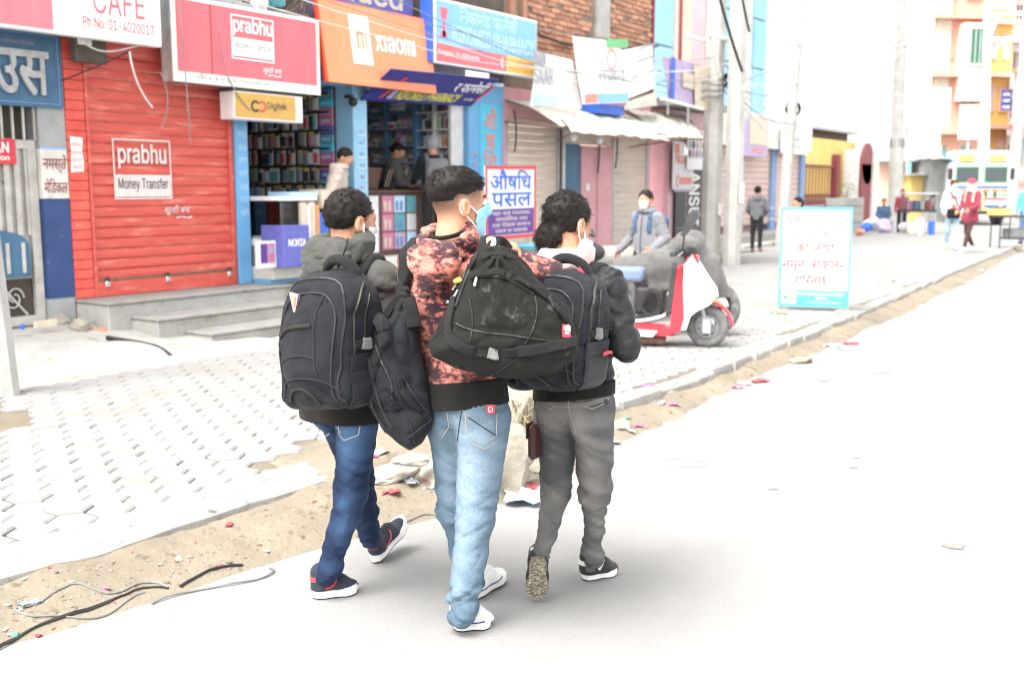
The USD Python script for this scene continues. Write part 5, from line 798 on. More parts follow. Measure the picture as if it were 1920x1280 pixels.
s = thing("white_billboard", "blank white hoarding above the far stalls", "sign", at_d(1735, 240, 44)); B, w, h = front_board(1690, 1779, 166, 241, 44); part(s, "panel", B.rect(0, 0, w, h, -.15, .15), "sign_white"); part(s, "post", [cyl(at_d(1700, 241, 44.1), at_d(1700, 330, 44.1), .06, 6)], "galvanised")
s = thing("pink_cloth_banner", "pale pink cloth banner strung left of the far pole", "banner", at_d(1650, 200, 42)); B, w, h = front_board(1617, 1696, 176, 230, 42.5); part(s, "sheet", B.rect(0, 0, w, h, -.02, .02, -.12), "pack_pink" if 0 else "pink_pale")
s = thing("yellow_hoarding", "pale yellow hoarding in front of the yellow building", "sign", at_d(1815, 220, 52)); B, w, h = front_board(1797, 1833, 197, 262, 52); part(s, "panel", B.rect(0, 0, w, h, -.1, .1), "pack_cream"); part(s, "post", cyl(at_d(1815, 262, 52.1), at_d(1815, 400, 52.1), .06, 6), "galvanised")
s = thing("dark_tall_sign", "small navy upright sign with white lettering on the far building", "sign", at_d(1886, 188, 50)); B, w, h = front_board(1877, 1895, 170, 207, 50); part(s, "panel", B.rect(0, 0, w, h, -.08, .08), "sign_navy"); part(s, "lettering", [B.put(latin(q, .2, bold=True), .06, h * v, .002, w=w * .75, h=h * .14) for q, v in (("HOTEL", .72), ("GUEST", .42), ("HOUSE", .1))], "sign_white")
s = thing("steel_mast", "white steel mast with braced double arms near the right edge", "pole", at_d(1850, 265, 38)); a, b = at_d(1843, 400, 56), at_d(1852, 20, 56); a[2] = 0; part(s, "mast", cyl(a, b, .26, 10, .2), "sign_white"); q1_, q2_ = at_d(1850, 30, 56), at_d(1925, 25, 56); part(s, "arm", cyl(q1_, q2_, .10, 6), "sign_white"); part(s, "arm", cyl(at_d(1850, 75, 56), at_d(1920, 72, 56), .09, 6), "sign_white"); part(s, "brace", cyl(at_d(1855, 104, 56), at_d(1885, 76, 56), .07, 6), "sign_white"); part(s, "brace", cyl(at_d(1856, 70, 56), at_d(1872, 32, 56), .07, 6), "sign_white")
q = at_d(1897, 400, 54); q[2] = 0; pole("concrete_pole", "pale concrete pole close to the right edge", q, q + [.1, 0, 12], .26, .2, False)
# truck
D = 47.; ctr = at_d(1836, 400, D) * [1, 1, 0]; tf = frame(-FW0 * .93 + RIGHT * -.10); tr = np.cross(tf, [0, 0, 1.]); tr = -tr if tr @ RIGHT < 0 else tr
tk = thing("decorated_truck", "white cargo truck with painted coloured front facing the camera", "truck", ctr)
def tb(u0, u1, f0, f1, z0, z1, r=.03):
    m = bbox(u0, u1, f0, f1, z0, z1, r); v = m.vertices; m.vertices = ctr + np.outer(v[:, 0], tr) + np.outer(v[:, 1], tf) + np.outer(v[:, 2], [0, 0, 1]); 
    if m.volume < 0: m.invert()
    return m
part(tk, "cab", tb(-1.25, 1.25, -1.6, 0, .75, 2.75, .08), "sign_white"); part(tk, "roof_box", tb(-1.2, 1.2, -1.3, -.05, 2.76, 3.25, .1), "ink_lightblue"); part(tk, "roof_sign", [tb(-1.0, -.3, -.06, .05, 2.8, 3.08)], "ink_yellow"); part(tk, "roof_sign", [tb(.3, 1.0, -.06, .05, 2.8, 3.08)], "ink_yellow"); part(tk, "cargo_box", tb(-1.3, 1.35, -8, -1.65, 1.0, 3.2, .04), "pack_teal")
for s_ in (-1, 1):
    f = part(tk, "windscreen_frame", tb(.08 if s_ > 0 else -1.12, 1.12 if s_ > 0 else -.08, -.02, .03, 1.85, 2.6), "ink_green"); part(f, "windscreen", tb(.14 if s_ > 0 else -1.06, 1.06 if s_ > 0 else -.14, .0, .045, 1.91, 2.54, .01), "window_dark"); part(tk, "headlight", disc(ctr + tr * .85 * s_ + tf * .06 + [0, 0, .95], tf, .14, .1), "steel_bright"); part(tk, "wheel", disc(ctr + tr * 1.0 * s_ - tf * .8 + [0, 0, .48], tr, .48, .32), "cable_black"); part(tk, "mirror", tb(1.3 * s_ - .1, 1.3 * s_ + .1, -.1, 0, 2.0, 2.5), "dark_metal")
for k, (z0, z1, m_) in enumerate(((1.62, 1.74, "ink_blue"), (1.45, 1.58, "ink_orange"), (1.28, 1.40, "ink_green"), (1.10, 1.22, "sign_red"), (.78, .92, "ink_blue"))): part(tk, "painted_band", tb(-1.15, 1.15, .0, .03, z0, z1, .01), m_)
for k in range(9): part(tk, "grille_slot", tb(-.85 + k * .2, -.75 + k * .2, .02, .05, 1.24, 1.5, .01), ["sign_white", "ink_dark"][k % 2])
part(tk, "bumper", tb(-1.3, 1.3, -.1, .15, .45, .72, .04), "sign_gold"); part(tk, "number_plate", tb(-.3, .3, .15, .17, .5, .66, .005), "ink_dark")
# stalls, cart, sacks on the pavement
def rblock(px, py, D, u, f, h, m, name, label, cat, z=.12, r=.03):
    c = at_d(px, py, D) * [1, 1, 0]; P = bbox(-u / 2, u / 2, -f / 2, f / 2, 0, h, r); v = P.vertices; P.vertices = c + np.outer(v[:, 0], RIGHT) + np.outer(v[:, 1], FW0) + np.outer(v[:, 2], [0, 0, 1]) + [0, 0, z]; return solo(name, P, m, label, cat)
D = 36.; c = at_d(1722, 395, D) * [1, 1, 0] + [0, 0, .12]
sc = thing("snack_cart", "glass sided street food cart on thin legs beyond the far pole", "cart", c)
def cb(u0, u1, f0, f1, z0, z1): m = bbox(u0, u1, f0, f1, z0, z1, .01); v = m.vertices; m.vertices = c + np.outer(v[:, 0], RIGHT) + np.outer(v[:, 1], FW0) + np.outer(v[:, 2], [0, 0, 1]); return m
part(sc, "tray", cb(-.5, .5, -.3, .3, .72, .8), "dark_metal"); part(sc, "glass_case", cb(-.48, .48, -.28, .28, .8, 1.3), "pane_glass"); part(sc, "roof", cb(-.55, .55, -.34, .34, 1.3, 1.36), "galvanised")
for u in (-.48, .45): part(sc, "leg", cb(u, u + .04, -.28, -.24, 0, 1.3), "galvanised"); part(sc, "leg", cb(u, u + .04, .24, .28, 0, 1.3), "galvanised")
for k, m_ in enumerate(("pack_pink", "pack_blue", "pack_white", "pack_red")): solo("snack_jar", cb(-.4 + k * .2, -.25 + k * .2, -.15, .1, .8, 1.1), m_, ["pink jar inside the street food cart", "blue jar inside the street food cart", "white jar inside the street food cart", "red jar inside the street food cart"][k], "jar")
for px, py, u, h, m_, l_, n_ in ((1724, 405, .28, .55, "plastic_white", "white plastic drum beside the street food cart", "drum"), (1748, 405, .2, .45, "ink_blue", "blue plastic drum right of the street food cart", "drum")):
    cc = at_d(px, py, 35) * [1, 1, 0]; solo("plastic_drum", tube([cc + [0, 0, .12], cc + [0, 0, .15], cc + [0, 0, .1 + h], cc + [0, 0, .12 + h]], [u * .45, u * .5, u * .5, u * .4], 14), m_, l_, n_)
for k, (px, py, r_, m_, l_) in enumerate(((1640, 425, .42, "plastic_white", "large white plastic sack in the heap by the far pole"), (1655, 428, .36, "pack_lilac", "pale lilac sack in the heap by the far pole"), (1622, 430, .28, "ink_blue", "blue bundle at the left of the sack heap"), (1635, 410, .32, "plastic_white", "white sack on top of the heap by the far pole"), (1697, 428, .26, "plastic_white", "small white sack right of the far pole"), (1708, 432, .24, "pack_cream", "cream sack right of the far pole"), (1612, 434, .2, "brick_lump", "small brown bundle at the edge of the sack heap"))):
    cc = at_z(px, py + 8, .12); solo("sack", rock(cc + [0, 0, r_ * .6], (r_, r_, r_ * .75), 60 + k), m_, l_, "sack", smooth=True)
c = at_d(1892, 448, 27.5) * [1, 1, 0] + [0, 0, .12]; tb_ = thing("metal_stand", "black metal frame table at the kerb near the right edge", "stand", c)
part(tb_, "top", cb(-.40, .6, -.3, .3, .78, .83), "dark_metal"); part(tb_, "tray", cb(-.12, .42, -.2, .25, .22, .26), "dark_metal"); part(tb_, "case", cb(-.1, .4, -.15, .2, .26, .5), "cable_grey")
for u in (-.38, .55): part(tb_, "leg", [cb(u, u + .035, -.28, -.25, 0, .8)], "dark_metal"); part(tb_, "leg", [cb(u, u + .035, .25, .28, 0, .8)], "dark_metal")
for u in (-.1, .38): part(tb_, "hanger", cb(u, u + .025, -.2, -.17, .26, .8), "dark_metal")
# ---- covid test board
o = at_z(1458, 580, .12); oe = at_z(1590, 585, .12); s = thing("test_centre_board", "white and sky blue standing board announcing COVID-19 PCR tests", "sign", o); U = frame((oe - o) * [1, 1, 0]); B = Board(o + [0, 0, .06], U, (0, 0, 1)); B = Board(o + [0, 0, .05] + np.cross(U, [0, 0, 1]) * .0, U, frame(np.array([0, 0, 1]) - np.cross(U, [0, 0, 1]) * .06)); w = np.linalg.norm((oe - o)[:2]); h = 1.24
part(s, "panel", B.rect(0, 0, w, h, -.02, .02), "sign_white"); part(s, "border", [B.rect(0, .0, .022, h, .0, .006), B.rect(w - .022, 0, w, h, .0, .006), B.rect(.022, h - .03, w - .022, h, 0, .006)], "sign_cyan"); part(s, "foot_panel", B.rect(.022, .0, w - .022, .21, 0, .006), "sign_cyan")
part(s, "lettering", B.put(nepali("यहा", .10), .06, 1.03, .003, w=.22), "ink_board_red"); part(s, "lettering", B.put(latin("COVID-19", .1), .30, 1.03, .003, w=w-.34, h=.115), "ink_board_red"); part(s, "lettering", B.put(latin("(PCR Test)", .1), w / 2, .87, .003, w=.62, h=.11, align="mid"), "ink_board_red")
for q, v, ww in (("को लािग", .67, .46), ("नमूना संकलन", .47, .78), ("गिरन्छ ।", .27, .47)): part(s, "lettering", B.put(nepali(q, .11, bold=.6), w / 2, v, .003, w=ww, align="mid"), "ink_board_red")
part(s, "logo_tile", B.rect(.04, .035, .22, .19, .006), "sign_white"); part(s, "logo_mark", [B.rect(.06, .09, .12, .14, .011), B.rect(.14, .08, .20, .11, .011)], "ink_green"); part(s, "lettering", [B.put(latin("STAR DIAGNOSTIC LABORATORY", .04, bold=True), .24, .145, .007, w=w - .30, h=.03), B.put(latin("NEPAL", .04, bold=True), .46, .095, .007, w=.14, h=.028), B.put(latin("Gongabu, Kathmandu", .04), .36, .045, .007, w=.4, h=.026)], "sign_white")
for u in (.03, w - .06): part(s, "leg", cyl(B.o + U * u - B.N * .03 + [0, 0, -.1], B.o + U * u - B.N * .03 + [0, 0, 1.0], .012, 6), "galvanised"); part(s, "rear_leg", cyl(B.o + U * u - B.N * .40 + [0, 0, -.06], B.o + U * u - B.N * .03 + [0, 0, .95], .012, 6), "galvanised")
# ------------------------------------------------------------------ people: skin, hair, cloth
mat("skin", (.50, .265, .165), (.44, .225, .14), rough=.55, scale=20., spec=.35, bump=.0006, bscale=300.)
mat("skin_tan", (.42, .22, .14), (.36, .18, .11), rough=.55, scale=20., spec=.35)
mat("hair_black", (.007, .006, .006), (.014, .010, .008), rough=.55, scale=60., spec=.22, bump=.0015, bscale=120., bstretch=(1, 1, .3))
mat("eye_white", (.7, .68, .65), rough=.3); mat("eye_dark", (.02, .013, .01), rough=.2); mat("lips", (.34, .14, .11), rough=.5)
mat("mask_blue", (.30, .62, .80), (.26, .57, .76), rough=.8, scale=30.); mat("mask_white", (.72, .74, .76), rough=.8); mat("loop_white", (.8, .8, .8), rough=.7)
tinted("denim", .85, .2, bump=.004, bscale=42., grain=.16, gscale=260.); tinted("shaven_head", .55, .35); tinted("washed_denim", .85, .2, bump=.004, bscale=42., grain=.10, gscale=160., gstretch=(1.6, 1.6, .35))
def cloth(name, c, c2=None, rough=.85, **k): return mat(name, c, c2, rough=rough, scale=k.pop("scale", 9.), bump=k.pop("bump", .0045), bscale=k.pop("bscale", 38.), spec=k.pop("spec", .2), sheen=k.pop("sheen", .05), **k)
cloth("olive_quilt", (.068, .068, .061), (.054, .054, .048), rough=.7); cloth("black_knit", (.012, .0115, .011), (.016, .0155, .014), sheen=.04, spec=.1); cloth("black_shell", (.022, .0225, .025), (.017, .0175, .019), rough=.45, spec=.17, sheen=0.)
cloth("pack_fabric", (.018, .0195, .024), (.013, .014, .0175), rough=.42, spec=.2, sheen=0., bscale=500., spots=(11., .69, (.12, .12, .12), .1)); cloth("pack_fabric_ribbed", (.018, .019, .023), (.012, .013, .016), rough=.4, spec=.2, sheen=0., bscale=90., bstretch=(1, 1, 6), bump=.002)
cloth("duffel_fabric", (.018, .0177, .0165), (.014, .0137, .0125), rough=.7, spec=.1, sheen=0., spots=[(13., .60, (.12, .115, .108), .14), (5., .60, (.055, .053, .049), .16)]); cloth("webbing", (.014, .014, .0145), rough=.8, bscale=600., spots=(14., .66, (.13, .125, .12), .1)); mat("zip_black", (.015, .015, .015), rough=.5)
cloth("pink_fleece", (.66, .50, .48), (.56, .38, .37)); cloth("red_lining", (.50, .05, .07)); cloth("shoe_navy", (.022, .028, .042), (.03, .036, .052), rough=.8); mat("sole_white", (.78, .78, .77), (.70, .69, .67), rough=.5, scale=20.); mat("shoe_white", (.80, .80, .79), rough=.6, scale=20.); mat("sole_mud", (.30, .265, .19), (.10, .09, .07), rough=.95, scale=70., lo=.42, hi=.55, stretch=(1, 1, 2), bump=.006, bscale=70.); mat("tag_red", (.72, .05, .07), rough=.5); mat("leather_brown", (.055, .02, .017), rough=.5)
looks["flame_print"] = usdkit.material(stage, "/World/Looks/flame_print", {"co": ("texture_coordinate", {}), "mp": ("mapping", {"rotation": (.4, .5, .2), "scale": (1, .9, 2.0)}), "n": ("noise_texture", {"scale": 24., "detail": 9., "roughness": .75, "distortion": .4}), "n2": ("noise_texture", {"scale": 9., "detail": 3.}),
    "ad": ("mix_color", {"blend_type": "mix", "fac": .38}), "bw": ("rgb_to_bw", {}), "r": ("rgb_ramp", {"ramp": [(.0, (.022, .012, .016)), (.475, (.045, .022, .03)), (.50, (.15, .055, .052)), (.525, (.52, .17, .13)), (.61, (.68, .30, .235)), (1., (.74, .38, .30))]}), "fn": ("noise_texture", {"scale": 350.}), "b": ("bump", {"distance": .0012}), "p": ("principled_bsdf", {"roughness": .85, "specular_ior_level": .2, "sheen_weight": .1})},
    [("co.object", "mp.vector"), ("mp.vector", "n.vector"), ("co.object", "n2.vector"), ("n.color", "ad.a"), ("n2.color", "ad.b"), ("ad.result", "bw.color"), ("bw.val", "r.fac"), ("r.color", "p.base_color"), ("co.object", "fn.vector"), ("fn.fac", "b.height"), ("b.normal", "p.normal")], surface="p.BSDF")

def near(p, d, fn, w=.036):                       # add folds only close to the surface
    m = np.abs(d) < w
    if m.any(): d = d.copy(); d[m] = d[m] + fn(p[m])
    return d
def onto(f, P, D, reach=.6):                     # walk from P along D until the surface f = 0
    P = np.array(P, float); D = np.broadcast_to(frame(D), P.shape); t = np.zeros(len(P))
    for _ in range(34): t = np.minimum(t + .75 * np.maximum(f(P + D * t[:, None]), -.01), reach)
    return P + D * t[:, None]
def grad(f, P, e=.004): return frame(np.stack([f(P + np.eye(3)[k] * e) - f(P - np.eye(3)[k] * e) for k in range(3)], 1))
def yaw(deg, pitch=0., roll=0.):
    return (rotm([0, 0, 1], -deg) @ rotm([1, 0, 0], pitch) @ rotm([0, 1, 0], roll))[:3, :3]
def billow(p, freq, seed=0, warp=.6):            # soft bulges parted by sharp creases, -1 .. 1
    q = p * np.asarray(freq, float); n = meshkit.noise(q * .5 + 1.7, seed + 5) - .5; return 2 * np.sqrt(np.abs(2 * meshkit.noise(q + warp * 2 * n[:, None], seed) - 1) + .02) - 1.1
def head_fn(c, Rh, neck, ear=1.):
    c = np.asarray(c, float); nk = (np.asarray(neck, float) - c) @ Rh
    def f(p):
        q = (p - c) @ Rh; a = np.abs(q[:, :1]); s = np.hstack([a, q[:, 1:]])
        d = blend([oval(q, (0, -.014, .030), (.074, .092, .086)), oval(q, (0, .022, -.018), (.063, .070, .092)), cone(q, (0, .030, -.065), (0, .062, -.092), .046, .026), cone(q, (0, .088, .018), (0, .070, .03), .024, .03)], .03)
        d = smin(d, cone(q, (0, .094, .004), (0, .109, -.026), .008, .0125), .012); d = smin(d, cone(s, (.008, .089, .022), (.034, .078, .022), .009, .009), .012); d = smin(d, cone(s, (.0, .089, -.052), (.016, .083, -.054), .008, .006), .008)
        d = np.maximum(d, -oval(s, (.031, .098, .006), (.015, .013, .009))) if 0 else -smin(-d, oval(s, (.031, .100, .006), (.016, .016, .010)), .01)
        e = np.maximum(oval(s, (.078, -.010, -.010), (.014, .021, .034)), -oval(s, (.093, -.004, -.008), (.012, .012, .022))); d = smin(d, e, .008)
        return smin(d, cone(q, (0, -.028, -.05), nk, .052, .058), .03)
    return f
def hand_fn(w, dirn, up, curl=.6, s=1.):         # wrist, direction of the fingers, back of the hand
    w = np.asarray(w, float); a = frame(dirn); b = frame(np.asarray(up) - a * (np.asarray(up) @ a)); c = np.cross(a, b); B = []
    pc = w + a * .05 * s
    palm = [(w, w + a * .085 * s + c * .018 * s, .024, .019), (w, w + a * .085 * s - c * .02 * s, .024, .018)]
    fing = []
    for k, (o, L) in enumerate(((-.031, .058), (-.011, .068), (.010, .075), (.030, .070))):
        p0 = w + a * .082 * s + c * o * s; d1 = frame(a * math.cos(curl * .7) - b * math.sin(curl * .7)); p1 = p0 + d1 * L * .5 * s; d2 = frame(a * math.cos(curl * 1.8) - b * math.sin(curl * 1.8)); p2 = p1 + d2 * L * .55 * s; fing.append([(p0, p1, .0092, .0085), (p1, p2, .0085, .0072)])
    t0 = w + a * .025 * s + c * .026 * s; t1 = t0 + frame(a * .6 + c * .7 - b * .25) * .042 * s; t2 = t1 + frame(a * .9 + c * .2 - b * .3) * .03 * s; fing.append([(t0, t1, .013, .0105), (t1, t2, .0105, .0085)])
    def f(p):
        d = blend([cone(p, *x, (b, .62)) for x in palm], .015)
        for F_ in fing: d = smin(d, blend([cone(p, *x) for x in F_], .004), .006)
        return d
    return f
def body_mesh(fs, lo, hi, h):
    return nets(lambda p: np.minimum.reduce([f(p) for f in fs]), lo, hi, h)
def bounds(P, pad): P = np.array(P, float); return P.min(0) - pad, P.max(0) + pad
def shoe(t, heel, toe, upper, sole, w=.092, tall=.10, up=(0, 0, 1), sole_h=.032, accent=None, bottom=None, detail=True, h=.006, heeltab=None, lace="webbing"):
    heel, toe = np.asarray(heel, float), np.asarray(toe, float); L = np.linalg.norm(toe - heel); F_ = (toe - heel) / L; S = frame(np.cross(F_, up)); U = np.cross(S, F_); Rm = np.stack([S, F_, U], 1)
    Wd = lambda m: trimesh.Trimesh(m.vertices @ Rm.T + heel, m.faces, process=False)
    k = L / .27; a = np.linspace(0, 2 * np.pi, 40, endpoint=False); yy = (.5 - .5 * np.cos(a)) * L; prof = np.interp(yy / L, [0, .05, .2, .45, .7, .9, 1], [.0, .55, .74, .70, 1., .72, .0]); ol = np.stack([np.sign(np.sin(a)) * prof * w / 2 * np.clip(np.abs(np.sin(a)) * 2.5, 0, 1) ** .5, yy], 1)
    def lay(z0, z1, g0, g1): 
        o0 = ol * [g0, 1] + 0; o1 = ol * [g1, 1]; n = len(ol); v = np.vstack([np.c_[o0, np.full(n, z0)], np.c_[o1, np.full(n, z1)], [[0, L / 2, z0], [0, L / 2, z1]]]); i = np.arange(n); j = (i + 1) % n
        m = trimesh.Trimesh(v, np.vstack([np.stack([i, j, j + n], 1), np.stack([i, j + n, i + n], 1), np.stack([j, i, np.full(n, 2 * n)], 1), np.stack([i + n, j + n, np.full(n, 2 * n + 1)], 1)]), process=False)
        if m.volume < 0: m.invert()
        v = m.vertices; v[:, 2] += .012 * np.clip((v[:, 1] / L - .78) / .22, 0, 1) ** 2 * k; m.vertices = v; return m
    s = part(t, "sole", Wd(lay(.006, sole_h, .97, 1.0)), sole, 50); part(s, "tread", Wd(lay(0, .006, .93, .96)), bottom or "cable_black")
    f = lambda p: np.maximum(smin(smin(blend([cone(p, (0, .05 * k, .045), (0, .15 * k, .045), .038, .043), cone(p, (0, .15 * k, .04), (0, .225 * k, .022), .042, .036)], .02), cone(p, (0, .048 * k, .05), (0, .045 * k, tall), .038, .040), .02), cone(p, (0, .09 * k, .07), (0, .15 * k, .055), .028, .026), .02), sole_h - .004 - p[:, 2])
    m = nets(f, (-.07, -.02, 0), (.07, L + .03, tall + .06), h); u_ = part(t, "shoe_upper", Wd(m), upper, True)
    if detail:
        for q in range(4): y = (.105 + .017 * q) * k; c = onto(f, np.stack([np.linspace(-.022, .022, 7), np.full(7, y), np.full(7, .16)], 1), (0, 0, -1), .16); part(u_, "lace", Wd(tube(c + [0, 0, .002], .0032, 5)), lace)
        if accent:
            for sg in (1, -1):
                P = np.array([(sg * .1, y * k, z) for y, z in accent[1]]); part(u_, "accent", Wd(tube(onto(f, spline(P, 10), (-sg, 0, 0), .1), accent[2], 5)), accent[0])
        if heeltab: c = onto(f, spline(np.array([(-.03, -.03, tall - .02), (0, -.05, tall - .022), (.03, -.03, tall - .02)]), 9), (0, 1, 0), .12); part(u_, "heel_tab", Wd(ribbon(c, grad(f, c), .020, .003)), heeltab)
    return u_
def strands(t, f, n, seed, box_, dirn, L, wdt, m, keep, curl=.3):
    """Loose hairs growing out of the hair's surface."""
    rs = np.random.RandomState(seed); P = rs.uniform(box_[0], box_[1], (n * 6, 3)); d = f(P); P = P[np.abs(d) < .02]; g = grad(f, P); P = P - g * f(P)[:, None]; P = P[keep(P)][:n]; g = grad(f, P)
    D = np.array([dirn(p) for p in P]) if callable(dirn) else np.broadcast_to(dirn, P.shape); T = frame(D - g * (D * g).sum(1, keepdims=True) * .9 + g * .12 + rs.normal(0, curl, P.shape) * .6); l = L * rs.uniform(.5, 1.1, (len(P), 1)); pts = np.stack([P - g * .004, P + T * l * .5 + g * .003, P + T * l - g * .004 + rs.normal(0, .003, P.shape)], 1)
    c = UsdGeom.BasisCurves.Define(stage, numbered(t.path, "hair_strands")); c.CreateTypeAttr("linear"); c.CreateCurveVertexCountsAttr([3] * len(P)); c.CreatePointsAttr(Vt.Vec3fArray.FromNumpy((pts.reshape(-1, 3) - t.loc).astype(np.float32))); c.CreateWidthsAttr(Vt.FloatArray.FromNumpy(np.tile([wdt, wdt * .8, wdt * .2], len(P)).astype(np.float32))); c.SetWidthsInterpolation("vertex")
    UsdShade.MaterialBindingAPI.Apply(c.GetPrim()).Bind(M(m)); c.GetPrim().SetCustomDataByKey("kind", "stuff")

def leg_fn(hp, kn, an, hip, r=(.092, .068, .062, .052), seed=0, cuff=.0, amp=.006, flare=0.):
    hp, kn, an = (np.asarray(q, float) for q in (hp, kn, an)); ax = frame(an - kn)
    def f(p):
        d = blend([cone(p, hp, kn, r[0], r[1]), cone(p, kn, an, r[2] + .004, r[3])], .03)
        def w(q):
            lk = np.linalg.norm(q - kn, axis=1); la = np.linalg.norm(q - an, axis=1); lh = np.linalg.norm(q - hp, axis=1)
            A = amp * (.40 + 1.1 * np.exp(-(lk / .14) ** 2) + 1.8 * np.exp(-(la / .13) ** 2) + .5 * np.exp(-(lh / .12) ** 2)); A = A * (.25 + 1.5 * meshkit.noise(q * 7, seed + 2)); g_ = 1 if seed % 2 else -1; return -A * (.85 * billow(q @ yaw(0, 0, 32 * g_), (7, 7, 19), seed, .8) + .45 * billow(q @ yaw(0, 0, -26 * g_), (9, 9, 30), seed + 9, .8))
        return near(p, d, w)
    return f
def trousers(t, J, m, seed, tint=None, h=.009, r=(.092, .068, .062, .052), waist=None, amp=.006, name="jeans", rh=.100, keepz=9.):
    fs = [leg_fn(J["hp" + s], J["kn" + s], J["an" + s], J["hip"], r, seed + i, amp=amp) for i, s in enumerate("LR")]
    hip = np.asarray(J["hip"], float); hl, hr = np.asarray(J["hpL"], float), np.asarray(J["hpR"], float)
    def f(p):
        d = smin(fs[0](p), fs[1](p), .018); pel = smin(cone(p, hl + [.02, 0, .03], hr + [-.02, 0, .03], rh, rh, ((0, 1, 0), 1.02)), cone(p, hip, hip + [0, .0, .13], rh * 1.36, rh * 1.32, ((0, 1, 0), .74)), .05)
        pel = smin(pel, np.minimum(oval(p, hl + [.0, -.026, -.03], (.085, .082, .10)), oval(p, hr + [.0, -.026, -.03], (.085, .082, .10))), .02)
        d = smin(d, pel, .03); return np.maximum(d, p[:, 2] - (waist or hip[2] + .12))
    lo, hi = bounds([J[k] for k in ("hpL", "hpR", "knL", "knR", "anL", "anR", "hip")], .19); lo[2] = min(J["anL"][2], J["anR"][2]) - .07
    mz = nets(f, lo, hi, h); q = part(t, name, mz, m, True, color=None if tint is None else np.clip(tint(mz.vertices), 0, 1)); q.f = f; return q
def top_fn(J, r=(.165, .150, .160), arm=(.072, .060, .056, .046), flat=.68, hem=None, seed=0, amp=.006, seams=(), tilt=0., yoke=.070, freq=(9, 9, 20), both="LR", slack=1.):
    g = {k: np.asarray(v, float) for k, v in J.items() if k != "Rh"}; fx = ((0, 1, 0), flat)
    def f(p):
        d = blend([cone(p, g["chest"], g["belly"], r[0], r[1], fx), cone(p, g["belly"], g["hip"], r[1], r[2], fx), cone(p, g["shL"], g["shR"], yoke, yoke), cone(p, g["neck"] - [0, 0, .04], (g["shL"] + g["shR"]) / 2, .062, .085)], .05)
        for s in both: d = smin(d, blend([cone(p, g["sh" + s], g["el" + s], arm[0], arm[1]), cone(p, g["el" + s], g["wr" + s], arm[2], arm[3])], .02), .025)
        def w(q):
            o = -amp * (billow(q @ yaw(0, 0, 30), freq, seed) * .75 + .5 * billow(q @ yaw(0, 0, -35), (freq[0] * 1.7, freq[1] * 1.7, freq[2] * 1.4), seed + 3))
            for s in both: o = o - amp * 1.3 * np.exp(-(np.linalg.norm(q - g["el" + s], axis=1) / .09) ** 2) * billow(q, (10, 10, 26), seed + 7)
            for z in seams: o = o + .009 * np.exp(-((q[:, 2] - z - .02 * np.sin(q[:, 0] * 6)) / .009) ** 2)
            return o
        d = near(p, d, w)
        if hem is not None: d = np.maximum(d, hem + tilt * (p[:, 0] - g["hip"][0]) - p[:, 2])
        return d
    return f
POSE = dict(head=(0, .03, 1.56), neck=(0, -.01, 1.41), chest=(0, -.01, 1.22), belly=(0, 0, 1.03), hip=(0, 0, .88), shL=(-.16, -.01, 1.34), elL=(-.225, -.03, 1.08), wrL=(-.235, .06, .87), shR=(.16, -.01, 1.34), elR=(.225, -.03, 1.08), wrR=(.235, .06, .87), hpL=(-.085, 0, .86), knL=(-.095, .02, .47), anL=(-.095, -.02, .10), hpR=(.085, 0, .86), knR=(.095, .02, .47), anR=(.095, -.02, .10))
def hair_fn(c, Rh, thick=.014, line=(.06, .79), rough=.006, seed=0, extra=()):
    c = np.asarray(c, float)
    def f(p):
        q = (p - c) @ Rh; d = oval(q, (0, -.014, .032), (.074 + thick, .092 + thick, .086 + thick))
        for e in extra: d = smin(d, e(q), .02)
        d = near(p, d, lambda w: rough * (-fold((w - c) @ Rh, (38, 30, 22), seed) * .8 - (meshkit.noise(w * 60, seed) - .5)))
        zl = line[0] + (q[:, 1] - .08) * line[1]; k = np.maximum(d, (zl - q[:, 2]) * .7); s = np.hstack([np.abs(q[:, :1]), q[:, 1:]])
        return -smin(-k, oval(s, (.085, .004, -.018), (.026, .030, .040)), .008)
    return f
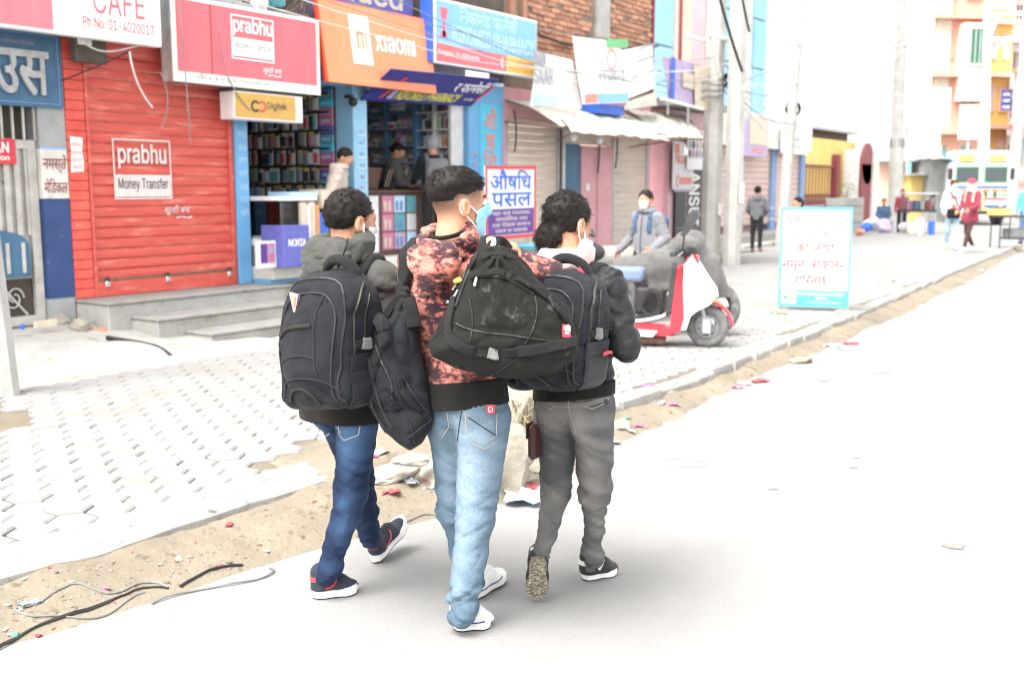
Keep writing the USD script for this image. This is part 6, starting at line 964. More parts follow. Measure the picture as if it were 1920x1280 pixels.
def person(name, label, loc, head_to, J, m_top, m_leg, top={}, legs={}, hair="hair_black", h=.014, m_skin="skin", look=0., toes=None, shoes=("cable_black", "sole_white"), hem=None, scale=1., mask=None, hood=None, cap=None, pitch=0., hands=("L", "R"), group=None, long_hair=False, cat="person"):
    """A whole figure farther off: one body of skin, with hair, clothing and shoes as its parts. head_to: heading in degrees from the street's direction, clockwise."""
    Rw = yaw(head_to); loc = np.asarray(loc, float); J = {**POSE, **J}; t = thing(name, label, cat, loc, group); W = lambda m: trimesh.Trimesh((m.vertices * scale) @ Rw.T + loc, m.faces, process=False)
    Rh = yaw(look, pitch); hc = np.asarray(J["head"], float); fh = head_fn(hc, Rh, J["neck"]); fs = [fh]
    tf = top_fn(J, **{"hem": hem, "seed": len(label), **top})
    lo, hi = bounds([hc, J["neck"]], .17); P = [hc, J["neck"]]
    for s in hands:
        a = np.asarray(J["wr" + s], float); d = frame(a - np.asarray(J["el" + s], float)); fs.append(hand_fn(a, d, (-1 if s == "L" else 1, .2, .15) if abs(d[2]) > .5 else (0, 0, 1), .55)); fs.append(lambda p, a=a, d=d: cone(p, a - d * .12, a + d * .01, .036, .027)); P.append(a)
    inner = lambda p: tf(p) + .02
    ms = [nets(fh, hc - [.13, .14, .19], hc + [.13, .15, .15], max(.007, h * .6))]
    for s in hands: a = np.asarray(J["wr" + s], float); k = 1 + 2 * list(hands).index(s); ms.append(nets(lambda p, k=k: np.minimum(fs[k](p), fs[k + 1](p)), a - .22, a + .22, max(.0085, h * .65)))
    ms.append(nets(lambda p: np.minimum(inner(p), cone(p, J["neck"], J["chest"], .055, .10)), np.array(J["chest"]) - [.2, .14, .1], np.array(J["neck"]) + [.2, .14, .05], .02))
    part(t, "body", W(join(ms)), m_skin, True)
    e = [hc + Rh @ np.array([sx * .031, .0875, .006]) for sx in (-1, 1)]
    part(t, "eye", W(ell(e[0], (.013,) * 3)), "eye_white", True); part(t, "eye", W(ell(e[1], (.013,) * 3)), "eye_white", True); part(t, "iris", W(join([ell(q + Rh @ np.array([0, .010, 0]), (.006, .005, .006), 1) for q in e])), "eye_dark"); part(t, "mouth", W(ell(hc + Rh @ np.array([0, .090, -.053]), (.022, .006, .005), 2, np.block([[Rh, np.zeros((3, 1))], [np.zeros((1, 3)), 1]]))), "lips", True); part(t, "eyebrow", W(join([tube([hc + Rh @ np.array([sx * x, y, .026]) for x, y in ((.012, .099), (.03, .094), (.044, .084))], .005, 5) for sx in (-1, 1)])), "hair_black")
    if cap: part(t, "hat", W(nets(hair_fn(hc, Rh, .020, (.045, .55), .002, 3), hc - .17, hc + .17, .009)), cap, True)
    else:
        ex = [] if not long_hair else [lambda q: cone(q, (0, -.09, .02), (0, -.10, -.14), .055, .03)]
        part(t, "hair", W(nets(hair_fn(hc, Rh, .013, (.062, .79), .006, len(label), ex), hc - [.17, .19, .24], hc + .17, .008)), hair, True)
    if mask: part(t, "face_mask", W(nets(lambda p: np.maximum(np.maximum(np.abs(fh(p) - .004) - .004, -(((p - hc) @ Rh)[:, 1] - .045)), np.maximum(((p - hc) @ Rh)[:, 2] + .012, -((p - hc) @ Rh)[:, 2] - .115)), hc - .15, hc + .15, .005)), mask, True)
    lo, hi = bounds([J[k] for k in ("chest", "belly", "hip", "shL", "shR", "elL", "elR", "wrL", "wrR")], .20)
    part(t, "jacket", W(nets(tf, lo, hi, h)), m_top, True)
    if hood: part(t, "hood", W(nets(lambda p: near(p, smin(oval(p, np.array(J["neck"]) + [0, -.08, -.03], (.115, .06, .08)), torus_fn(p, np.array(J["neck"]) + [0, -.01, .02], .085, .035), .03), lambda q: -.006 * fold(q, (14, 14, 18), 4)), np.array(J["neck"]) - .22, np.array(J["neck"]) + .2, h)), hood, True)
    lt = Node(t.path, t.loc)
    fs = [leg_fn(J["hp" + s], J["kn" + s], J["an" + s], J["hip"], legs.get("r", (.090, .066, .060, .050)), i, amp=.006) for i, s in enumerate("LR")]; hl, hr = np.asarray(J["hpL"], float), np.asarray(J["hpR"], float)
    fl = lambda p: smin(smin(fs[0](p), fs[1](p), .015), cone(p, hl + [.02, 0, .03], hr + [-.02, 0, .03], .10, .10), .04)
    lo, hi = bounds([J[k] for k in ("hpL", "hpR", "knL", "knR", "anL", "anR")], .16); lo[2] = min(J["anL"][2], J["anR"][2]) - .06
    part(t, "trousers", W(nets(fl, lo, hi, h)), m_leg, True)
    for s in "LR":
        a = np.asarray(J["an" + s], float); dr = np.asarray((toes or {}).get(s, (.12 if s == "R" else -.12, 1, 0)), float); dr = frame(dr); k = a + [0, 0, -.095] - dr * [1, 1, 1] * .045
        wk = (k * scale) @ Rw.T + loc; wt = ((k + dr * .26) * scale) @ Rw.T + loc; shoe(t, wk, wt, shoes[0], shoes[1], detail=False, h=.009)
    t.Rw, t.W, t.tf, t.J = Rw, W, tf, J; return t
def torus_fn(p, c, R_, r, ax=(0, 0, 1), sq=1.):
    q = p - np.asarray(c, float); ax = frame(ax); z = q @ ax; rad = np.linalg.norm(q - np.outer(z, ax), axis=1); return np.sqrt((rad - R_) ** 2 + (z / sq) ** 2) - r
# ------------------------------------------------------------------ the three young men and their bags
def plane_pts(pts, D):                            # outline given in the picture's directions, at the real distance D
    return np.array([at_d(x, y, D) for x, y in pts])
class Pillow:
    """A soft bag: outline in a vertical plane, rounded off to a thickness."""
    def __init__(s, o, U, pts, T, Rr, V=(0, 0, 1)):
        s.o, s.U = np.asarray(o, float), frame(U); s.V = frame(np.asarray(V, float) - s.U * (np.asarray(V) @ s.U)); s.N = np.cross(s.U, s.V); s.T, s.R = T, Rr
        q = np.asarray(pts, float) - s.o; s.poly = Polygon(np.stack([q @ s.U, q @ s.V], 1)).buffer(.03).buffer(-.045).buffer(.015)
        x0, y0, x1, y1 = s.poly.bounds; s.x = np.arange(x0 - .1, x1 + .1, .006); s.y = np.arange(y0 - .1, y1 + .1, .006); import shapely
        X, Y = np.meshgrid(s.x, s.y, indexing="ij"); P = shapely.points(X.ravel(), Y.ravel()); ins = shapely.contains(s.poly, P); dd = shapely.distance(s.poly.exterior, P); s.g = np.where(ins, -dd, dd).reshape(X.shape)
        from scipy.interpolate import RegularGridInterpolator; s.i = RegularGridInterpolator((s.x, s.y), s.g, bounds_error=False, fill_value=.12)
    def uv(s, p): q = p - s.o; return q @ s.U, q @ s.V, q @ s.N
    def __call__(s, p):
        u, v, n = s.uv(p); e = s.i(np.stack([u, v], 1)); q = np.clip(-e / s.R, 0, 1); half = s.T * np.sqrt(np.maximum(1 - (1 - q) ** 2, 0)); b = np.maximum(e, 0)
        return np.where(e < 0, (np.abs(n) - half) * .7, np.sqrt(b * b + n * n))
    def box(s, pad=.03):
        c = np.array([s.o + s.U * a + s.V * b + s.N * k for a in (s.x[0] + .07, s.x[-1] - .07) for b in (s.y[0] + .07, s.y[-1] - .07) for k in (-s.T, s.T)]); return c.min(0) - pad, c.max(0) + pad
def on_surface(f, pts, D, lift=.0, N=None):       # picture-direction polyline laid on a surface from the viewer's side
    P = np.array([EYE + frame(at_d(x, y, 1.) - EYE) * (D - .8) for x, y in pts]); d = frame(P - EYE); q = onto(f, P, d, 2.0); return q + grad(f, q) * lift
def fade_and_fold_shade(v, base, pale, cs, amount=1., seed=0, sc=9.):
    k = sum(w * np.exp(-(((v - np.asarray(c)) / np.asarray(r)) ** 2).sum(1)) for c, r, w in cs) + .35 * (meshkit.fbm(v * sc * [1, 1, 1.7], 4, seed) - .5); k = np.clip(k * amount + .16 * billow(v @ yaw(0, 0, 30), (7, 7, 22), seed + 1), 0, 1)[:, None]  # worn patches, plus fold shading put into the tint: pale crests, darker creases
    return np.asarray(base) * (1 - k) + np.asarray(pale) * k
def stitched(q, f, pts, D, m, r=.0024): P2 = np.array(pts, float); s_ = np.r_[0, np.cumsum(np.linalg.norm(np.diff(P2, axis=0), axis=1))]; l_ = np.linspace(0, s_[-1], 26); part(q, "seam", tube(on_surface(f, np.stack([np.interp(l_, s_, P2[:, k]) for k in (0, 1)], 1), D, .001), r, 4), m)
mat("thread", (.55, .50, .42), rough=.8); mat("thread_grey", (.36, .34, .31), rough=.8)

# ---------------- left man: olive quilted jacket, dark jeans
b = np.array([-2.96, 3.15, 0]); A = lambda *q: b + np.array(q)
J = dict(head=A(.038, .02, 1.520), neck=A(.045, -.03, 1.37), chest=A(.055, -.02, 1.18), belly=A(.04, 0, 1.0), hip=A(.0, 0, .82), shL=A(-.115, 0, 1.285), elL=A(-.19, .06, 1.04), wrL=A(-.12, .22, .92), shR=A(.205, 0, 1.285), elR=A(.265, .03, 1.03), wrR=A(.22, .2, .86), hpL=A(-.075, .01, .79), knL=A(-.075, .16, .44), anL=A(-.09, .235, .13), hpR=A(.085, -.01, .79), knR=A(.055, -.03, .43), anR=A(.02, -.14, .10))
t = thing("person", "man in olive quilted jacket and dark blue jeans, leftmost of the three walkers", "person", b)
Rh = yaw(16, -4); hc = J["head"]; fh = head_fn(hc, Rh, J["neck"])
part(t, "body", nets(fh, hc - [.13, .14, .2], hc + [.13, .15, .14], .006), "skin", True)
fr_ = hair_fn(hc, Rh, .007, (.056, .72), .005, 2); hr = part(t, "hair", nets(fr_, hc - [.13, .15, .14], hc + [.13, .15, .16], .0055), "hair_black", True)
strands(hr, fr_, 2600, 1, (hc - .16, hc + .17), lambda p: frame(Rh @ np.array([.2 * (p - hc)[0] * 8, -.5, -.35])), .016, .0015, "hair_black", lambda P: (P - hc)[:, 2] > -.08, .28)
part(t, "earphone", tube(spline([hc + Rh @ np.array(q) for q in ((.083, .01, -.01), (.088, .005, -.035), (.08, .02, -.06))], 8), .004, 5), "loop_white"); part(t, "face_mask", nets(lambda p: np.maximum(np.maximum(np.abs(fh(p) - .004) - .004, .04 - ((p - hc) @ Rh)[:, 1]), np.maximum(((p - hc) @ Rh)[:, 2] + .02, -((p - hc) @ Rh)[:, 2] - .11)), hc - .15, hc + .15, .006), "mask_white", True)
Lt = top_fn(J, (.168, .166, .168), (.074, .066, .062, .048), .70, .82, 11, .009, (1.245, 1.11, .965), 0, .082)
lo, hi = bounds([J[k] for k in ("chest", "belly", "hip", "shL", "shR", "elL", "elR", "wrL", "wrR")], .20); jk = part(t, "jacket", nets(Lt, lo, hi, .009), "olive_quilt", True)
part(t, "hem_band", nets(lambda p: np.maximum(np.maximum(near(p, cone(p, J["belly"] + [.02, -.01, 0], J["hip"] + [.012, -.015, -.06], .18, .200, ((0, 1, 0), .80)), lambda q: -.003 * fold(q, (10, 10, 6), 3)), p[:, 2] - .835), .728 - p[:, 2]), J["hip"] - [.25, .22, .12], J["hip"] + [.25, .22, .08], .010), "black_knit", True)
n0 = J["neck"]
def Lhood(p):
    d = smin(torus_fn(p, n0 + [0, -.01, .035], .092, .036, (0, -.35, 1), 1.7), oval(p, n0 + [.025, -.115, .012], (.118, .060, .085)), .04); d = smin(d, oval(p, n0 + [-.02, -.11, -.03], (.09, .05, .055)), .03)
    return near(p, d, lambda q: -.013 * billow(q @ yaw(0, 0, 40), (9, 8, 14), 5, .9) - .005 * billow(q, (22, 20, 30), 8))
hd = part(t, "hood", nets(Lhood, n0 - [.25, .27, .16], n0 + [.22, .18, .17], .008), "olive_quilt", True)
part(hd, "seam", tube(on_surface(Lhood, [(x, y) for x, y in spline(np.array([(632, 500, 0), (645, 470, 0), (655, 440, 0), (664, 424, 0)]), 12)[:, :2]], 4.1, .002), .0032, 4), "zip_black")
part(t, "drawstring", tube(spline([n0 + [.11, .04, .0], n0 + [.135, .02, -.05], n0 + [.14, .0, -.11]], 8), .004, 5), "zip_black")
def Lt_tint(v): return fade_and_fold_shade(v, (.0095, .019, .047), (.072, .14, .275), [(J["hpR"] + [.03, -.09, -.12], (.075, .12, .09), .9), (J["hpL"] + [-.02, -.09, -.10], (.06, .1, .1), .5), (J["knR"] + [.03, -.05, .22], (.05, .1, .12), .3), (J["knR"] + [.03, -.06, -.12], (.03, .1, .2), .35)], 1., 4, 12.)
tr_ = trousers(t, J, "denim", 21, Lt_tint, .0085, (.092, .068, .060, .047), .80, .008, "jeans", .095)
for pts in ([(634, 790), (636, 815), (645, 825), (672, 815), (676, 792)], [(596, 800), (606, 822), (618, 812)], [(640, 812), (624, 790)]): stitched(tr_, tr_.f, pts, 4.3, "thread")
shoe(t, at_z(587, 1121, 0), at_z(672, 1108, 0), "shoe_navy", "sole_white", .098, .105, accent=("ink_red", [(.06, .05), (.10, .055), (.13, .085)], .004), heeltab="ink_red", sole_h=.04)
k0 = at_z(701, 1056, .0); shoe(t, k0, k0 + np.array([-.03, .255, .115]), "shoe_navy", "sole_white", .098, .105, accent=("ink_red", [(.06, .05), (.10, .055), (.13, .085)], .004), heeltab="ink_red", sole_h=.04)
part(t, "hand", nets(hand_fn(J["wrR"], (0, .5, -.8), (1, 0, 0), .7), J["wrR"] - .16, J["wrR"] + .16, .006), "skin", True)

def backpack(name, label, x0, x1, y0, y1, z0, z1, seed, lean=0., pocket=True, logo=None, rt=.11, m="pack_fabric", m2="pack_fabric_ribbed", skew=0., front=True, tuck=.0):
    """Upright backpack whose front faces -y; x, y, z limits in the street's frame."""
    c = np.array([(x0 + x1) / 2, (y0 + y1) / 2, (z0 + z1) / 2]); hx, hy, hz = (x1 - x0) / 2, (y1 - y0) / 2, (z1 - z0) / 2; t = thing(name, label, "backpack", c)
    def loc(p): q = p - c; q = q.copy(); q[:, 0] -= lean * q[:, 2]; q[:, 2] -= skew * q[:, 0]; return q
    def f(p):
        q = loc(p); top = np.clip(q[:, 2] / hz, -1, 1); hyz = hy * (1 - .28 * np.clip(top, 0, 1) ** 2 - tuck * np.clip(-top, 0, 1)); r = np.where(q[:, 2] > 0, rt, .06); wx = hx * (1 - .10 * np.clip(top, 0, 1) ** 2)
        ax, az = np.abs(q[:, 0]) - wx + r, np.abs(q[:, 2]) - hz + r; d2 = np.hypot(np.maximum(ax, 0), np.maximum(az, 0)) + np.minimum(np.maximum(ax, az), 0) - r
        yb = q[:, 1] - hy * .0; ay = np.abs(yb) - hyz; k = .055; e = np.hypot(np.maximum(d2 + k, 0), np.maximum(ay + k, 0)) + np.minimum(np.maximum(d2 + k, ay + k), 0) - k
        if front:
            u = np.stack([q[:, 0] / (hx * .80), (q[:, 2] + hz * .12) / (hz * .78)], 1); e = smin(e, oval(q, (0, -hy + .01, -hz * .12), (hx * .84, .062, hz * .80)), .02)
        return near(p, e, lambda w: -.006 * billow(w @ yaw(0, 0, 35), (7, 6, 11), seed, .9) - .003 * billow(w @ yaw(0, 0, -40), (16, 16, 22), seed + 2))
    pad = .07; body = part(t, "body", nets(f, c - [hx + pad + .06, hy + pad, hz + pad + .03], c + [hx + pad + .06, hy + pad, hz + pad + .03], .009), m, True)
    def P(u, v, y=-1.): u, v = np.asarray(u, float), np.asarray(v, float); return np.stack([c[0] + u * hx + lean * v * hz, np.full(u.shape, c[1] - hy - .14), c[2] + v * hz + skew * (u * hx)], -1)
    def lay(uv, lift=.002, D=(0, 1, 0), n=26): uv = np.asarray(uv, float); s = spline(np.c_[uv, np.zeros(len(uv))], n); q = onto(f, P(s[:, 0], s[:, 1]), D, hy * 2 + .2); return q, q + grad(f, q) * lift
    def zip_(uv, r=.0045, lift=.001, n=30): part(body, "zip_line", tube(lay(uv, lift, n=n)[1], r, 5), "zip_black")
    a = np.linspace(0, 1, 9)
    arch = lambda u, vb, vt, rr: [(-u, vb), (-u, vt - rr), (-u * .86, vt - rr * .3), (-u * .5, vt), (0, vt + .02), (u * .5, vt), (u * .86, vt - rr * .3), (u, vt - rr), (u, vb)]
    zip_(arch(.93, -.85, .90, .45), .006); zip_(arch(.80, -.85, .70, .5), .005); 
    if pocket:
        zip_([(-.72, .10), (-.5, .20), (-.1, .26), (.35, .27)], .007); zip_([(-.74, -.30), (-.3, -.18), (.2, -.16), (.45, -.2)], .003); zip_([(-.92, -.78), (-.6, -.58), (0, -.48), (.5, -.52), (.9, -.72)], .004); zip_([(.40, .72), (.42, .2), (.46, -.3), (.5, -.5)], .003)
        pan = lay([(-.55, -.05), (-.2, .0), (.2, .0)], .0)[1]
        q = lay([(-.55, -.86), (-.4, -.72), (-.15, -.64), (.1, -.66), (.3, -.78), (.36, -.88)], .004)[1]; part(body, "rubber_patch_rim", tube(q, .006, 5), "zip_black"); part(body, "zip_pull", [ribbon(onto(f, P([-.76, -.75, -.74], [.12, .02, -.08]), (0, 1, 0)) + [0, -.012, 0], (0, -1, 0), .016, .005)], "steel_bright")
    if logo:
        u, v = logo; q = onto(f, P(np.array([u]), np.array([v])), (0, 1, 0)); n = frame(grad(f, q)[0] * [.4, 1, .6] + [0, -.5, 0]); Bd = Board(q[0] + n * .010, frame(np.cross((0, 0, 1), n)), (0, 0, 1)); part(body, "badge", Bd.shape([(-.028, .035), (.028, .03), (.006, -.035), (-.004, -.035)], -.006, .010), "steel_bright"); part(body, "badge_mark", Bd.shape([(-.014, .022), (.014, .02), (.002, -.018)], .004, .003), "ink_faded_red")
    hp = spline([(c[0] - hx * .45 + lean * hz, c[1] + hy * .35, c[2] + hz - .03), (c[0] - hx * .30 + lean * hz, c[1] + hy * .35, c[2] + hz + .028), (c[0] + hx * .1 + lean * hz, c[1] + hy * .3, c[2] + hz + .042), (c[0] + hx * .42 + lean * hz, c[1] + hy * .3, c[2] + hz + .018), (c[0] + hx * .55 + lean * hz, c[1] + hy * .3, c[2] + hz - .05)], 18); part(t, "carry_handle", tube(hp, [.014] * 3 + [.020] * 12 + [.014] * 3, 8), "webbing", True)
    # side seams, mesh pocket and buckle on the right flank
    def side(yv, lift=.002): yv = np.asarray(yv, float); s = spline(np.c_[yv, np.zeros(len(yv))], 20); Pp = np.stack([np.full(20, c[0] + hx + .15), c[1] + s[:, 0] * hy, c[2] + s[:, 1] * hz], 1); q = onto(f, Pp, (-1, 0, 0), .6); return q + grad(f, q) * lift
    part(body, "side_zip", tube(side([(-.45, -.9), (-.5, -.2), (-.45, .4), (-.1, .72), (.2, .85)]), .006, 5), "zip_black"); part(body, "side_zip", tube(side([(-.1, -.9), (-.1, -.1), (.0, .4), (.25, .7)]), .004, 5), "zip_black")
    q = side([(-.5, .02), (-.1, .0), (.5, -.02)], .006); part(t, "side_strap", ribbon(q, (1, 0, 0), .026, .004), "webbing"); bk = side([(-.25, .02), (-.05, .0), (.05, .0)], .010); part(t, "buckle", ribbon(bk, (1, 0, 0), .042, .008), "cable_grey")
    part(body, "mesh_pocket", ribbon(side([(.0, -.12), (.0, -.5), (.0, -.9)], .005), (1, 0, 0), hy * 1.3, .006), m2)
    t.f, t.c, t.h = f, c, (hx, hy, hz); return t
def shoulder_strap(t, f, x, c, w=.062, a0=20, a1=150, tilt=0., th=.014, m="webbing", lift=.004):
    an = np.radians(np.linspace(a0, a1, 18)); P = np.stack([np.full(18, x) + tilt * (an - 1.2), c[1] + .34 * np.cos(an), c[2] + .34 * np.sin(an)], 1); q = onto(f, P, frame(np.stack([an * 0, -np.cos(an), -np.sin(an)], 1)), .34); part(t, "shoulder_strap", ribbon(q + grad(f, q) * lift, grad(f, q), w, th), m, 50)
xa = at_y(511, 600, 2.72)[0]
bp = backpack("backpack", "large black ribbed backpack with silver triangle badge on the leftmost man's back", xa, xa + .33, 2.73, 2.99, .845, 1.345, 31, .0, True, (-.22, .60), skew=.10)
shoulder_strap(bp, Lt, J["neck"][0] + .125, J["shR"] - [0, 0, .10], .06, 35, 150); shoulder_strap(bp, Lt, J["neck"][0] - .12, J["shL"] - [0, 0, .10], .06, 35, 150)
for sx in (.10, -.11): part(bp, "lower_strap", ribbon(spline([(J["chest"][0] + sx * 1.7, 3.13, 1.05), (J["chest"][0] + sx * 1.6, 3.02, .95), (bp.c[0] + sx, 2.97, .90)], 8), (1 if sx > 0 else -1, 0, 0), .028, .004), "webbing")

# ---------------- middle man: flame printed hoodie, pale jeans, white shoes
b = np.array([-2.32, 3.15, 0]); A = lambda *q: b + np.array(q)
J = dict(head=A(-.062, .015, 1.588), neck=A(-.072, -.035, 1.43), chest=A(-.085, -.02, 1.24), belly=A(-.045, 0, 1.05), hip=A(-.018, 0, .86), shL=A(-.245, -.01, 1.355), elL=A(-.30, .06, 1.10), wrL=A(-.27, .24, .98), shR=A(.085, .0, 1.36), elR=A(.19, .24, 1.32), wrR=A(.075, .075, 1.425), hpL=A(-.095, .01, .80), knL=A(-.115, .06, .42), anL=A(-.13, .17, .075), hpR=A(.068, -.01, .80), knR=A(.030, -.015, .43), anR=A(.035, -.115, .075))
t = thing("person", "man in coral patterned hoodie and pale jeans with shaved nape, middle of three walkers", "person", b)
Rh = yaw(30, 2); hc = J["head"]; fh = head_fn(hc, Rh, J["neck"]); mh = nets(fh, hc - [.13, .15, .21], hc + [.13, .15, .14], .005)
q = (mh.vertices - hc) @ Rh; zl = .045 + q[:, 1] * .30; ab = (q[:, 2] - zl); front = np.clip((q[:, 1] - .062 - (q[:, 2] - .03) * .2) / .02, 0, 1); g_ = np.clip((ab + .085) / .085, 0, 1) * (1 - front); ear_ = np.exp(-((np.abs(q[:, 0]) - .082) / .014) ** 2 - ((q[:, 1] + .01) / .03) ** 2 - ((q[:, 2] + .012) / .035) ** 2); g_ = g_ * (1 - np.clip(1.6 * ear_, 0, 1)); g_ = np.clip(g_ * (.85 + .3 * (meshkit.noise(mh.vertices * 300) - .5)), 0, 1)[:, None]
sk = np.array([.50, .265, .165]); part(t, "body", mh, "shaven_head", True, color=sk * (1 - g_) ** 1.3 + np.array([.016, .012, .011]) * g_)
def Mhair(p):
    q = (p - hc) @ Rh; s = np.clip((q[:, 2] - .022 - .30 * q[:, 1]) / .085, 0, 1); th = -.005 + .026 * s * s * (3 - 2 * s) + .012 * np.exp(-((q[:, 1] - .085) / .03) ** 2 - ((q[:, 2] - .085) / .03) ** 2)
    d = near(p, fh(p) - th, lambda w: -.0035 * fold((w - hc) @ Rh @ yaw(15), (60, 10, 20), 3, .6)); return np.maximum(d, (.015 + .30 * q[:, 1] - q[:, 2]) * .8)
hr = part(t, "hair", nets(Mhair, hc - [.14, .16, .05], hc + [.14, .18, .17], .005), "hair_black", True)
strands(hr, Mhair, 2600, 3, (hc - .15, hc + .19), lambda p: Rh @ np.array([.35 * ((p - hc) @ Rh)[0] / .08, .8 if ((p - hc) @ Rh)[1] > -.06 else -.2, -.25 if ((p - hc) @ Rh)[2] < .09 else .05]), .024, .0014, "hair_black", lambda P: ((P - hc) @ Rh)[:, 2] > .065, .10)
e = hc + Rh @ np.array([.031, .0875, .006]); part(t, "eye", ell(e, (.013,) * 3), "eye_white", True); part(t, "eyebrow", tube([hc + Rh @ np.array(q) for q in ((.014, .1, .027), (.034, .094, .03), (.052, .078, .026))], .004, 5), "hair_black")
mk = lambda p: np.maximum(np.maximum(np.abs(fh(p) - .008) - .003, -(((p - hc) @ Rh)[:, 1] - .036 - .25 * np.abs(((p - hc) @ Rh)[:, 2] + .06))), np.maximum(((p - hc) @ Rh)[:, 2] + .012 - .35 * (((p - hc) @ Rh)[:, 1] - .07), -((p - hc) @ Rh)[:, 2] - .118))
fm = part(t, "face_mask", nets(mk, hc - [.14, .14, .17], hc + [.14, .17, .1], .0042), "mask_blue", True)
for pts in (((.083, -.012, .016), (.080, .006, .0), (.073, .03, -.02), (.067, .045, -.035)), ((.084, -.022, -.03), (.080, .0, -.045), (.07, .03, -.075), (.06, .045, -.095)), ((.084, -.012, .018), (.087, -.030, .0), (.086, -.030, -.02), (.083, -.022, -.032)), ((.070, .03, -.022), (.060, .055, -.030), (.050, .07, -.03))): part(fm, "ear_loop", tube(spline([hc + Rh @ np.array(p) for p in pts], 10), .0028, 5), "loop_white")
Mt = top_fn(J, (.166, .158, .168), (.068, .060, .056, .044), .68, .93, 17, .011, (), .14, .074, (8, 8, 17))
lo, hi = bounds([J[k] for k in ("chest", "belly", "hip", "shL", "shR", "elL", "elR", "wrL", "wrR")], .20); part(t, "hoodie", nets(Mt, lo, hi, .0085), "flame_print", True)
part(t, "hem_band", nets(lambda p: np.maximum(np.maximum(near(p, cone(p, J["belly"], J["hip"] - [0, 0, .06], .166, .178, ((0, 1, 0), .74)), lambda q: -.002 * fold(q, (60, 60, 3), 3)), p[:, 2] - .945 - .14 * (p[:, 0] - J["hip"][0])), .845 + .14 * (p[:, 0] - J["hip"][0]) - p[:, 2]), J["hip"] - [.26, .22, .10], J["hip"] + [.26, .22, .16], .0085), "black_knit", True)
n0 = J["neck"]
def Mhood(p):
    d = smin(torus_fn(p, n0 + [0, -.005, .02], .088, .032, (0, -.45, 1), 1.5), oval(p, n0 + [.045, -.145, -.03], (.118, .062, .072)), .03); d = smin(d, cone(p, n0 + [.035, -.165, -.06], n0 + [.02, -.175, -.15], .074, .036, ((0, 1, 0), .7)), .025)
    return near(p, d, lambda q: -.013 * billow(q @ yaw(0, 0, 35), (9, 8, 14), 9, .9) - .005 * billow(q, (24, 22, 30), 4))
part(t, "hood", nets(Mhood, n0 - [.26, .30, .28], n0 + [.22, .16, .12], .0075), "flame_print", True); part(t, "undershirt_collar", torus(n0 + [.0, .0, .062], frame([0, -.35, 1]), .066, .008, 24, 6), "black_knit", True)
def Mtint(v): return fade_and_fold_shade(v, (.075, .118, .162), (.25, .335, .415), [(J["hpR"] + [.02, -.09, -.10], (.10, .14, .18), .55), (J["knR"] + [.0, -.07, .08], (.07, .12, .22), .5), (J["knR"] + [.0, -.07, -.18], (.05, .12, .16), .45), (J["hpL"] + [0, -.08, -.2], (.05, .12, .2), .35)], 1.15, 8, 16.)
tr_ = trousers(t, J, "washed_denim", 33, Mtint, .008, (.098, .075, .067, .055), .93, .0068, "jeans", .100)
for pts in ([(872, 772), (874, 800), (882, 822), (905, 832), (930, 818), (932, 775)], [(878, 782), (905, 800), (930, 816)], [(838, 772), (842, 800), (828, 822)], [(866, 770), (861, 800), (858, 826)], [(884, 830), (908, 842), (932, 828)]): stitched(tr_, tr_.f, pts, 4.0, "zip_black" if pts[0][0] in (878, 866) else "thread_grey", .0022)
P = on_surface(tr_.f, [(919, 767)], 4.0, .003)[0]; Bd = Board(P - FW0 * .0, RIGHT, (0, 0, 1)); part(tr_, "red_label", Bd.rect(-.016, -.016, .016, .016, 0, .004), "tag_red", label="small red square label with letter D"); part(tr_, "label_letter", Bd.put(latin("D", .02), -.007, -.009, .004, h=.018), "sign_white")
shoe(t, at_z(851, 1180, 0), at_z(921, 1171, 0), "shoe_white", "sole_white", .098, .085, accent=("sign_navy", [(.03, .036), (.12, .036), (.2, .036)], .003), lace="loop_white"); k0 = at_z(882, 1124, .0); shoe(t, k0, k0 + np.array([-.02, .26, .01]), "shoe_white", "sole_white", .098, .085, accent=("sign_navy", [(.03, .036), (.12, .036), (.2, .036)], .003), lace="loop_white")
hw = at_y(921, 456, b[1] + .0); hd_ = hand_fn(hw, frame(RIGHT * .9 + np.array([0, 0, -.15])), (0, -.25, 1), .9, .95); hm = part(t, "hand", nets(lambda p: np.minimum(hd_(p), cone(p, J["elR"] * .4 + J["wrR"] * .6, hw, .032, .026)), np.minimum(hw, J["wrR"]) - .13, np.maximum(hw, J["wrR"]) + .17, .005), "skin", True)

# duffel over his shoulder
D_ = 3.70; OUT = [(945, 460), (900, 458), (884, 484), (862, 530), (840, 573), (814, 622), (802, 645), (808, 668), (850, 690), (900, 704), (950, 712), (985, 712), (1040, 700), (1076, 676), (1086, 660), (1082, 635), (1074, 600), (1062, 570), (1028, 543), (994, 508), (962, 474)]
du = thing("duffel_bag", "big dusty black duffel bag slung over the middle man's shoulder", "bag", at_d(945, 600, D_)); pw = Pillow(at_d(945, 600, D_), RIGHT, plane_pts(OUT, D_), .135, .16)
top_ = at_d(935, 470, D_)
def duf(p):
    d = pw(p); u, v, n = pw.uv(p)
    def w(q):
        du_, dv, _ = pw.uv(q); r = q - top_; an = np.arctan2(r @ pw.U, -(r[:, 2])); ds = np.hypot(r @ pw.U, r[:, 2]); o = -.009 * np.clip(1 - ds / .22, 0, 1) * np.sin(an * 10 + 3 * meshkit.noise(q * 6)) - .009 * billow(q @ yaw(0, 0, 25), (5, 5, 8), 12, .9) - .004 * billow(q @ yaw(0, 0, -35), (14, 12, 18), 6)
        return o + .007 * np.exp(-((dv + .10 + .02 * np.sin(du_ * 9)) / .010) ** 2) * (du_ > -.1)
    return near(p, d, w, .06)
body = part(du, "body", nets(duf, *pw.box(), .0085), "duffel_fabric", True)
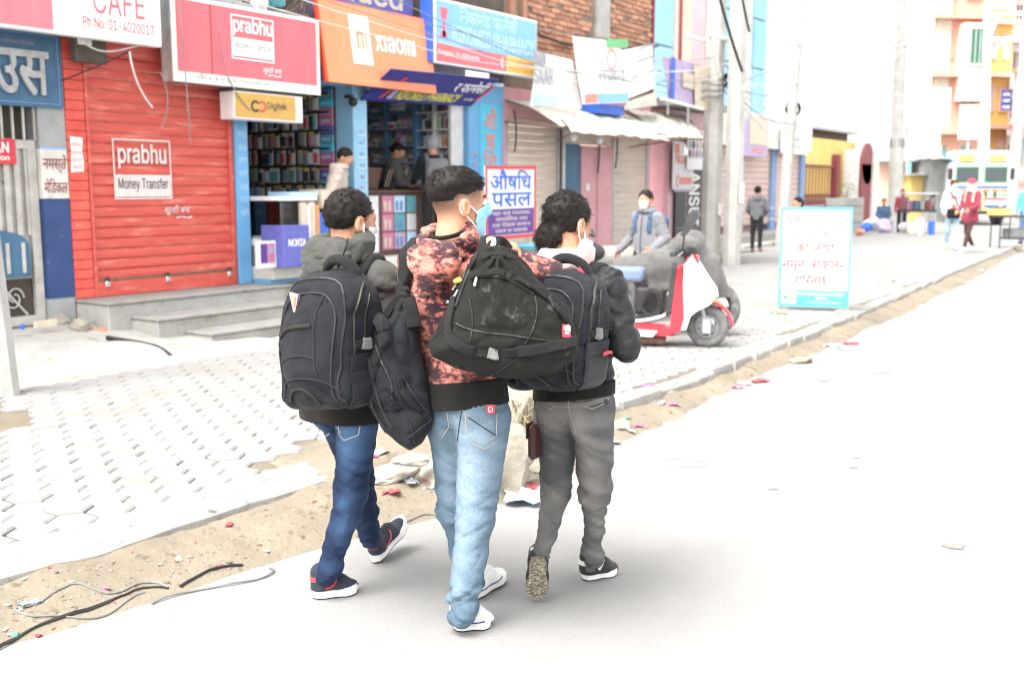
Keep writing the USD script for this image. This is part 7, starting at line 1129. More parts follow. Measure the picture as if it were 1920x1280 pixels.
os_ = lambda pts, lift=.003, n=24: on_surface(duf, spline(np.array([[*p, 0.] for p in pts]), n)[:, :2], D_, lift)
st_ = os_([(852, 556), (843, 600), (846, 634), (870, 652), (920, 660), (980, 658), (1030, 650), (1078, 638)], .006, 34); part(du, "strap", ribbon(st_, grad(duf, st_), .036, .005), "webbing", 40); q = os_([(914, 660), (924, 660), (934, 660)], .011, 5); part(du, "strap_slider", ribbon(q, grad(duf, q), .040, .005), "cable_grey")
part(body, "zip_line", tube(os_([(896, 475), (880, 510), (866, 545), (856, 575)], .003), .006, 5), "zip_black"); part(body, "zip_line", tube(os_([(884, 478), (872, 515), (858, 550)], .003), .003, 5), "zip_black"); part(body, "zip_line", tube(os_([(892, 522), (925, 518), (960, 528), (1000, 552)], .003), .005, 5), "zip_black")
for pts in ([(1002, 555), (1006, 590), (998, 620), (984, 645)], [(855, 606), (900, 622), (950, 628), (988, 633), (1040, 640)], [(920, 702), (955, 682), (985, 660)], [(880, 560), (886, 600), (882, 640)], [(806, 640), (835, 610), (852, 580)]): part(body, "seam", tube(os_(pts, .0015), .0028, 4), "zip_black")
fl = os_([(885, 520), (930, 512), (975, 530), (1020, 556), (1058, 600)], .010, 20); part(du, "top_flap_edge", ribbon(fl, grad(duf, fl), .03, .006), "duffel_fabric", 40)
for a_, b_ in (((897, 522), (893, 536)), ((862, 545), (854, 560)), ((858, 538), (848, 552)), ((846, 560), (842, 570))): q = os_([a_, ((a_[0] + b_[0]) / 2, (a_[1] + b_[1]) / 2), b_], .008, 6); part(du, "zip_pull", ribbon(q, grad(duf, q), .010, .004), "steel_bright")
q = os_([(852, 540), (860, 532), (868, 526)], .012, 6); part(du, "padlock", ribbon(q, grad(duf, q), .016, .010), "sign_gold")
q = os_([(1061, 621)], .004) if False else on_surface(duf, [(1060, 621)], D_, .004); n_ = grad(duf, q)[0]; Bd = Board(q[0], frame(RIGHT - n_ * (RIGHT @ n_)), (0, 0, 1)); Bd.N = n_; Bd.V = np.cross(n_, Bd.U); part(du, "red_label", Bd.rect(-.018, -.022, .018, .022, 0, .004), "tag_red"); part(du, "label_lettering", [Bd.put(latin("odin", .02, bold=True), -.013, .002, .004, w=.027), Bd.put(latin("PORT", .01), -.008, -.012, .004, w=.018)], "sign_white")
part(du, "handle", [ribbon(spline([at_d(915, 470, D_ + .02), at_d(926, 455, D_ + .05), at_d(940, 452, D_ + .09), at_d(955, 468, D_ + .10)], 12), frame(EYE - at_d(930, 460, D_)), .032, .008), tube(spline([at_d(905, 468, D_ + .1), at_d(925, 449, D_ + .17), at_d(950, 460, D_ + .16), at_d(962, 480, D_ + .1)], 12), .016, 7)], "webbing", 40); part(du, "white_grip", ribbon(spline([at_d(925, 449, D_ + .02), at_d(925, 458, D_ + .0), at_d(923, 466, D_ + .0)], 6), frame(EYE - at_d(930, 460, D_)), .018, .006), "loop_white")
# limp backpack on his left shoulder
D2 = 3.93; OUT = [(752, 552), (735, 575), (712, 598), (702, 620), (700, 640), (672, 646), (664, 668), (668, 700), (680, 740), (696, 775), (720, 810), (745, 836), (766, 851), (790, 835), (808, 808), (812, 785), (806, 740), (797, 690), (787, 630), (776, 580), (766, 552)]
b2 = thing("backpack", "limp black backpack hanging from the middle man's left shoulder between the two men", "backpack", at_d(745, 700, D2)); p2_ = Pillow(at_d(745, 700, D2), frame(RIGHT * .9 + FW0 * .0), plane_pts(OUT, D2), .085, .10)
sl = frame(np.array([.35, 0, -.93]))
def limp(p):
    return near(p, p2_(p), lambda q: -.013 * billow(q @ yaw(0, 0, 18), (11, 9, 4.5), 3, .9) - .006 * billow(q @ yaw(0, 0, -25), (22, 14, 12), 5, .9), .06)
body = part(b2, "body", nets(limp, *p2_.box(), .0075), "pack_fabric", True); os2 = lambda pts, lift=.003, n=22: on_surface(limp, spline(np.array([[*p, 0.] for p in pts]), n)[:, :2], D2, lift)
for pts, r in (([(706, 648), (722, 690), (735, 730), (730, 755)], .005), ([(690, 662), (700, 710), (715, 760), (735, 800)], .006), ([(678, 665), (686, 710), (700, 760), (722, 800)], .005), ([(752, 700), (776, 742), (800, 770)], .004), ([(764, 820), (790, 800), (808, 785)], .004), ([(740, 760), (770, 800), (775, 830)], .003)): part(body, "zip_line", tube(os2(pts), r, 5), "zip_black")
q = os2([(748, 708), (760, 740), (786, 768)], .004, 12); part(body, "mesh_pocket_edge", ribbon(q, grad(limp, q), .022, .006), "webbing", 40); q = os2([(726, 745), (733, 752), (739, 742)], .012, 8); part(b2, "loop", tube(q, .005, 5), "webbing"); q = os2([(702, 612), (712, 602), (722, 615), (718, 640)], .008, 12); part(b2, "padded_flap", ribbon(q, grad(limp, q), .05, .018), "webbing", 40)
Ms = lambda p: np.minimum(Mt(p), Mhood(p)) - .0
an = np.radians(np.linspace(60, 178, 18)); sx = J["shL"][0] + .035; ctr_ = J["shL"] - [0, 0, .14]; P_ = np.stack([np.full(18, sx) - .03 * np.linspace(0, 1, 18), ctr_[1] + .36 * np.cos(an), ctr_[2] + .36 * np.sin(an)], 1); q = onto(Mt, P_, frame(np.stack([an * 0, -np.cos(an), -np.sin(an)], 1)), .36); q = q + grad(Mt, q) * .022
tail = np.array([at_d(760, 545, D2 - .02), at_d(757, 560, D2 - .02)]); q = np.vstack([q[:-3], tail]); q = spline(q, 26); part(b2, "shoulder_strap", ribbon(q, frame(q - (ctr_ + [.03, .02, 0])), np.r_[np.full(20, .062), np.linspace(.06, .03, 6)], .016), "webbing", 50)
part(b2, "strap_knot", ell(at_d(757, 556, D2 - .03), (.022, .022, .02)), "webbing", True); part(b2, "loose_strap", ribbon(spline([at_d(752, 556, D2 - .05), at_d(735, 572, D2 - .07), at_d(722, 592, D2 - .08)], 8), frame(EYE - at_d(735, 570, D2)), .028, .005), "webbing"); part(b2, "loose_strap", ribbon(spline([at_d(765, 560, D2 - .06), at_d(772, 585, D2 - .09), at_d(776, 612, D2 - .09)], 8), frame(EYE - at_d(770, 570, D2)), .05, .008), "webbing")

# ---------------- right man: black shell jacket, grey jeans
b = np.array([-2.17, 3.65, 0]); A = lambda *q: b + np.array(q)
J = dict(head=A(-.042, .015, 1.508), neck=A(-.02, -.03, 1.36), chest=A(.0, -.02, 1.16), belly=A(-.002, 0, .99), hip=A(-.005, 0, .84), shL=A(-.135, -.005, 1.27), elL=A(-.20, .08, 1.04), wrL=A(-.12, .24, .98), shR=A(.150, -.005, 1.268), elR=A(.245, -.03, 1.045), wrR=A(.13, .17, 1.01), hpL=A(-.078, .0, .775), knL=A(-.085, .0, .40), anL=A(-.03, -.19, .215), hpR=A(.085, .0, .775), knR=A(.085, .03, .42), anR=A(.045, .085, .105))
t = thing("person", "man in black jacket and faded grey jeans, rightmost of the three walkers", "person", b)
Rh = yaw(14, -6, -3); hc = J["head"]; fh = head_fn(hc, Rh, J["neck"]); part(t, "body", nets(fh, hc - [.13, .15, .2], hc + [.13, .15, .14], .006), "skin", True)
fr_ = hair_fn(hc, Rh, .008, (.050, .90), .006, 6, [lambda q: oval(q, (-.02, -.085, -.055), (.062, .035, .06)), lambda q: oval(q, (-.062, -.078, -.07), (.032, .03, .035))]); hr = part(t, "hair", nets(fr_, hc - [.15, .18, .17], hc + [.13, .15, .16], .0055), "hair_black", True)
strands(hr, fr_, 3200, 5, (hc - .19, hc + .17), lambda p: frame(np.array([-.45, -.3, -.85 if (p - hc)[2] < .04 else -.25])), .022, .0014, "hair_black", lambda P: (P - hc)[:, 2] > -.16, .32)
fm = part(t, "face_mask", nets(lambda p: near(p, oval(p, hc + Rh @ np.array([.070, .045, -.098]), (.022, .035, .030)), lambda q: -.006 * fold(q, (40, 40, 60), 2)), hc + Rh @ np.array([.070, .045, -.098]) - .07, hc + Rh @ np.array([.070, .045, -.098]) + .07, .005), "mask_blue", True)
for pts in (((.080, -.004, .02), (.086, -.030, -.01), (.080, -.015, -.06), (.068, .015, -.105)), ((.084, .008, -.03), (.082, .012, -.06), (.07, .025, -.10))): part(fm, "ear_loop", tube(spline([hc + Rh @ np.array(p) for p in pts], 10), .0026, 5), "loop_white")
Rt = top_fn(J, (.160, .156, .168), (.070, .063, .060, .046), .68, .81, 23, .012, (), .08, .078, (9, 9, 18))
lo, hi = bounds([J[k] for k in ("chest", "belly", "hip", "shL", "shR", "elL", "elR", "wrL", "wrR")], .20); jk = part(t, "jacket", nets(Rt, lo, hi, .0085), "black_shell", True)
part(t, "hem_band", nets(lambda p: np.maximum(np.maximum(near(p, cone(p, J["belly"], J["hip"] - [0, 0, .05], .172, .176, ((0, 1, 0), .76)), lambda q: -.003 * fold(q, (30, 30, 5), 3)), p[:, 2] - .88 - .08 * (p[:, 0] - J["hip"][0])), .815 + .14 * (p[:, 0] - J["hip"][0]) - p[:, 2]), J["hip"] - [.25, .22, .12], J["hip"] + [.25, .22, .12], .0095), "black_knit", True)
part(jk, "seam", tube(on_surface(Rt, spline(np.array([(1090, 512, 0.), (1112, 540, 0), (1138, 575, 0), (1146, 620, 0)]), 14)[:, :2], 4.1, .001), .0026, 4), "zip_black")
n0 = J["neck"]; part(t, "fleece_collar", nets(lambda p: near(p, smin(torus_fn(p, n0 + [0, -.005, .028], .078, .030, (0, -.3, 1), 1.5), oval(p, n0 + [0, -.09, .0], (.10, .035, .035)), .03), lambda q: -.006 * fold(q, (14, 14, 22), 3)), n0 - [.2, .2, .12], n0 + [.2, .16, .14], .007), "pink_fleece", True); part(t, "red_lining", torus(n0 + [-.03, -.05, -.02], frame([0, -.45, 1]), .082, .022, 30, 8), "red_lining", True)
def Rtint(v): return fade_and_fold_shade(v, (.085, .085, .088), (.33, .31, .285), [(J["hpR"] + [-.02, -.09, -.04], (.05, .12, .08), .85), (J["hpL"] + [.03, -.09, -.02], (.06, .12, .07), .55), (J["hpR"] + [.01, -.08, -.22], (.05, .12, .16), .35), (J["knL"] + [0, -.08, -.05], (.08, .12, .12), .35), (J["knR"] + [.02, -.07, -.1], (.05, .12, .2), .25)], 1., 5, 11.)
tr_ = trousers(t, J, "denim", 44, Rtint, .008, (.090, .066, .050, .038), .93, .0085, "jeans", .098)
for pts in ([(1006, 752), (1060, 758), (1100, 756), (1142, 744)], [(1006, 756), (1060, 762), (1100, 760), (1142, 748)], [(1065, 748), (1068, 775), (1076, 800), (1080, 812)], [(1014, 758), (1030, 766), (1046, 760)], [(1090, 760), (1112, 766), (1134, 756)]): stitched(tr_, tr_.f, pts, 4.3, "thread_grey", .002)
P = on_surface(tr_.f, [(1135, 754)], 4.3, .003)[0]; part(tr_, "button", disc(P, frame(EYE - P), .012, .006, 12), "dark_metal")
k0 = at_z(1093, 1087, .0); shoe(t, k0, k0 + (at_z(1154, 1073, 0) - k0), "cable_black", "sole_white", .095, .10, accent=("sign_white", [(.08, .05), (.11, .07), (.14, .09)], .007), heeltab="sign_white")
tz = at_z(1006, 1127, .012); hz_ = at_d(1009, 1046, proj(tz)[2] - .06); shoe(t, hz_, tz, "cable_black", "sole_mud", .098, .10, up=frame(-(EYE - hz_)) + np.array([0, 0, .15]), bottom="sole_mud", heeltab="sign_white")
hw = J["wrR"] + np.array([-.05, .03, .0]); part(t, "hand", nets(hand_fn(J["wrR"] + frame(J["wrR"] - J["elR"]) * .02, J["wrR"] - J["elR"], (0, 0, 1), .6), J["wrR"] - .2, J["wrR"] + .2, .006), "skin", True)
xr = at_y(1063, 620, 3.28)[0]
b3 = backpack("backpack", "bulky black backpack with padded handle on the rightmost man's back", xr - .29, xr + .06, 3.27, 3.53, .895, 1.345, 61, .06, True, None, skew=.06, tuck=.12)
shoulder_strap(b3, Rt, J["neck"][0] + .115, J["shR"] - [0, 0, .10], .064, 35, 150); shoulder_strap(b3, Rt, J["neck"][0] - .115, J["shL"] - [0, 0, .10], .064, 35, 150)
q = b3.c + np.array([b3.h[0] * .55, b3.h[1] * .2, b3.h[2] - .02]); part(b3, "red_loop", ribbon([q + [-.01, -.02, .03], q + [.01, -.02, .01], q + [.03, -.02, -.02]], (0, -1, .3), .014, .004), "tag_red"); q = b3.c + np.array([b3.h[0] + .02, .03, -b3.h[2] * .35]); part(b3, "red_trim", ribbon([q + [0, -.02, 0], q + [.004, .01, .005], q + [0, .04, 0]], (1, 0, 0), .012, .004), "tag_red")
# small sling bag at his left hip
c_ = at_d(1006, 820, 4.34); sb_ = thing("sling_bag", "small flat brown leather bag hanging on a thin cord at the rightmost man's hip", "bag", c_); part(sb_, "pouch", bbox(c_[0] - .018, c_[0] + .018, c_[1] - .05, c_[1] + .06, c_[2] - .085, c_[2] + .06, .014), "leather_brown", 30); part(sb_, "flap", bbox(c_[0] - .022, c_[0] - .015, c_[1] - .05, c_[1] + .06, c_[2] + .0, c_[2] + .065, .003), "leather_brown"); part(sb_, "cord", tube(spline([c_ + [0, 0, .06], c_ + [-.002, 0, .15], c_ + [.02, .02, .30]], 10), .005, 5), "leather_brown"); part(sb_, "clip", cyl(c_ + [0, -.01, .06], c_ + [0, -.01, .11], .009, 6), "cable_grey")
# ------------------------------------------------------------------ people in and around the shops
cloth("beige_puffer", (.50, .42, .38), (.44, .37, .33)); cloth("beige_sleeve", (.62, .53, .45), (.55, .47, .40)); cloth("grey_hoodie", (.12, .115, .105)); cloth("dark_jacket", (.018, .019, .025)); cloth("grey_knit", (.24, .24, .26)); cloth("grey_jacket", (.21, .21, .225), (.18, .18, .19)); cloth("grey_jacket_dark", (.15, .15, .16)); cloth("black_trousers", (.022, .022, .024)); cloth("blue_trousers", (.10, .16, .28)); cloth("pale_jeans", (.40, .55, .72)); cloth("teal_top", (.06, .19, .24)); cloth("maroon_coat", (.26, .045, .075)); cloth("white_jacket", (.68, .68, .72)); cloth("orange_vest", (.75, .17, .10)); cloth("brown_leggings", (.07, .035, .035)); cloth("beige_bag", (.55, .44, .29)); cloth("navy_strap", (.06, .11, .19)); cloth("teal_bright", (.12, .50, .55)); cloth("pink_scarf", (.72, .45, .48)); cloth("red_beanie", (.6, .06, .1))
def puffs(t, f, zs, m): pass
q = at_x(626, 300, -9.40); P = person("person", "man in beige padded vest with hands in pockets standing beside the middle blue pillar", [q[0], q[1], .565], 58, dict(elL=(-.25, -.10, 1.10), wrL=(-.17, .10, .93), elR=(.25, .0, 1.09), wrR=(.18, .14, .93), head=(0, .15, 1.53), neck=(0, .08, 1.40), chest=(0, .04, 1.22), shL=(-.16, .07, 1.33), shR=(.16, .07, 1.33)), "beige_puffer", "blue_trousers", dict(r=(.20, .185, .18), arm=(.09, .076, .07, .056), seams=(1.30, 1.20, 1.10, 1.0), amp=.004), hem=.86, h=.012, scale=.95, look=12, pitch=-22, hands=("R",), hood="beige_sleeve")
q = at_x(742, 300, -10.45); person("person", "man in dark grey hooded sweatshirt leaning behind the pharmacy counter", [q[0], q[1], .62], 60, dict(elR=(.24, .10, 1.10), wrR=(.12, .36, 1.06), elL=(-.24, .1, 1.08), wrL=(-.12, .34, 1.02)), "grey_hoodie", "black_trousers", dict(r=(.18, .165, .165), arm=(.075, .065, .06, .048)), h=.013, look=0, pitch=-25, hood="grey_hoodie", hands=("R",))
q = at_x(812, 300, -9.40); cu = person("person", "customer in dark jacket and grey woollen hat at the pharmacy counter", [q[0], q[1], .715], -52, dict(elL=(-.22, .16, 1.12), wrL=(-.20, .42, 1.04), elR=(.22, .16, 1.12), wrR=(.18, .42, 1.04), head=(0, .08, 1.55)), "dark_jacket", "black_trousers", dict(r=(.17, .155, .16)), h=.013, look=10, cap="grey_knit", hands=("L",), scale=.98)
def worn_pack(P, name, label, m, z0=.98, z1=1.36, w=.15, y=-.20, straps="navy_strap"):
    t = thing(name, label, "backpack", P.loc); c = np.array([0, y - .03, (z0 + z1) / 2]); hz = (z1 - z0) / 2
    def f(p): q = np.abs(p - c) - [w - .06, .085 - .06, hz - .06]; return np.linalg.norm(np.maximum(q, 0), axis=1) + np.minimum(q.max(1), 0) - .06
    part(t, "body", P.W(nets(f, c - [w + .05, .15, hz + .05], c + [w + .05, .15, hz + .05], .014)), m, True); part(t, "pocket", P.W(bbox(-w * .7, w * .7, y - .15, y - .10, z0 + .03, (z0 + z1) / 2, .02)), m)
    for s in (-1, 1):
        an = np.radians(np.linspace(-25, 165, 16)); cc = np.array([s * .105, 0, 1.20]); pp = np.stack([np.full(16, s * .105), .36 * np.cos(an), cc[2] + .36 * np.sin(an)], 1); qq = onto(P.tf, pp, frame(cc - pp), .36); mm = ribbon(qq + grad(P.tf, qq) * .006, grad(P.tf, qq), .055, .012); part(t, "shoulder_strap", P.W(mm), straps)
    return t
worn_pack(cu, "backpack", "grey backpack worn by the customer at the pharmacy counter", "grey_jacket_dark", straps="grey_jacket_dark", w=.16)
q = at_d(1212, 440, 12.3); gm = person("person", "masked man in grey zip jacket walking towards the street past the parked scooter", [q[0], q[1], .10], 190, dict(elR=(.27, -.06, 1.10), wrR=(.33, .12, .93), elL=(-.25, -.06, 1.08), wrL=(-.20, .14, .95), knL=(-.09, .1, .48), anL=(-.09, .18, .12), anR=(.09, -.16, .14)), "grey_jacket", "black_trousers", dict(r=(.18, .17, .17), arm=(.082, .07, .066, .052)), hem=.80, h=.012, look=-8, mask="mask_white", hood="grey_jacket", scale=.905)
part(gm, "zip", gm.W(tube(onto(gm.tf, np.array([[0, .4, z] for z in np.linspace(.84, 1.36, 12)]), (0, -1, 0), .5) + [0, .003, 0], .006, 5)), "zip_black"); worn_pack(gm, "backpack", "backpack with dark blue straps worn by the masked man in grey", "navy_strap", y=-.2)
q = at_z(1417, 472, .12); person("person", "man seen from behind in grey jacket and black trousers beside the slim pole", q, -12, dict(elL=(-.25, .05, 1.08), wrL=(-.16, .17, .95), elR=(.25, .05, 1.08), wrR=(.17, .17, .95)), "grey_jacket_dark", "black_trousers", dict(r=(.185, .165, .165), arm=(.085, .07, .066, .05)), h=.016, scale=.93, shoes=("skin_tan", "shelf_dark"), hood="grey_jacket_dark", hands=(), cap="black_knit", hem=.82)
SIT = dict(hip=(0, 0, .52), belly=(0, .01, .68), chest=(0, .02, .86), neck=(0, .02, 1.05), head=(0, .05, 1.20), shL=(-.16, .01, .99), shR=(.16, .01, .99), elL=(-.22, .04, .74), elR=(.22, .04, .74), wrL=(-.12, .24, .62), wrR=(.12, .24, .62), hpL=(-.1, .03, .50), hpR=(.1, .03, .50), knL=(-.13, .42, .48), knR=(.13, .42, .48), anL=(-.13, .40, .10), anR=(.13, .40, .10))
q = at_d(1495, 420, 21.5); person("person", "woman in teal top with tied dark hair sitting behind the test centre board", [q[0], q[1], .14], 175, SIT, "teal_top", "black_trousers", h=.016, look=35, long_hair=True); solo("low_stool", bbox(q[0] - .2, q[0] + .2, q[1] - .2, q[1] + .2, .12, .54, .02), "wood_dark", "low wooden block the woman in teal sits on", "stool")
q = at_d(1541, 430, 20.5); person("person", "dark haired child in pink sitting low behind the test centre board", [q[0], q[1], .12], 190, SIT, "pink_scarf", "black_trousers", h=.018, scale=.86, pitch=-18, long_hair=True); solo("low_stool", bbox(q[0] - .15, q[0] + .15, q[1] - .15, q[1] + .15, .12, .46, .02), "ink_blue", "blue plastic block the child in pink sits on", "stool")
q = at_z(1782, 468, .12); wa = person("person", "woman in white jacket over orange top and pale jeans walking beside the maroon coat", q, 158, dict(elL=(-.22, -.08, 1.10), wrL=(-.22, .06, .90), elR=(.23, 0, 1.08), wrR=(.22, .14, .9), knL=(-.08, .12, .48), anL=(-.07, .22, .12), anR=(.08, -.24, .16), knR=(.09, -.02, .47)), "white_jacket", "pale_jeans", dict(r=(.165, .15, .155)), h=.017, look=-15, mask="mask_blue", hood="white_jacket", shoes=("pink_fleece", "sole_white"), scale=1.02, hem=.86)
part(wa, "orange_front", wa.W(nets(lambda p: np.maximum(np.abs(wa.tf(p) - .006) - .006, np.maximum(.05 - p[:, 1], np.maximum(np.abs(p[:, 0]) - .075, np.abs(p[:, 2] - 1.1) - .2))), [-.12, 0, .86], [.12, .3, 1.36], .014)), "orange_vest"); sbq = np.array([.02, .17, .88]); bgt = thing("shoulder_bag", "black shoulder bag carried by the woman in white", "bag", q); part(bgt, "pouch", wa.W(bbox(-.14, .16, .15, .23, .76, 1.0, .03)), "black_knit"); part(bgt, "strap", wa.W(ribbon(spline([(-.12, .19, .98), (-.02, .20, 1.2), (.12, .08, 1.42)], 8), (0, 1, .2), .03, .01)), "black_knit")
q = at_z(1815, 474, .12); wb = person("person", "woman in maroon coat with pale hood and dark leggings walking with a beige backpack", q, 205, dict(elL=(-.22, .05, 1.10), wrL=(-.14, .2, 1.0), elR=(.22, .0, 1.08), wrR=(.18, .18, .98), hip=(0, 0, .80), knL=(-.08, .16, .46), anL=(-.08, .26, .12), anR=(.08, -.26, .15), knR=(.09, -.04, .47)), "maroon_coat", "brown_leggings", dict(r=(.16, .15, .20), flat=.8), {"r": (.08, .056, .05, .04)}, h=.017, look=10, hood="white_jacket", cap="red_beanie", mask="mask_white", shoes=("shoe_white", "sole_white"), scale=1.03, hem=.62)
part(wb, "pale_hood", wb.W(nets(lambda p: np.maximum(oval(p, np.array(wb.J["head"]) + [0, -.03, -.02], (.105, .115, .14)), (p[:, 1] - .06)), np.array(wb.J["head"]) - .2, np.array(wb.J["head"]) + .2, .014)), "pink_fleece", True); worn_pack(wb, "backpack", "beige backpack on the woman in the maroon coat", "beige_bag", straps="beige_bag", w=.15)
q = at_z(1921, 460, .12); person("person", "person in teal top cut by the right edge", q, 190, {}, "teal_bright", "blue_trousers", h=.02, cap="teal_bright")
q = at_d(1691, 400, 37); person("person", "vendor in maroon top standing behind the street food cart", [q[0], q[1], .0], 160, {}, "maroon_coat", "black_trousers", h=.02, scale=.95)
q = at_d(1656, 410, 38); person("person", "person in dark blue crouching left of the far pole", [q[0], q[1], -.05], 150, SIT, "navy_strap", "black_trousers", h=.02)

# ------------------------------------------------------------------ red and white scooter, covered motorcycle behind, parked dark motorbike
cloth("cover_grey", (.15, .147, .14), (.11, .108, .104), bump=.01, bscale=9.); cloth("cover_pale", (.27, .27, .25), (.22, .22, .2), bump=.01, bscale=9.); mat("scooter_white", (.80, .80, .80), rough=.22, coat=.6, scale=2.); mat("scooter_red", (.62, .035, .05), rough=.22, coat=.6, scale=2.); mat("tyre", (.085, .085, .088), (.19, .19, .185), rough=.85, scale=12.); mat("plastic_black", (.03, .03, .032), (.045, .045, .047), rough=.5, scale=8.); mat("seat_blue", (.16, .21, .30), rough=.5); mat("alloy", (.42, .43, .45), rough=.4, metal=.7, scale=8.)
fw_ = at_z(1325, 651, .115) + [0, 0, .21]; hd = frame(RIGHT * 1.0 + FW0 * -.22); hd = frame(hd * [1, 1, 0]); sd = np.cross([0, 0, 1.], hd)
def SC(m): v = m.vertices; return trimesh.Trimesh(fw_ * [1, 1, 0] + np.outer(v[:, 0], hd) + np.outer(v[:, 1], sd) + np.outer(v[:, 2] + .115, [0, 0, 1]), m.faces, process=False)
# local frame: x forward along the scooter from the front axle, y to its left, z up
s = thing("scooter", "red and white scooter parked on the pavement with its front wheel turned to the road", "scooter", fw_ * [1, 1, 0])
def wheel(t, x, R_, w, m_hub, red=False, steer=0, y=0., SCf=None):
    T = (SCf or SC); rm = rotm([0, 0, 1], steer); q = lambda m: T((m.apply_transform(rm), m.apply_translation([x, y, R_]), m)[2])
    tz = trimesh.creation.torus(R_ - w * .5, w * .5, major_sections=36, minor_sections=10); tz.apply_transform(rotm([1, 0, 0], 90)); p = part(t, "wheel", q(tz), "tyre", 40); rmz = trimesh.creation.torus(R_ - w * 1.02, .014, major_sections=32, minor_sections=6); rmz.apply_transform(rotm([1, 0, 0], 90)); part(p, "rim", q(rmz), m_hub, 40)
    hb = trimesh.creation.cylinder(.05, w * .9, sections=16); hb.apply_transform(rotm([1, 0, 0], 90)); part(p, "hub", q(hb), "alloy")
    for k in range(5): a = k * 2 * np.pi / 5; part(p, "spoke", q(cyl((0, 0, 0), ((R_ - w) * math.cos(a), 0, (R_ - w) * math.sin(a)), .016, 6)), m_hub)
    return p
wheel(s, 0, .21, .10, "alloy", steer=-12)
part(s, "front_fender", SC(nets(lambda p: np.maximum(np.maximum(np.abs(np.hypot(p[:, 0], p[:, 2] - .21) - .235) - .012, np.abs(p[:, 1]) - .065), .30 - p[:, 2] - .35 * np.maximum(p[:, 0], -.4)), [-.3, -.1, .1], [.32, .1, .5], .012)), "scooter_red", 40)
for y in (-.06, .06): part(s, "fork", SC(cyl((0, y, .21), (-.12, y * .6, .62), .022, 8)), "alloy")
part(s, "fork_guard", SC(bbox(-.05, .04, -.085, -.062, .14, .30, .015)), "galvanised")
apron = [(-.16, .92), (-.03, .70), (.06, .58), (.075, .48), (.03, .42), (-.09, .36), (-.16, .30), (-.20, .16), (-.28, .15), (-.25, .50), (-.24, .80)]
def prism_y(pts, y0, y1, taper=.75, m=6):
    P = np.array(pts, float); V = []; 
    for y, k in ((y0, taper), (y0 * .5, 1.), (y1 * .5, 1.), (y1, taper)): c = P.mean(0); V.append(np.c_[(P[:, 0] - c[0]) * k + c[0], np.full(len(P), y), (P[:, 1] - c[1]) * k + c[1]])
    n = len(P); v = np.vstack(V); i = np.arange(n); j = (i + 1) % n; f = np.vstack([np.vstack([np.stack([i + r * n, j + r * n, j + (r + 1) * n], 1), np.stack([i + r * n, j + (r + 1) * n, i + (r + 1) * n], 1)]) for r in range(3)]); import shapely
    _, tri = trimesh.creation.triangulate_polygon(Polygon(P), engine="earcut"); vv, tri = trimesh.creation.triangulate_polygon(Polygon(P), engine="earcut"); d = ((vv[:, None] - P[None]) ** 2).sum(-1).argmin(1); tri = d[tri]
    m = trimesh.Trimesh(v, np.vstack([f, tri, tri[:, ::-1] + 3 * n]), process=False); m.fix_normals(); return m
part(s, "front_apron", SC(prism_y(apron, -.17, .17, .9)), "scooter_white", 30); part(s, "apron_nose", SC(prism_y([(-.10, .86), (.0, .70), (.085, .58), (.10, .50), (.02, .44), (-.06, .52)], -.10, .10, .8)), "scooter_white", 40); part(s, "indicator", SC(ell((.06, -.11, .47), (.04, .03, .025))), "pack_orange", True)
part(s, "leg_shield", SC(prism_y([(-.24, .80), (-.21, .30), (-.25, .14), (-.36, .12), (-.33, .40), (-.29, .80)], -.19, .19, .92)), "scooter_red", 30); part(s, "inner_panel", SC(prism_y([(-.29, .80), (-.32, .34), (-.40, .30), (-.37, .55), (-.34, .82)], -.16, .16, .9)), "plastic_black", 30)
part(s, "floor_board", SC(prism_y([(-.25, .20), (-.30, .12), (-.95, .10), (-1.0, .17), (-.9, .22)], -.17, .17, .92)), "scooter_red", 30); part(s, "side_flash", SC(prism_y([(-.45, .17), (-.95, .20), (-.95, .13), (-.5, .11)], -.20, -.165, .95)), "scooter_white"); part(s, "underbody", SC(bbox(-1.0, -.4, -.12, .12, .03, .10, .02)), "rusty_metal")
part(s, "rear_body", SC(prism_y([(-.85, .20), (-.78, .62), (-1.0, .70), (-1.5, .72), (-1.55, .55), (-1.2, .30)], -.17, .17, .85)), "scooter_red", 30); part(s, "seat", SC(nets(lambda p: np.linalg.norm(np.maximum(np.abs(p - [-1.02, 0, .70]) - [.36, .10, .02], 0), axis=1) - .05, [-1.5, -.25, .55], [-.55, .25, .85], .018)), "seat_blue", True); wheel(s, -1.25, .21, .10, "alloy")
part(s, "handlebar", SC(tube(spline([(-.30, -.32, .92), (-.26, -.15, .95), (-.22, 0, .94), (-.26, .15, .95), (-.30, .32, .92)], 16), .018, 7)), "plastic_black"); part(s, "handle_cover", SC(nets(lambda p: smin(oval(p, (-.20, 0, .93), (.10, .12, .055)), oval(p, (-.17, 0, .85), (.06, .09, .08)), .04), [-.4, -.2, .7], [0, .2, 1.05], .014)), "plastic_black", True); part(s, "head_panel", SC(prism_y([(-.20, .98), (-.09, .88), (-.12, .78), (-.22, .84)], -.09, .09, .8)), "scooter_red", 40)
for y in (-1, 1): part(s, "grip", SC(cyl((-.29, .22 * y, .925), (-.33, .36 * y, .915), .025, 10)), "plastic_black"); part(s, "brake_lever", SC(cyl((-.24, .2 * y, .93), (-.27, .36 * y, .91), .008, 5)), "alloy")
mr = part(s, "mirror", SC(prism_y([(-.27, 1.08), (-.20, 1.10), (-.08, 1.28), (-.10, 1.33), (-.20, 1.30)], -.30, -.25, .9)), "plastic_black"); part(mr, "mirror_stalk", SC(cyl((-.24, -.2, .95), (-.22, -.27, 1.16), .009, 6)), "plastic_black")
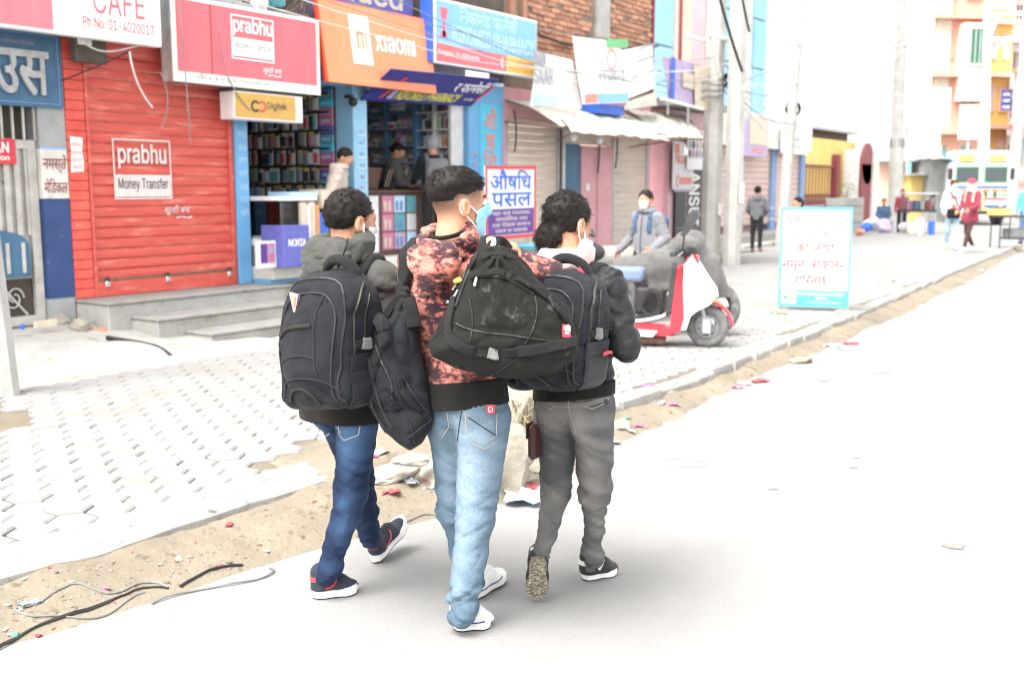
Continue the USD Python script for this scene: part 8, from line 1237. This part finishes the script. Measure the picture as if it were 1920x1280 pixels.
part(s, "centre_stand", SC(join([cyl((-.9, y, .10), (-.98, y * 1.4, -.005), .014, 6) for y in (-.12, .12)])), "dark_metal")
# covered motorcycle: wheel, engine and a grey cover draped over tank and handlebar
om = fw_ * [1, 1, 0] + hd * .16 + sd * .62; om = at_z(1352, 640, .12) * [1, 1, 0] + sd * .42 - hd * .11
def MC(m): v = m.vertices; return trimesh.Trimesh(om + np.outer(v[:, 0], hd) + np.outer(v[:, 1], sd) + np.outer(v[:, 2] + .12, [0, 0, 1]), m.faces, process=False)
c_ = thing("motorcycle", "covered motorcycle with red striped front wheel behind the red and white scooter", "motorcycle", om); w_ = wheel(c_, 0, .29, .10, "plastic_black", SCf=MC); st = trimesh.creation.torus(.225, .010, major_sections=30, minor_sections=6); st.apply_transform(rotm([1, 0, 0], 90)); st.apply_translation([0, -.03, .29]); part(w_, "red_stripe", MC(st), "scooter_red"); wheel(c_, -1.30, .29, .11, "plastic_black", SCf=MC)
rs = np.random.RandomState(5); part(c_, "engine", MC(join([bbox(-.80, -.48, -.12, .12, .22, .50, .03)] + [disc((-.62, -.13, .28 + .05 * k), (0, 1, 0), .10 - .01 * k, .05, 14) for k in range(4)])), "plastic_black"); part(c_, "cylinder_fins", MC(join([bbox(-.60, -.42, -.10, .10, .46 + .03 * k, .475 + .03 * k, .004) for k in range(5)])), "alloy"); part(c_, "exhaust", MC(tube(spline([(-.45, -.10, .45), (-.38, -.15, .3), (-.6, -.17, .17), (-1.3, -.18, .22)], 14), .03, 8)), "alloy")
for y in (-.08, .08): part(c_, "fork", MC(cyl((0, y, .29), (-.28, y, .90), .024, 8)), "alloy")
cv = thing("motorcycle_cover", "grey fabric cover draped over the motorcycle behind the scooter", "cover", om)
def cover(p):
    d = smin(cone(p, (-.24, 0, .94), (-.10, 0, .58), .16, .17), cone(p, (-.24, -.22, .95), (-.24, .22, .95), .09, .09), .12); d = smin(d, cone(p, (-.02, 0, .60), (.10, 0, .38), .14, .11, ((0, 1, 0), .8)), .10); d = smin(d, cone(p, (-.40, 0, .78), (-.95, 0, .66), .16, .13), .16); d = smin(d, np.linalg.norm(np.maximum(np.abs(p - [-.30, 0, .64]) - [.30, .05, .14], 0), axis=1) - .07, .10)
    d = near(p, d, lambda q: -.013 * billow(q, (8, 7, 1.8), 4, .5), .08); return np.maximum(d, .38 + .12 * np.clip(-p[:, 0], 0, 1) + .03 * np.sin(p[:, 0] * 14) - p[:, 2])
m = MC(nets(cover, [-1.75, -.5, .25], [.4, .5, 1.25], .020)); part(cv, "cover", m, "cover_grey", True)
ot = at_d(1200, 520, 12.9) * [1, 1, 0]; cv2 = thing("vehicle_cover", "pale grey sheet stretched over a vehicle behind the rightmost walker", "cover", ot)
def cover2(p): q = np.stack([(p - ot) @ hd, (p - ot) @ sd, p[:, 2]], 1); d = smin(cone(q, (-.70, 0, .78), (.50, 0, .80), .17, .15), cone(q, (.45, 0, .85), (.62, 0, .95), .14, .10), .1); d = smin(d, np.linalg.norm(np.maximum(np.abs(q - [-.1, 0, .60]) - [.60, .16, .22], 0), axis=1) - .05, .08); d = near(q, d, lambda w: -.014 * billow(w, (3, 6, 6), 14, .8), .08); return np.maximum(d, .32 - q[:, 2])
part(cv2, "sheet", nets(cover2, ot - [1.1, 1.1, -.25], ot + [1.1, 1.1, 1.2], .024), "cover_pale", True); part(cv2, "tyre", [disc(ot + hd * x + [0, 0, .40], sd, .29, .1, 22) for x in (-.6,)], "tyre"); part(cv2, "tyre", [disc(ot + hd * x + [0, 0, .40], sd, .29, .1, 22) for x in (.55,)], "tyre")
ob = at_d(1010, 520, 12.0) * [1, 1, 0]; mb_ = thing("motorbike", "dark motorbike with red tail lamp half hidden between the middle and right walkers", "motorcycle", ob)
def OB(m): v = m.vertices; return trimesh.Trimesh(ob + np.outer(v[:, 0], hd) + np.outer(v[:, 1], sd) + np.outer(v[:, 2] + .12, [0, 0, 1]), m.faces, process=False)
part(mb_, "seat", OB(nets(lambda p: np.linalg.norm(np.maximum(np.abs(p - [0, 0, .78]) - [.35, .10, .01], 0), axis=1) - .05, [-.5, -.2, .6], [.5, .2, .95], .02)), "plastic_black", True); part(mb_, "tank", OB(ell((.5, 0, .82), (.25, .14, .13))), "plastic_black", True); part(mb_, "tail_lamp", OB(ell((-.40, 0, .80), (.05, .08, .04))), "scooter_red", True); wheel(mb_, -.45, .29, .1, "alloy", SCf=OB); wheel(mb_, .85, .29, .1, "alloy", SCf=OB); part(mb_, "handlebar", OB(tube([(.55, -.34, 1.05), (.62, 0, 1.0), (.55, .34, 1.05)], .015, 6)), "dark_metal"); part(mb_, "engine", OB(bbox(.1, .5, -.12, .12, .25, .62, .03)), "plastic_black"); part(mb_, "mirror", OB(ell((.55, -.38, 1.22), (.02, .06, .05))), "plastic_black", True)
dt_ = at_z(1085, 470, .12)

# ------------------------------------------------------------------ stones, litter and loose cables along the gutter
from scipy.interpolate import RegularGridInterpolator as RGI
GU, GY = np.arange(-.95, 1.0, .02), np.arange(1., 26., .02); U_, Y_ = np.meshgrid(GU, GY, indexing='ij'); DI = RGI((GU, GY), dirt_h(kx(Y_) + U_, Y_), bounds_error=False, fill_value=0.)
def ground_z(x, y):
    z = float(DI((x - kx(y), y))) if x > kx(y) - .9 else .124; return max(z, 0.) if x > kx(y) else max(z, .12)
def lay_px(px, py):
    z = .1
    for _ in range(6): q = at_z(px, py, z); z = ground_z(q[0], q[1]) if q[0] < kx(q[1]) + .9 else 0.
    return q
for k, (px, py, r, m_, l_) in enumerate([(832, 908, (.23, .16, .12), "stone_pale", "big pale boulder on the dirt heap just left of the middle man's legs"), (948, 885, (.19, .17, .20), "stone", "upright rounded boulder behind the middle man's right leg"), (972, 800, (.15, .13, .27), "stone_pale", "tall broken pale block on the rubble heap under the duffel bag"), (905, 862, (.16, .10, .06), "stone_pale", "flat pale slab of rubble right behind the middle man"), (1000, 765, (.13, .11, .20), "stone_pale", "broken concrete lump at the back of the rubble under the right backpack"), (940, 925, (.11, .07, .045), "stone", "flat stone before the upright boulder"), (790, 955, (.07, .05, .03), "stone_pale", "small pale stone left of the middle man's knee"), (985, 900, (.07, .06, .05), "stone_pale", "small pale stone left of the sling bag"), (770, 868, (.12, .08, .04), "stone_pale", "half buried pale stone below the tip of the hanging backpack"), (735, 890, (.22, .14, .05), "stone_pale", "flat broken slab on the dirt right of the hanging backpack"), (960, 905, (.09, .07, .04), "stone", "small stone at the foot of the upright boulder"), (1000, 880, (.10, .08, .04), "stone", "small brown stone left of the sling bag"), (1160, 800, (.09, .08, .05), "stone_pale", "pale stone by the kerb right of the grey jeans"), (1130, 830, (.06, .05, .04), "stone", "small stone in the gutter right of the grey jeans"), (8, 1166, (.06, .05, .035), "stone", "brown stone at the left edge of the gutter"), (108, 612, (.17, .12, .10), "stone_pale", "white stone left of a pair below the navy wall"), (150, 622, (.20, .12, .10), "stone_pale", "large smooth white stone before the concrete steps"), (187, 629, (.12, .08, .07), "brick_lump", "broken brick lump beside the large white stone"), (340, 1063, (.035, .03, .04), "stone_pale", "pebble standing in the gutter dirt left"), (1462, 588, (.15, .10, .055), "stone", "flat stone holding the left leg of the test board"), (1580, 588, (.13, .09, .055), "stone", "flat stone holding the right leg of the test board"), (1661, 528, (.16, .09, .035), "stone", "flat stone alone on the pavement right of the test board"), (1498, 680, (.16, .10, .05), "stone", "stone in the gutter below the test board"), (1250, 742, (.09, .07, .04), "stone", "stone in the gutter halfway to the test board"), (1450, 662, (.08, .06, .06), "stone_pale", "pale broken kerb lump near the test board")]):
    q = lay_px(px, py); zz = {108: .34, 150: .31, 187: .27}.get(px); 
    if zz: q = at_z(px, py, zz - .05)
    solo("stone", rock(q + [0, 0, r[2] * .35], r, 100 + k, 3, .5), m_, l_, "stone", smooth=28)
leafy("weed_clump", "straggly weeds growing in the rubble under the right backpack", lay_px(985, 815) + [0, 0, .12], np.array([.12, .10, .14]), 150, 8, ("leaf_dark", "straw")); leafy("weed_clump", "small weed at the kerb near the test board", lay_px(1265, 738) + [0, 0, .05], np.array([.07, .06, .06]), 60, 9); leafy("weed_clump", "tiny weed at the foot of the left pole", lay_px(2, 735) + [0, 0, .05], np.array([.05, .05, .06]), 40, 10)
gs = []
for k in range(60): c0 = lay_px(985, 812) + [R.normal(0, .06), R.normal(0, .06), 0]; gs.append(tube(spline([c0, c0 + R.normal(0, .03, 3) + [0, 0, .14], c0 + R.normal(0, .09, 3) + [0, 0, .20]], 5), .0025, 3))
tag(part(WORLD, "dry_grass", gs, "straw"), "dry straw grass stalks on the rubble under the right backpack", "grass", kind="stuff")
mat("paper_white", (.74, .74, .76), rough=.6); mat("wrap_pink", (.78, .14, .36), rough=.35); mat("wrap_red", (.66, .07, .08), rough=.35); mat("wrap_blue", (.30, .42, .75), rough=.35); mat("wrap_green", (.05, .5, .22), rough=.35); mat("wrap_silver", (.6, .62, .66), rough=.25, metal=.5)
def scrap(px, py, s_, m, lab, cat="wrapper", crumple=.5, seed=0, asp=.6):
    q = lay_px(px, py); rs = np.random.RandomState(seed); u, v = np.meshgrid(np.linspace(-1, 1, 6), np.linspace(-1, 1, 5), indexing="ij"); a = rs.uniform(0, 6.3); X = s_ * u; Y = s_ * asp * v; e = 1 + .25 * (rs.rand(6, 5) - .5); X, Y = X * e, Y * e; Z = crumple * s_ * (rs.rand(6, 5)) * .5 + .006
    x, y = q[0] + X * math.cos(a) - Y * math.sin(a), q[1] + X * math.sin(a) + Y * math.cos(a); f1 = grid_sheet(x, y, q[2] + Z); f2 = f1.copy(); f2.vertices = f2.vertices - [0, 0, .0015]; f2.invert(); solo("wrapper" if cat == "wrapper" else cat.replace(" ", "_"), [f1, f2], m, lab, cat)
for k, (px, py, s_, m, lab) in enumerate([(757, 932, .055, "wrap_pink", "bright pink plastic wrapper on the dirt between the left and middle men"), (700, 858, .03, "wrap_pink", "small pink scrap below the hanging backpack"), (712, 850, .045, "paper_white", "white paper scrap beside the pink one below the backpack"), (735, 922, .07, "wrap_red", "red ribbon of plastic left of the pink wrapper"), (790, 915, .06, "paper_white", "crumpled white packet right of the pink wrapper"), (815, 922, .03, "wrap_blue", "pale blue cup scrap by the middle man's leg"), (770, 905, .05, "wrap_silver", "silver foil strip above the pink wrapper"), (695, 943, .03, "wrap_red", "red scrap behind the left man's leg"), (800, 940, .07, "paper_white", "long white plastic strip by the middle man's leg"), (980, 935, .16, "ink_lightblue", "flat pale blue plastic strip on the road edge behind the walkers"), (995, 925, .06, "paper_white", "white scrap left of the grey jeans"), (1000, 915, .05, "wrap_red", "faded red scrap left of the grey jeans"), (55, 1133, .035, "wrap_blue", "blue and white wrapper in the left gutter"), (125, 1157, .03, "paper_white", "white torn card in the left gutter"), (75, 1165, .02, "paper_white", "small white scrap near the left stone"), (200, 1092, .014, "wrap_red", "tiny red and black packet on the dirt slope left"), (198, 1104, .022, "wrap_pink", "red and white sweet wrapper on the dirt slope left"), (237, 1102, .025, "wrap_red", "flat red wrapper beside the grey cable loop"), (430, 984, .022, "wrap_red", "red packet alone on the upper dirt slope"), (495, 1035, .03, "paper_white", "white scrap by the road edge below the backpack"), (512, 1028, .028, "pack_lilac", "pale lilac wrapper by the road edge"), (290, 1090, .03, "paper_white", "pale blue and white scrap among the cables"), (450, 1057, .03, "paper_white", "white strip on a red stick at the road edge"), (420, 1066, .035, "pink_pale", "faded pink strip at the road edge"), (70, 1192, .02, "wrap_red", "maroon and white cup scrap in the left gutter"), (105, 1178, .03, "wrap_red", "red and yellow torn wrapper in the left gutter"), (1170, 785, .035, "wrap_green", "green packet in the gutter right of the grey jeans"), (1195, 800, .04, "wrap_pink", "pink wrapper in the gutter right of the grey jeans"), (1180, 808, .05, "paper_white", "white cloth scrap right of the grey jeans"), (1150, 830, .04, "wrap_blue", "blue scrap at the road edge right of the grey jeans"), (1260, 760, .05, "wrap_pink", "pink wrapper in the far gutter"), (1240, 757, .05, "paper_white", "white packet in the far gutter"), (1395, 720, .07, "paper_white", "white bag in the gutter before the test board"), (1425, 716, .08, "wrap_red", "orange red packet in the gutter before the test board"), (1380, 728, .06, "wrap_pink", "pink scrap in the gutter before the test board"), (1560, 650, .08, "paper_white", "white rounded bag in the gutter below the test board"), (1595, 645, .08, "wrap_red", "orange wrapper in the gutter right of the test board"), (1575, 655, .06, "wrap_blue", "blue scrap in the gutter right of the test board"), (1215, 725, .05, "wrap_pink", "pink scrap on the pavement above the kerb"), (1840, 508, .08, "paper_white", "white scrap at the far kerb")]): scrap(px, py, s_, m, lab, seed=200 + k, asp=[.6, .35, .8][k % 3])
q = lay_px(22, 1197); bcp = thing("bottle_cap", "bright green plastic bottle neck lying in the left gutter", "cap", q); part(bcp, "cap", cyl(q + [.0, 0, .012], q + RIGHT * .026 + [0, 0, .014], .011, 12), "wrap_green"); part(bcp, "neck", cyl(q - RIGHT * .014 + [0, 0, .012], q + [0, 0, .012], .009, 10), "paper_white")
fr = []; 
for k in range(1500):
    y = 1.5 + 15 * R.rand() ** 2.4; u_ = R.rand() ** .6; x = kx(y) + (.05 + .9 * u_) * np.interp(y, [0, 2, 3.1, 3.7, 4.65, 5.8, 7.2, 10, 22], [.35, .33, .38, .5, .75, .5, .26, .22, .3]); zz = ground_z(x, y); d_ = frame(R.normal(size=3) * [1, 1, .3]); s_ = R.uniform(.003, .008) * (2 if R.rand() < .12 else 1); m = bbox(-s_, s_, -s_ * .6, s_ * .6, 0, s_ * .5, s_ * .2); m.apply_transform(rotm([0, 0, 1], R.uniform(0, 360))); m.apply_translation([x, y, max(zz, 0) - .002]); fr.append(([0, 0, 0, 3, 3, 3, 3, 1, 2][R.randint(9)], m))
for i, (n_, m_, l_) in enumerate((("gravel", "stone", "grey and brown gravel in the gutter"), ("gravel", "stone_pale", "pale gravel in the gutter"), ("litter_crumbs", "wrap_red", "tiny red plastic crumbs in the gutter"), ("dry_leaves", "room_brown", "small brown twigs and dead leaves in the gutter"))): tag(part(WORLD, n_, [m for j, m in fr if j == i], m_), l_, "gravel" if i < 2 else "litter", kind="stuff")
def gcable(pts, r, m, lab):
    P = [lay_px(*p) + [0, 0, r + .005 * (k_ % 2)] for k_, p in enumerate(pts)]; P = spline(P, 40); P[:, 2] = np.maximum(P[:, 2], [ground_z(*q[:2]) + r for q in P]); solo("loose_cable", tube(P, r, 6), m, lab, "cable")
gcable([(-8, 1222), (40, 1198), (95, 1178), (145, 1162), (190, 1145), (235, 1118), (262, 1108), (300, 1104), (316, 1106)], .0045, "cable_black", "black cable running along the road edge into a loop at the left"); gcable([(316, 1105), (250, 1106), (200, 1120), (150, 1132), (80, 1134), (45, 1142), (28, 1155), (45, 1170), (90, 1173), (130, 1168), (190, 1158), (240, 1130), (272, 1112)], .004, "cable_grey", "grey cable doubled into a long loop in the left gutter"); gcable([(-8, 1215), (60, 1190), (110, 1172), (170, 1150), (220, 1128)], .005, "cable_black", "black cable beside the grey loop in the left gutter"); gcable([(285, 1133), (320, 1120), (380, 1106), (440, 1096), (490, 1085), (512, 1074), (505, 1066)], .0045, "cable_grey", "thin grey cable lying from the gutter onto the road"); gcable([(338, 1104), (370, 1088), (400, 1078), (455, 1066)], .006, "cable_black", "black cable stub at the road edge"); gcable([(735, 988), (770, 978), (800, 970), (840, 972)], .004, "cable_grey", "thin wire on the road between the left and middle men")
gcable([(1248, 872), (1256, 874), (1290, 876), (1330, 872), (1290, 862), (1262, 862), (1248, 869)], .0016, "cable_grey", "fine curled wire lying on the open road")
P = [at_z(200, 633, .25), at_z(245, 640, .20), at_z(285, 648, .17), at_z(305, 656, .15), at_z(320, 668, .13)]; solo("ground_hose", tube(spline(P, 20), .022, 8), "cable_black", "black hose curving over the pavement by the steps", "hose")
q = at_z(40, 615, .36); lb = thing("number_lamp", "small blue lamp and white label at the foot of the grey gate", "lamp", q); part(lb, "lamp", ell(q + [0.05, -.02, .02], (.03, .03, .025)), "ink_blue", True); part(lb, "label_plate", bbox(q[0], q[0] + .02, q[1] + .12, q[1] + .36, q[2] - .02, q[2] + .05, .005), "pack_cream")
mat("oil_stain", (.22, .215, .20), (.18, .178, .17), rough=.9, scale=20.)
for k, (px, py, a, b_) in enumerate([(1790, 1024, .05, .04), (1605, 858, .03, .01), (1600, 877, .035, .012), (1545, 715, .10, .012), (1652, 700, .12, .012), (1450, 917, .03, .014)]):
    c0 = at_z(px, py, 0); an = np.linspace(0, 2 * np.pi, 17)[:-1]; rr = 1 + .5 * (np.random.RandomState(k).rand(16) - .5); P = np.stack([c0[0] + RIGHT[0] * a * rr * np.cos(an) + FW0[0] * b_ * rr * np.sin(an), c0[1] + RIGHT[1] * a * rr * np.cos(an) + FW0[1] * b_ * rr * np.sin(an), np.full(16, .004)], 1); v = np.vstack([P, [[c0[0], c0[1], .004]]]); i = np.arange(16); tag(part(WORLD, "road_stain", trimesh.Trimesh(v, np.stack([i, (i + 1) % 16, np.full(16, 16)], 1), process=False), "oil_stain"), kind="structure")
